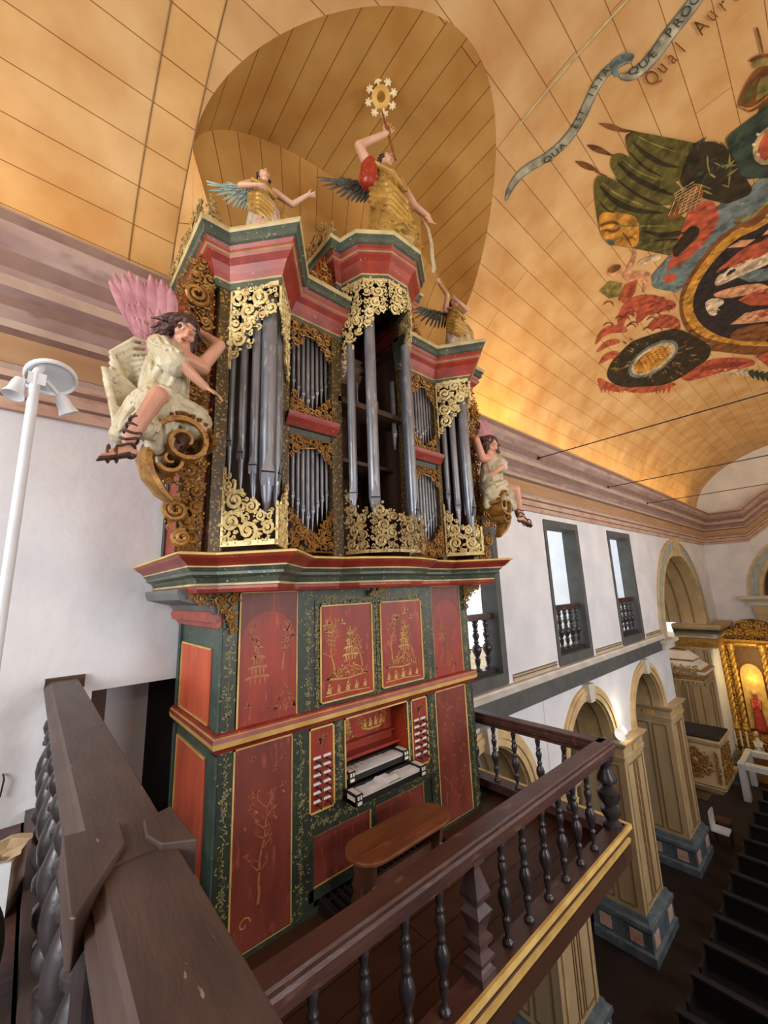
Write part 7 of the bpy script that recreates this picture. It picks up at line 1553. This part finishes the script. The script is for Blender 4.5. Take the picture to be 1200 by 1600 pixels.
('wreath',7,10,[(11.299,2.445),(11.326,2.458),(11.319,2.482),(11.286,2.492),(11.26,2.478),(11.266,2.455)]),
('wreath',7,10,[(11.337,2.358),(11.364,2.372),(11.359,2.396),(11.326,2.406),(11.299,2.392),(11.304,2.368)]),
('wreath',7,10,[(11.371,2.271),(11.399,2.285),(11.394,2.309),(11.362,2.319),(11.334,2.305),(11.339,2.282)]),
('wreath',7,10,[(11.402,2.184),(11.431,2.198),(11.427,2.222),(11.395,2.232),(11.367,2.219),(11.371,2.195)]),
('wreath',7,10,[(11.43,2.098),(11.459,2.111),(11.456,2.135),(11.424,2.146),(11.396,2.132),(11.399,2.109)]),
('wreath',7,10,[(11.455,2.011),(11.484,2.024),(11.482,2.048),(11.451,2.059),(11.422,2.046),(11.424,2.022)]),
('wreath',7,10,[(11.399,2.544),(11.426,2.558),(11.418,2.582),(11.384,2.592),(11.358,2.578),(11.365,2.554)]),
('wreath',7,10,[(11.441,2.457),(11.468,2.471),(11.462,2.495),(11.428,2.505),(11.401,2.491),(11.408,2.467)]),
('wreath',7,10,[(11.479,2.369),(11.507,2.383),(11.501,2.407),(11.468,2.418),(11.44,2.404),(11.446,2.38)]),
('wreath',7,10,[(11.514,2.282),(11.542,2.296),(11.538,2.32),(11.504,2.33),(11.477,2.316),(11.481,2.292)]),
('wreath',7,10,[(11.545,2.194),(11.574,2.208),(11.57,2.232),(11.538,2.243),(11.509,2.229),(11.513,2.205)]),
('wreath',7,10,[(11.573,2.107),(11.602,2.12),(11.599,2.144),(11.567,2.155),(11.538,2.142),(11.541,2.118)]),
('wreath',7,10,[(11.598,2.02),(11.627,2.033),(11.625,2.057),(11.594,2.068),(11.564,2.055),(11.566,2.031)]),
('wreath',7,10,[(11.544,2.557),(11.571,2.572),(11.563,2.596),(11.528,2.606),(11.501,2.592),(11.509,2.567)]),
('wreath',7,10,[(11.586,2.469),(11.614,2.484),(11.607,2.508),(11.572,2.518),(11.545,2.504),(11.552,2.48)]),
('wreath',7,10,[(11.624,2.381),(11.653,2.395),(11.647,2.42),(11.613,2.43),(11.585,2.416),(11.591,2.392)]),
('wreath',7,10,[(11.659,2.293),(11.688,2.307),(11.684,2.331),(11.65,2.342),(11.621,2.328),(11.626,2.303)]),
('wreath',7,10,[(11.691,2.204),(11.72,2.218),(11.716,2.243),(11.683,2.253),(11.654,2.24),(11.658,2.215)]),
('wreath',7,10,[(11.719,2.116),(11.748,2.13),(11.746,2.154),(11.713,2.165),(11.683,2.151),(11.686,2.127)]),
('wreath',7,10,[(11.743,2.028),(11.773,2.041),(11.772,2.066),(11.739,2.077),(11.709,2.063),(11.711,2.039)]),
('lower_scroll',11,4,[(13.299,2.17),(13.267,1.788),(13.408,1.402),(14.032,0.993),(14.634,0.684),(15.195,0.664),(14.963,1.008),(14.463,1.408),(14.23,1.862),(13.897,2.115)]),
('lower_scroll',15,5,[(13.642,1.867),(13.715,1.457),(14.279,1.028),(14.825,0.762),(14.738,1.035),(14.207,1.425)]),
('lower_scroll',7,3,[(12.331,1.599),(13.227,1.21),(14.352,0.709),(15.079,0.14),(14.616,0.111),(13.934,0.653),(12.879,1.137),(12.021,1.52)]),
('lower_scroll',11,4,[(14.532,0.619),(14.592,0.309),(15.021,-0.161),(16.162,-0.097),(15.622,0.456)]),
('lower_scroll',12,4,[(13.937,1.628),(14.538,1.591),(14.54,1.569),(13.953,1.49)]),
('lower_scroll',12,4,[(14.114,1.539),(14.722,1.499),(14.723,1.477),(14.124,1.401)]),
('lower_scroll',12,4,[(14.29,1.449),(14.905,1.406),(14.905,1.384),(14.294,1.31)]),
('lower_scroll',12,4,[(14.464,1.357),(15.085,1.311),(15.084,1.289),(14.461,1.219)]),
('lower_scroll',12,4,[(14.636,1.265),(15.263,1.215),(15.261,1.193),(14.627,1.126)]),
('lower_scroll',12,4,[(14.805,1.172),(15.439,1.119),(15.436,1.097),(14.79,1.033)]),
('lower_scroll',12,4,[(14.973,1.077),(15.612,1.021),(15.608,0.999),(14.951,0.939)]),
('lower_scroll',12,4,[(15.187,0.989),(15.883,0.935),(15.879,0.912),(15.172,0.85)]),
('lower_scroll',9,4,[(15.402,0.9),(16.155,0.846),(16.152,0.824),(15.393,0.761)]),
('lower_scroll',9,4,[(15.617,0.809),(16.429,0.756),(16.427,0.734),(15.612,0.67)]),
('lower_scroll',9,4,[(15.831,0.717),(16.705,0.664),(16.704,0.642),(15.831,0.577)]),
('lower_scroll',9,4,[(16.046,0.624),(16.982,0.571),(16.982,0.548),(16.049,0.484)]),
]
LETTERS = [
('Q','ribbon_lettering',(4.835,1.787),(0.026,-0.094),(-0.096,0.003)),
('U','ribbon_lettering',(4.863,1.685),(0.025,-0.094),(-0.094,0.003)),
('A','ribbon_lettering',(4.885,1.584),(0.006,-0.091),(-0.095,0.01)),
('E','ribbon_lettering',(4.826,1.349),(-0.029,-0.058),(-0.088,0.027)),
('S','ribbon_lettering',(4.794,1.286),(-0.029,-0.056),(-0.086,0.028)),
('T','ribbon_lettering',(4.762,1.226),(-0.038,-0.052),(-0.083,0.031)),
('I','ribbon_lettering',(4.67,1.084),(-0.039,-0.061),(-0.087,0.032)),
('S','ribbon_lettering',(4.628,1.018),(-0.038,-0.058),(-0.085,0.033)),
('T','ribbon_lettering',(4.598,0.951),(-0.014,-0.065),(-0.087,0.023)),
('A','ribbon_lettering',(4.583,0.88),(-0.014,-0.063),(-0.086,0.024)),
('Q','ribbon_lettering',(4.836,0.683),(0.032,-0.09),(-0.101,0.009)),
('U','ribbon_lettering',(4.871,0.586),(0.03,-0.089),(-0.1,0.01)),
('Æ','ribbon_lettering',(4.876,0.494),(-0.004,-0.08),(-0.101,0.024)),
('P','ribbon_lettering',(4.834,0.286),(-0.025,-0.081),(-0.108,0.034)),
('R','ribbon_lettering',(4.807,0.198),(-0.025,-0.078),(-0.106,0.035)),
('O','ribbon_lettering',(4.777,0.114),(-0.034,-0.072),(-0.103,0.038)),
('G','ribbon_lettering',(4.74,0.036),(-0.033,-0.07),(-0.1,0.038)),
('Q','verse_lettering',(5.188,0.541),(-0.029,-0.095),(-0.216,0.058)),
('u','verse_lettering',(5.157,0.438),(-0.029,-0.091),(-0.21,0.059)),
('a','verse_lettering',(5.136,0.336),(-0.012,-0.093),(-0.207,0.051)),
('l','verse_lettering',(5.12,0.236),(-0.022,-0.087),(-0.201,0.057)),
('A','verse_lettering',(5.092,0.034),(-0.032,-0.086),(-0.198,0.065)),
('u','verse_lettering',(5.057,-0.06),(-0.032,-0.082),(-0.193,0.065)),
('r','verse_lettering',(5.041,-0.155),(-0.009,-0.087),(-0.191,0.053)),
('o','verse_lettering',(5.035,-0.251),(-0.001,-0.086),(-0.187,0.051)),
]
# ------------------------------------------------------------------ painting on the vault (outlines given as x,y on the boards)
PCOL = [('ribbon_grey', (162, 158, 138)), ('ribbon_shadow', (104, 124, 124)), ('flag_olive', (92, 86, 42)), ('dark_olive', (52, 44, 30)), ('light_olive', (132, 120, 66)), ('slate_blue', (104, 116, 116)),
        ('x', (0, 0, 0)), ('umber', (120, 76, 42)), ('ochre', (190, 136, 56)), ('deep_green', (54, 68, 56)), ('dull_cream', (186, 160, 116)), ('brick_red', (172, 84, 58)), ('pale_cream', (206, 182, 150)), ('near_black', (48, 40, 40)), ('flesh', (200, 146, 108)), ('dark_red', (136, 60, 44))]
for nm, c in PCOL: M['paint_'+nm] = mat('vault_paint_'+nm, tuple(int(v*1.08) for v in c), tuple(int(v*.68) for v in c), 5, 0.7, c3=tuple(min(255, int(v*1.25)) for v in c), c3scale=9, c3lo=.52, c3hi=.75, spec=.2)
cp = bpy.data.objects.new('ceiling_painting', None); C.objects.link(cp); cp.location = (9, 1, 6.0)
tag(cp, 'painted banners, ribbon and oval scene on the boarded vault', 'painting')
def on_vault(x, y, off):
    th = math.acos(max(-1, min(1, y/VA))); n = Vector((0, cos(th)/VA, sin(th)/VB)).normalized()
    return Vector((x, VA*cos(th), VZ+VB*sin(th))) - n*off
def paint_flush(part, items, kids):
    me = bpy.data.meshes.new(part); cols = sorted(set(c for c, l, p in items)); bmT = bmesh.new()
    for c, l, pts in items:
        bm = bmesh.new()
        if isinstance(pts, list):
            if len(pts) > 5:
                for it in range(2): pts = [q for i in range(len(pts)) for q in ((pts[i-1][0]*.25+pts[i][0]*.75, pts[i-1][1]*.25+pts[i][1]*.75), (pts[i][0]*.75+pts[(i+1) % len(pts)][0]*.25, pts[i][1]*.75+pts[(i+1) % len(pts)][1]*.25))]
            vs = [bm.verts.new((x, y, 0)) for x, y in pts]
            try: f = bm.faces.new(vs)
            except Exception: bm.free(); continue
            bmesh.ops.triangulate(bm, faces=bm.faces[:], ngon_method='EAR_CLIP')
        else:
            bm.from_mesh(pts)
        for it in range(4):
            ed = [e for e in bm.edges if e.calc_length() > .22]
            if not ed: break
            bmesh.ops.subdivide_edges(bm, edges=ed, cuts=1); bmesh.ops.triangulate(bm, faces=[f for f in bm.faces if len(f.verts) > 3])
        base = {}
        for v in bm.verts: base[v] = bmT.verts.new(on_vault(v.co.x, v.co.y, .004+.0022*l) - Vector(cp.location))
        for f in bm.faces:
            try: nf = bmT.faces.new([base[v] for v in f.verts]); nf.material_index = cols.index(c)
            except Exception: pass
        bm.free()
    bmT.normal_update(); bmT.to_mesh(me); bmT.free()
    for c in cols: me.materials.append(M['paint_'+PCOL[c][0]])
    o = bpy.data.objects.new(part, me); C.objects.link(o); o.parent = cp; return o
parts = {}
for p, c, l, pts in PAINT:
    parts.setdefault(p, []).append((c, l, pts))
    if p not in ('ribbon', 'crown', 'shield', 'foliage'): parts.setdefault(p+' far', []).append((c, l-.45, [(x, -y) for x, y in pts]))   # the design repeats on the other half of the vault
for ch, part, o_, e_, u_ in LETTERS:
    cu = bpy.data.curves.new('t', 'FONT'); cu.body = ch; cu.size = 1.0; cu.resolution_u = 3; to = bpy.data.objects.new('t', cu); C.objects.link(to)
    me = bpy.data.meshes.new_from_object(to); bpy.data.objects.remove(to); bpy.data.curves.remove(cu)
    if not me.vertices: continue
    w_ = max(v.co.x for v in me.vertices) or 1
    for v in me.vertices: a, b = (v.co.x-w_/2)/.72+.46, v.co.y/.70; v.co = (o_[0]+e_[0]*a+u_[0]*b, o_[1]+e_[1]*a+u_[1]*b, 0)
    parts['letter %d' % len(parts)] = [(9 if part[0] == 'r' else 7, 9, me)]
for p, it in parts.items(): paint_flush(p.split(' ')[0], it, None)
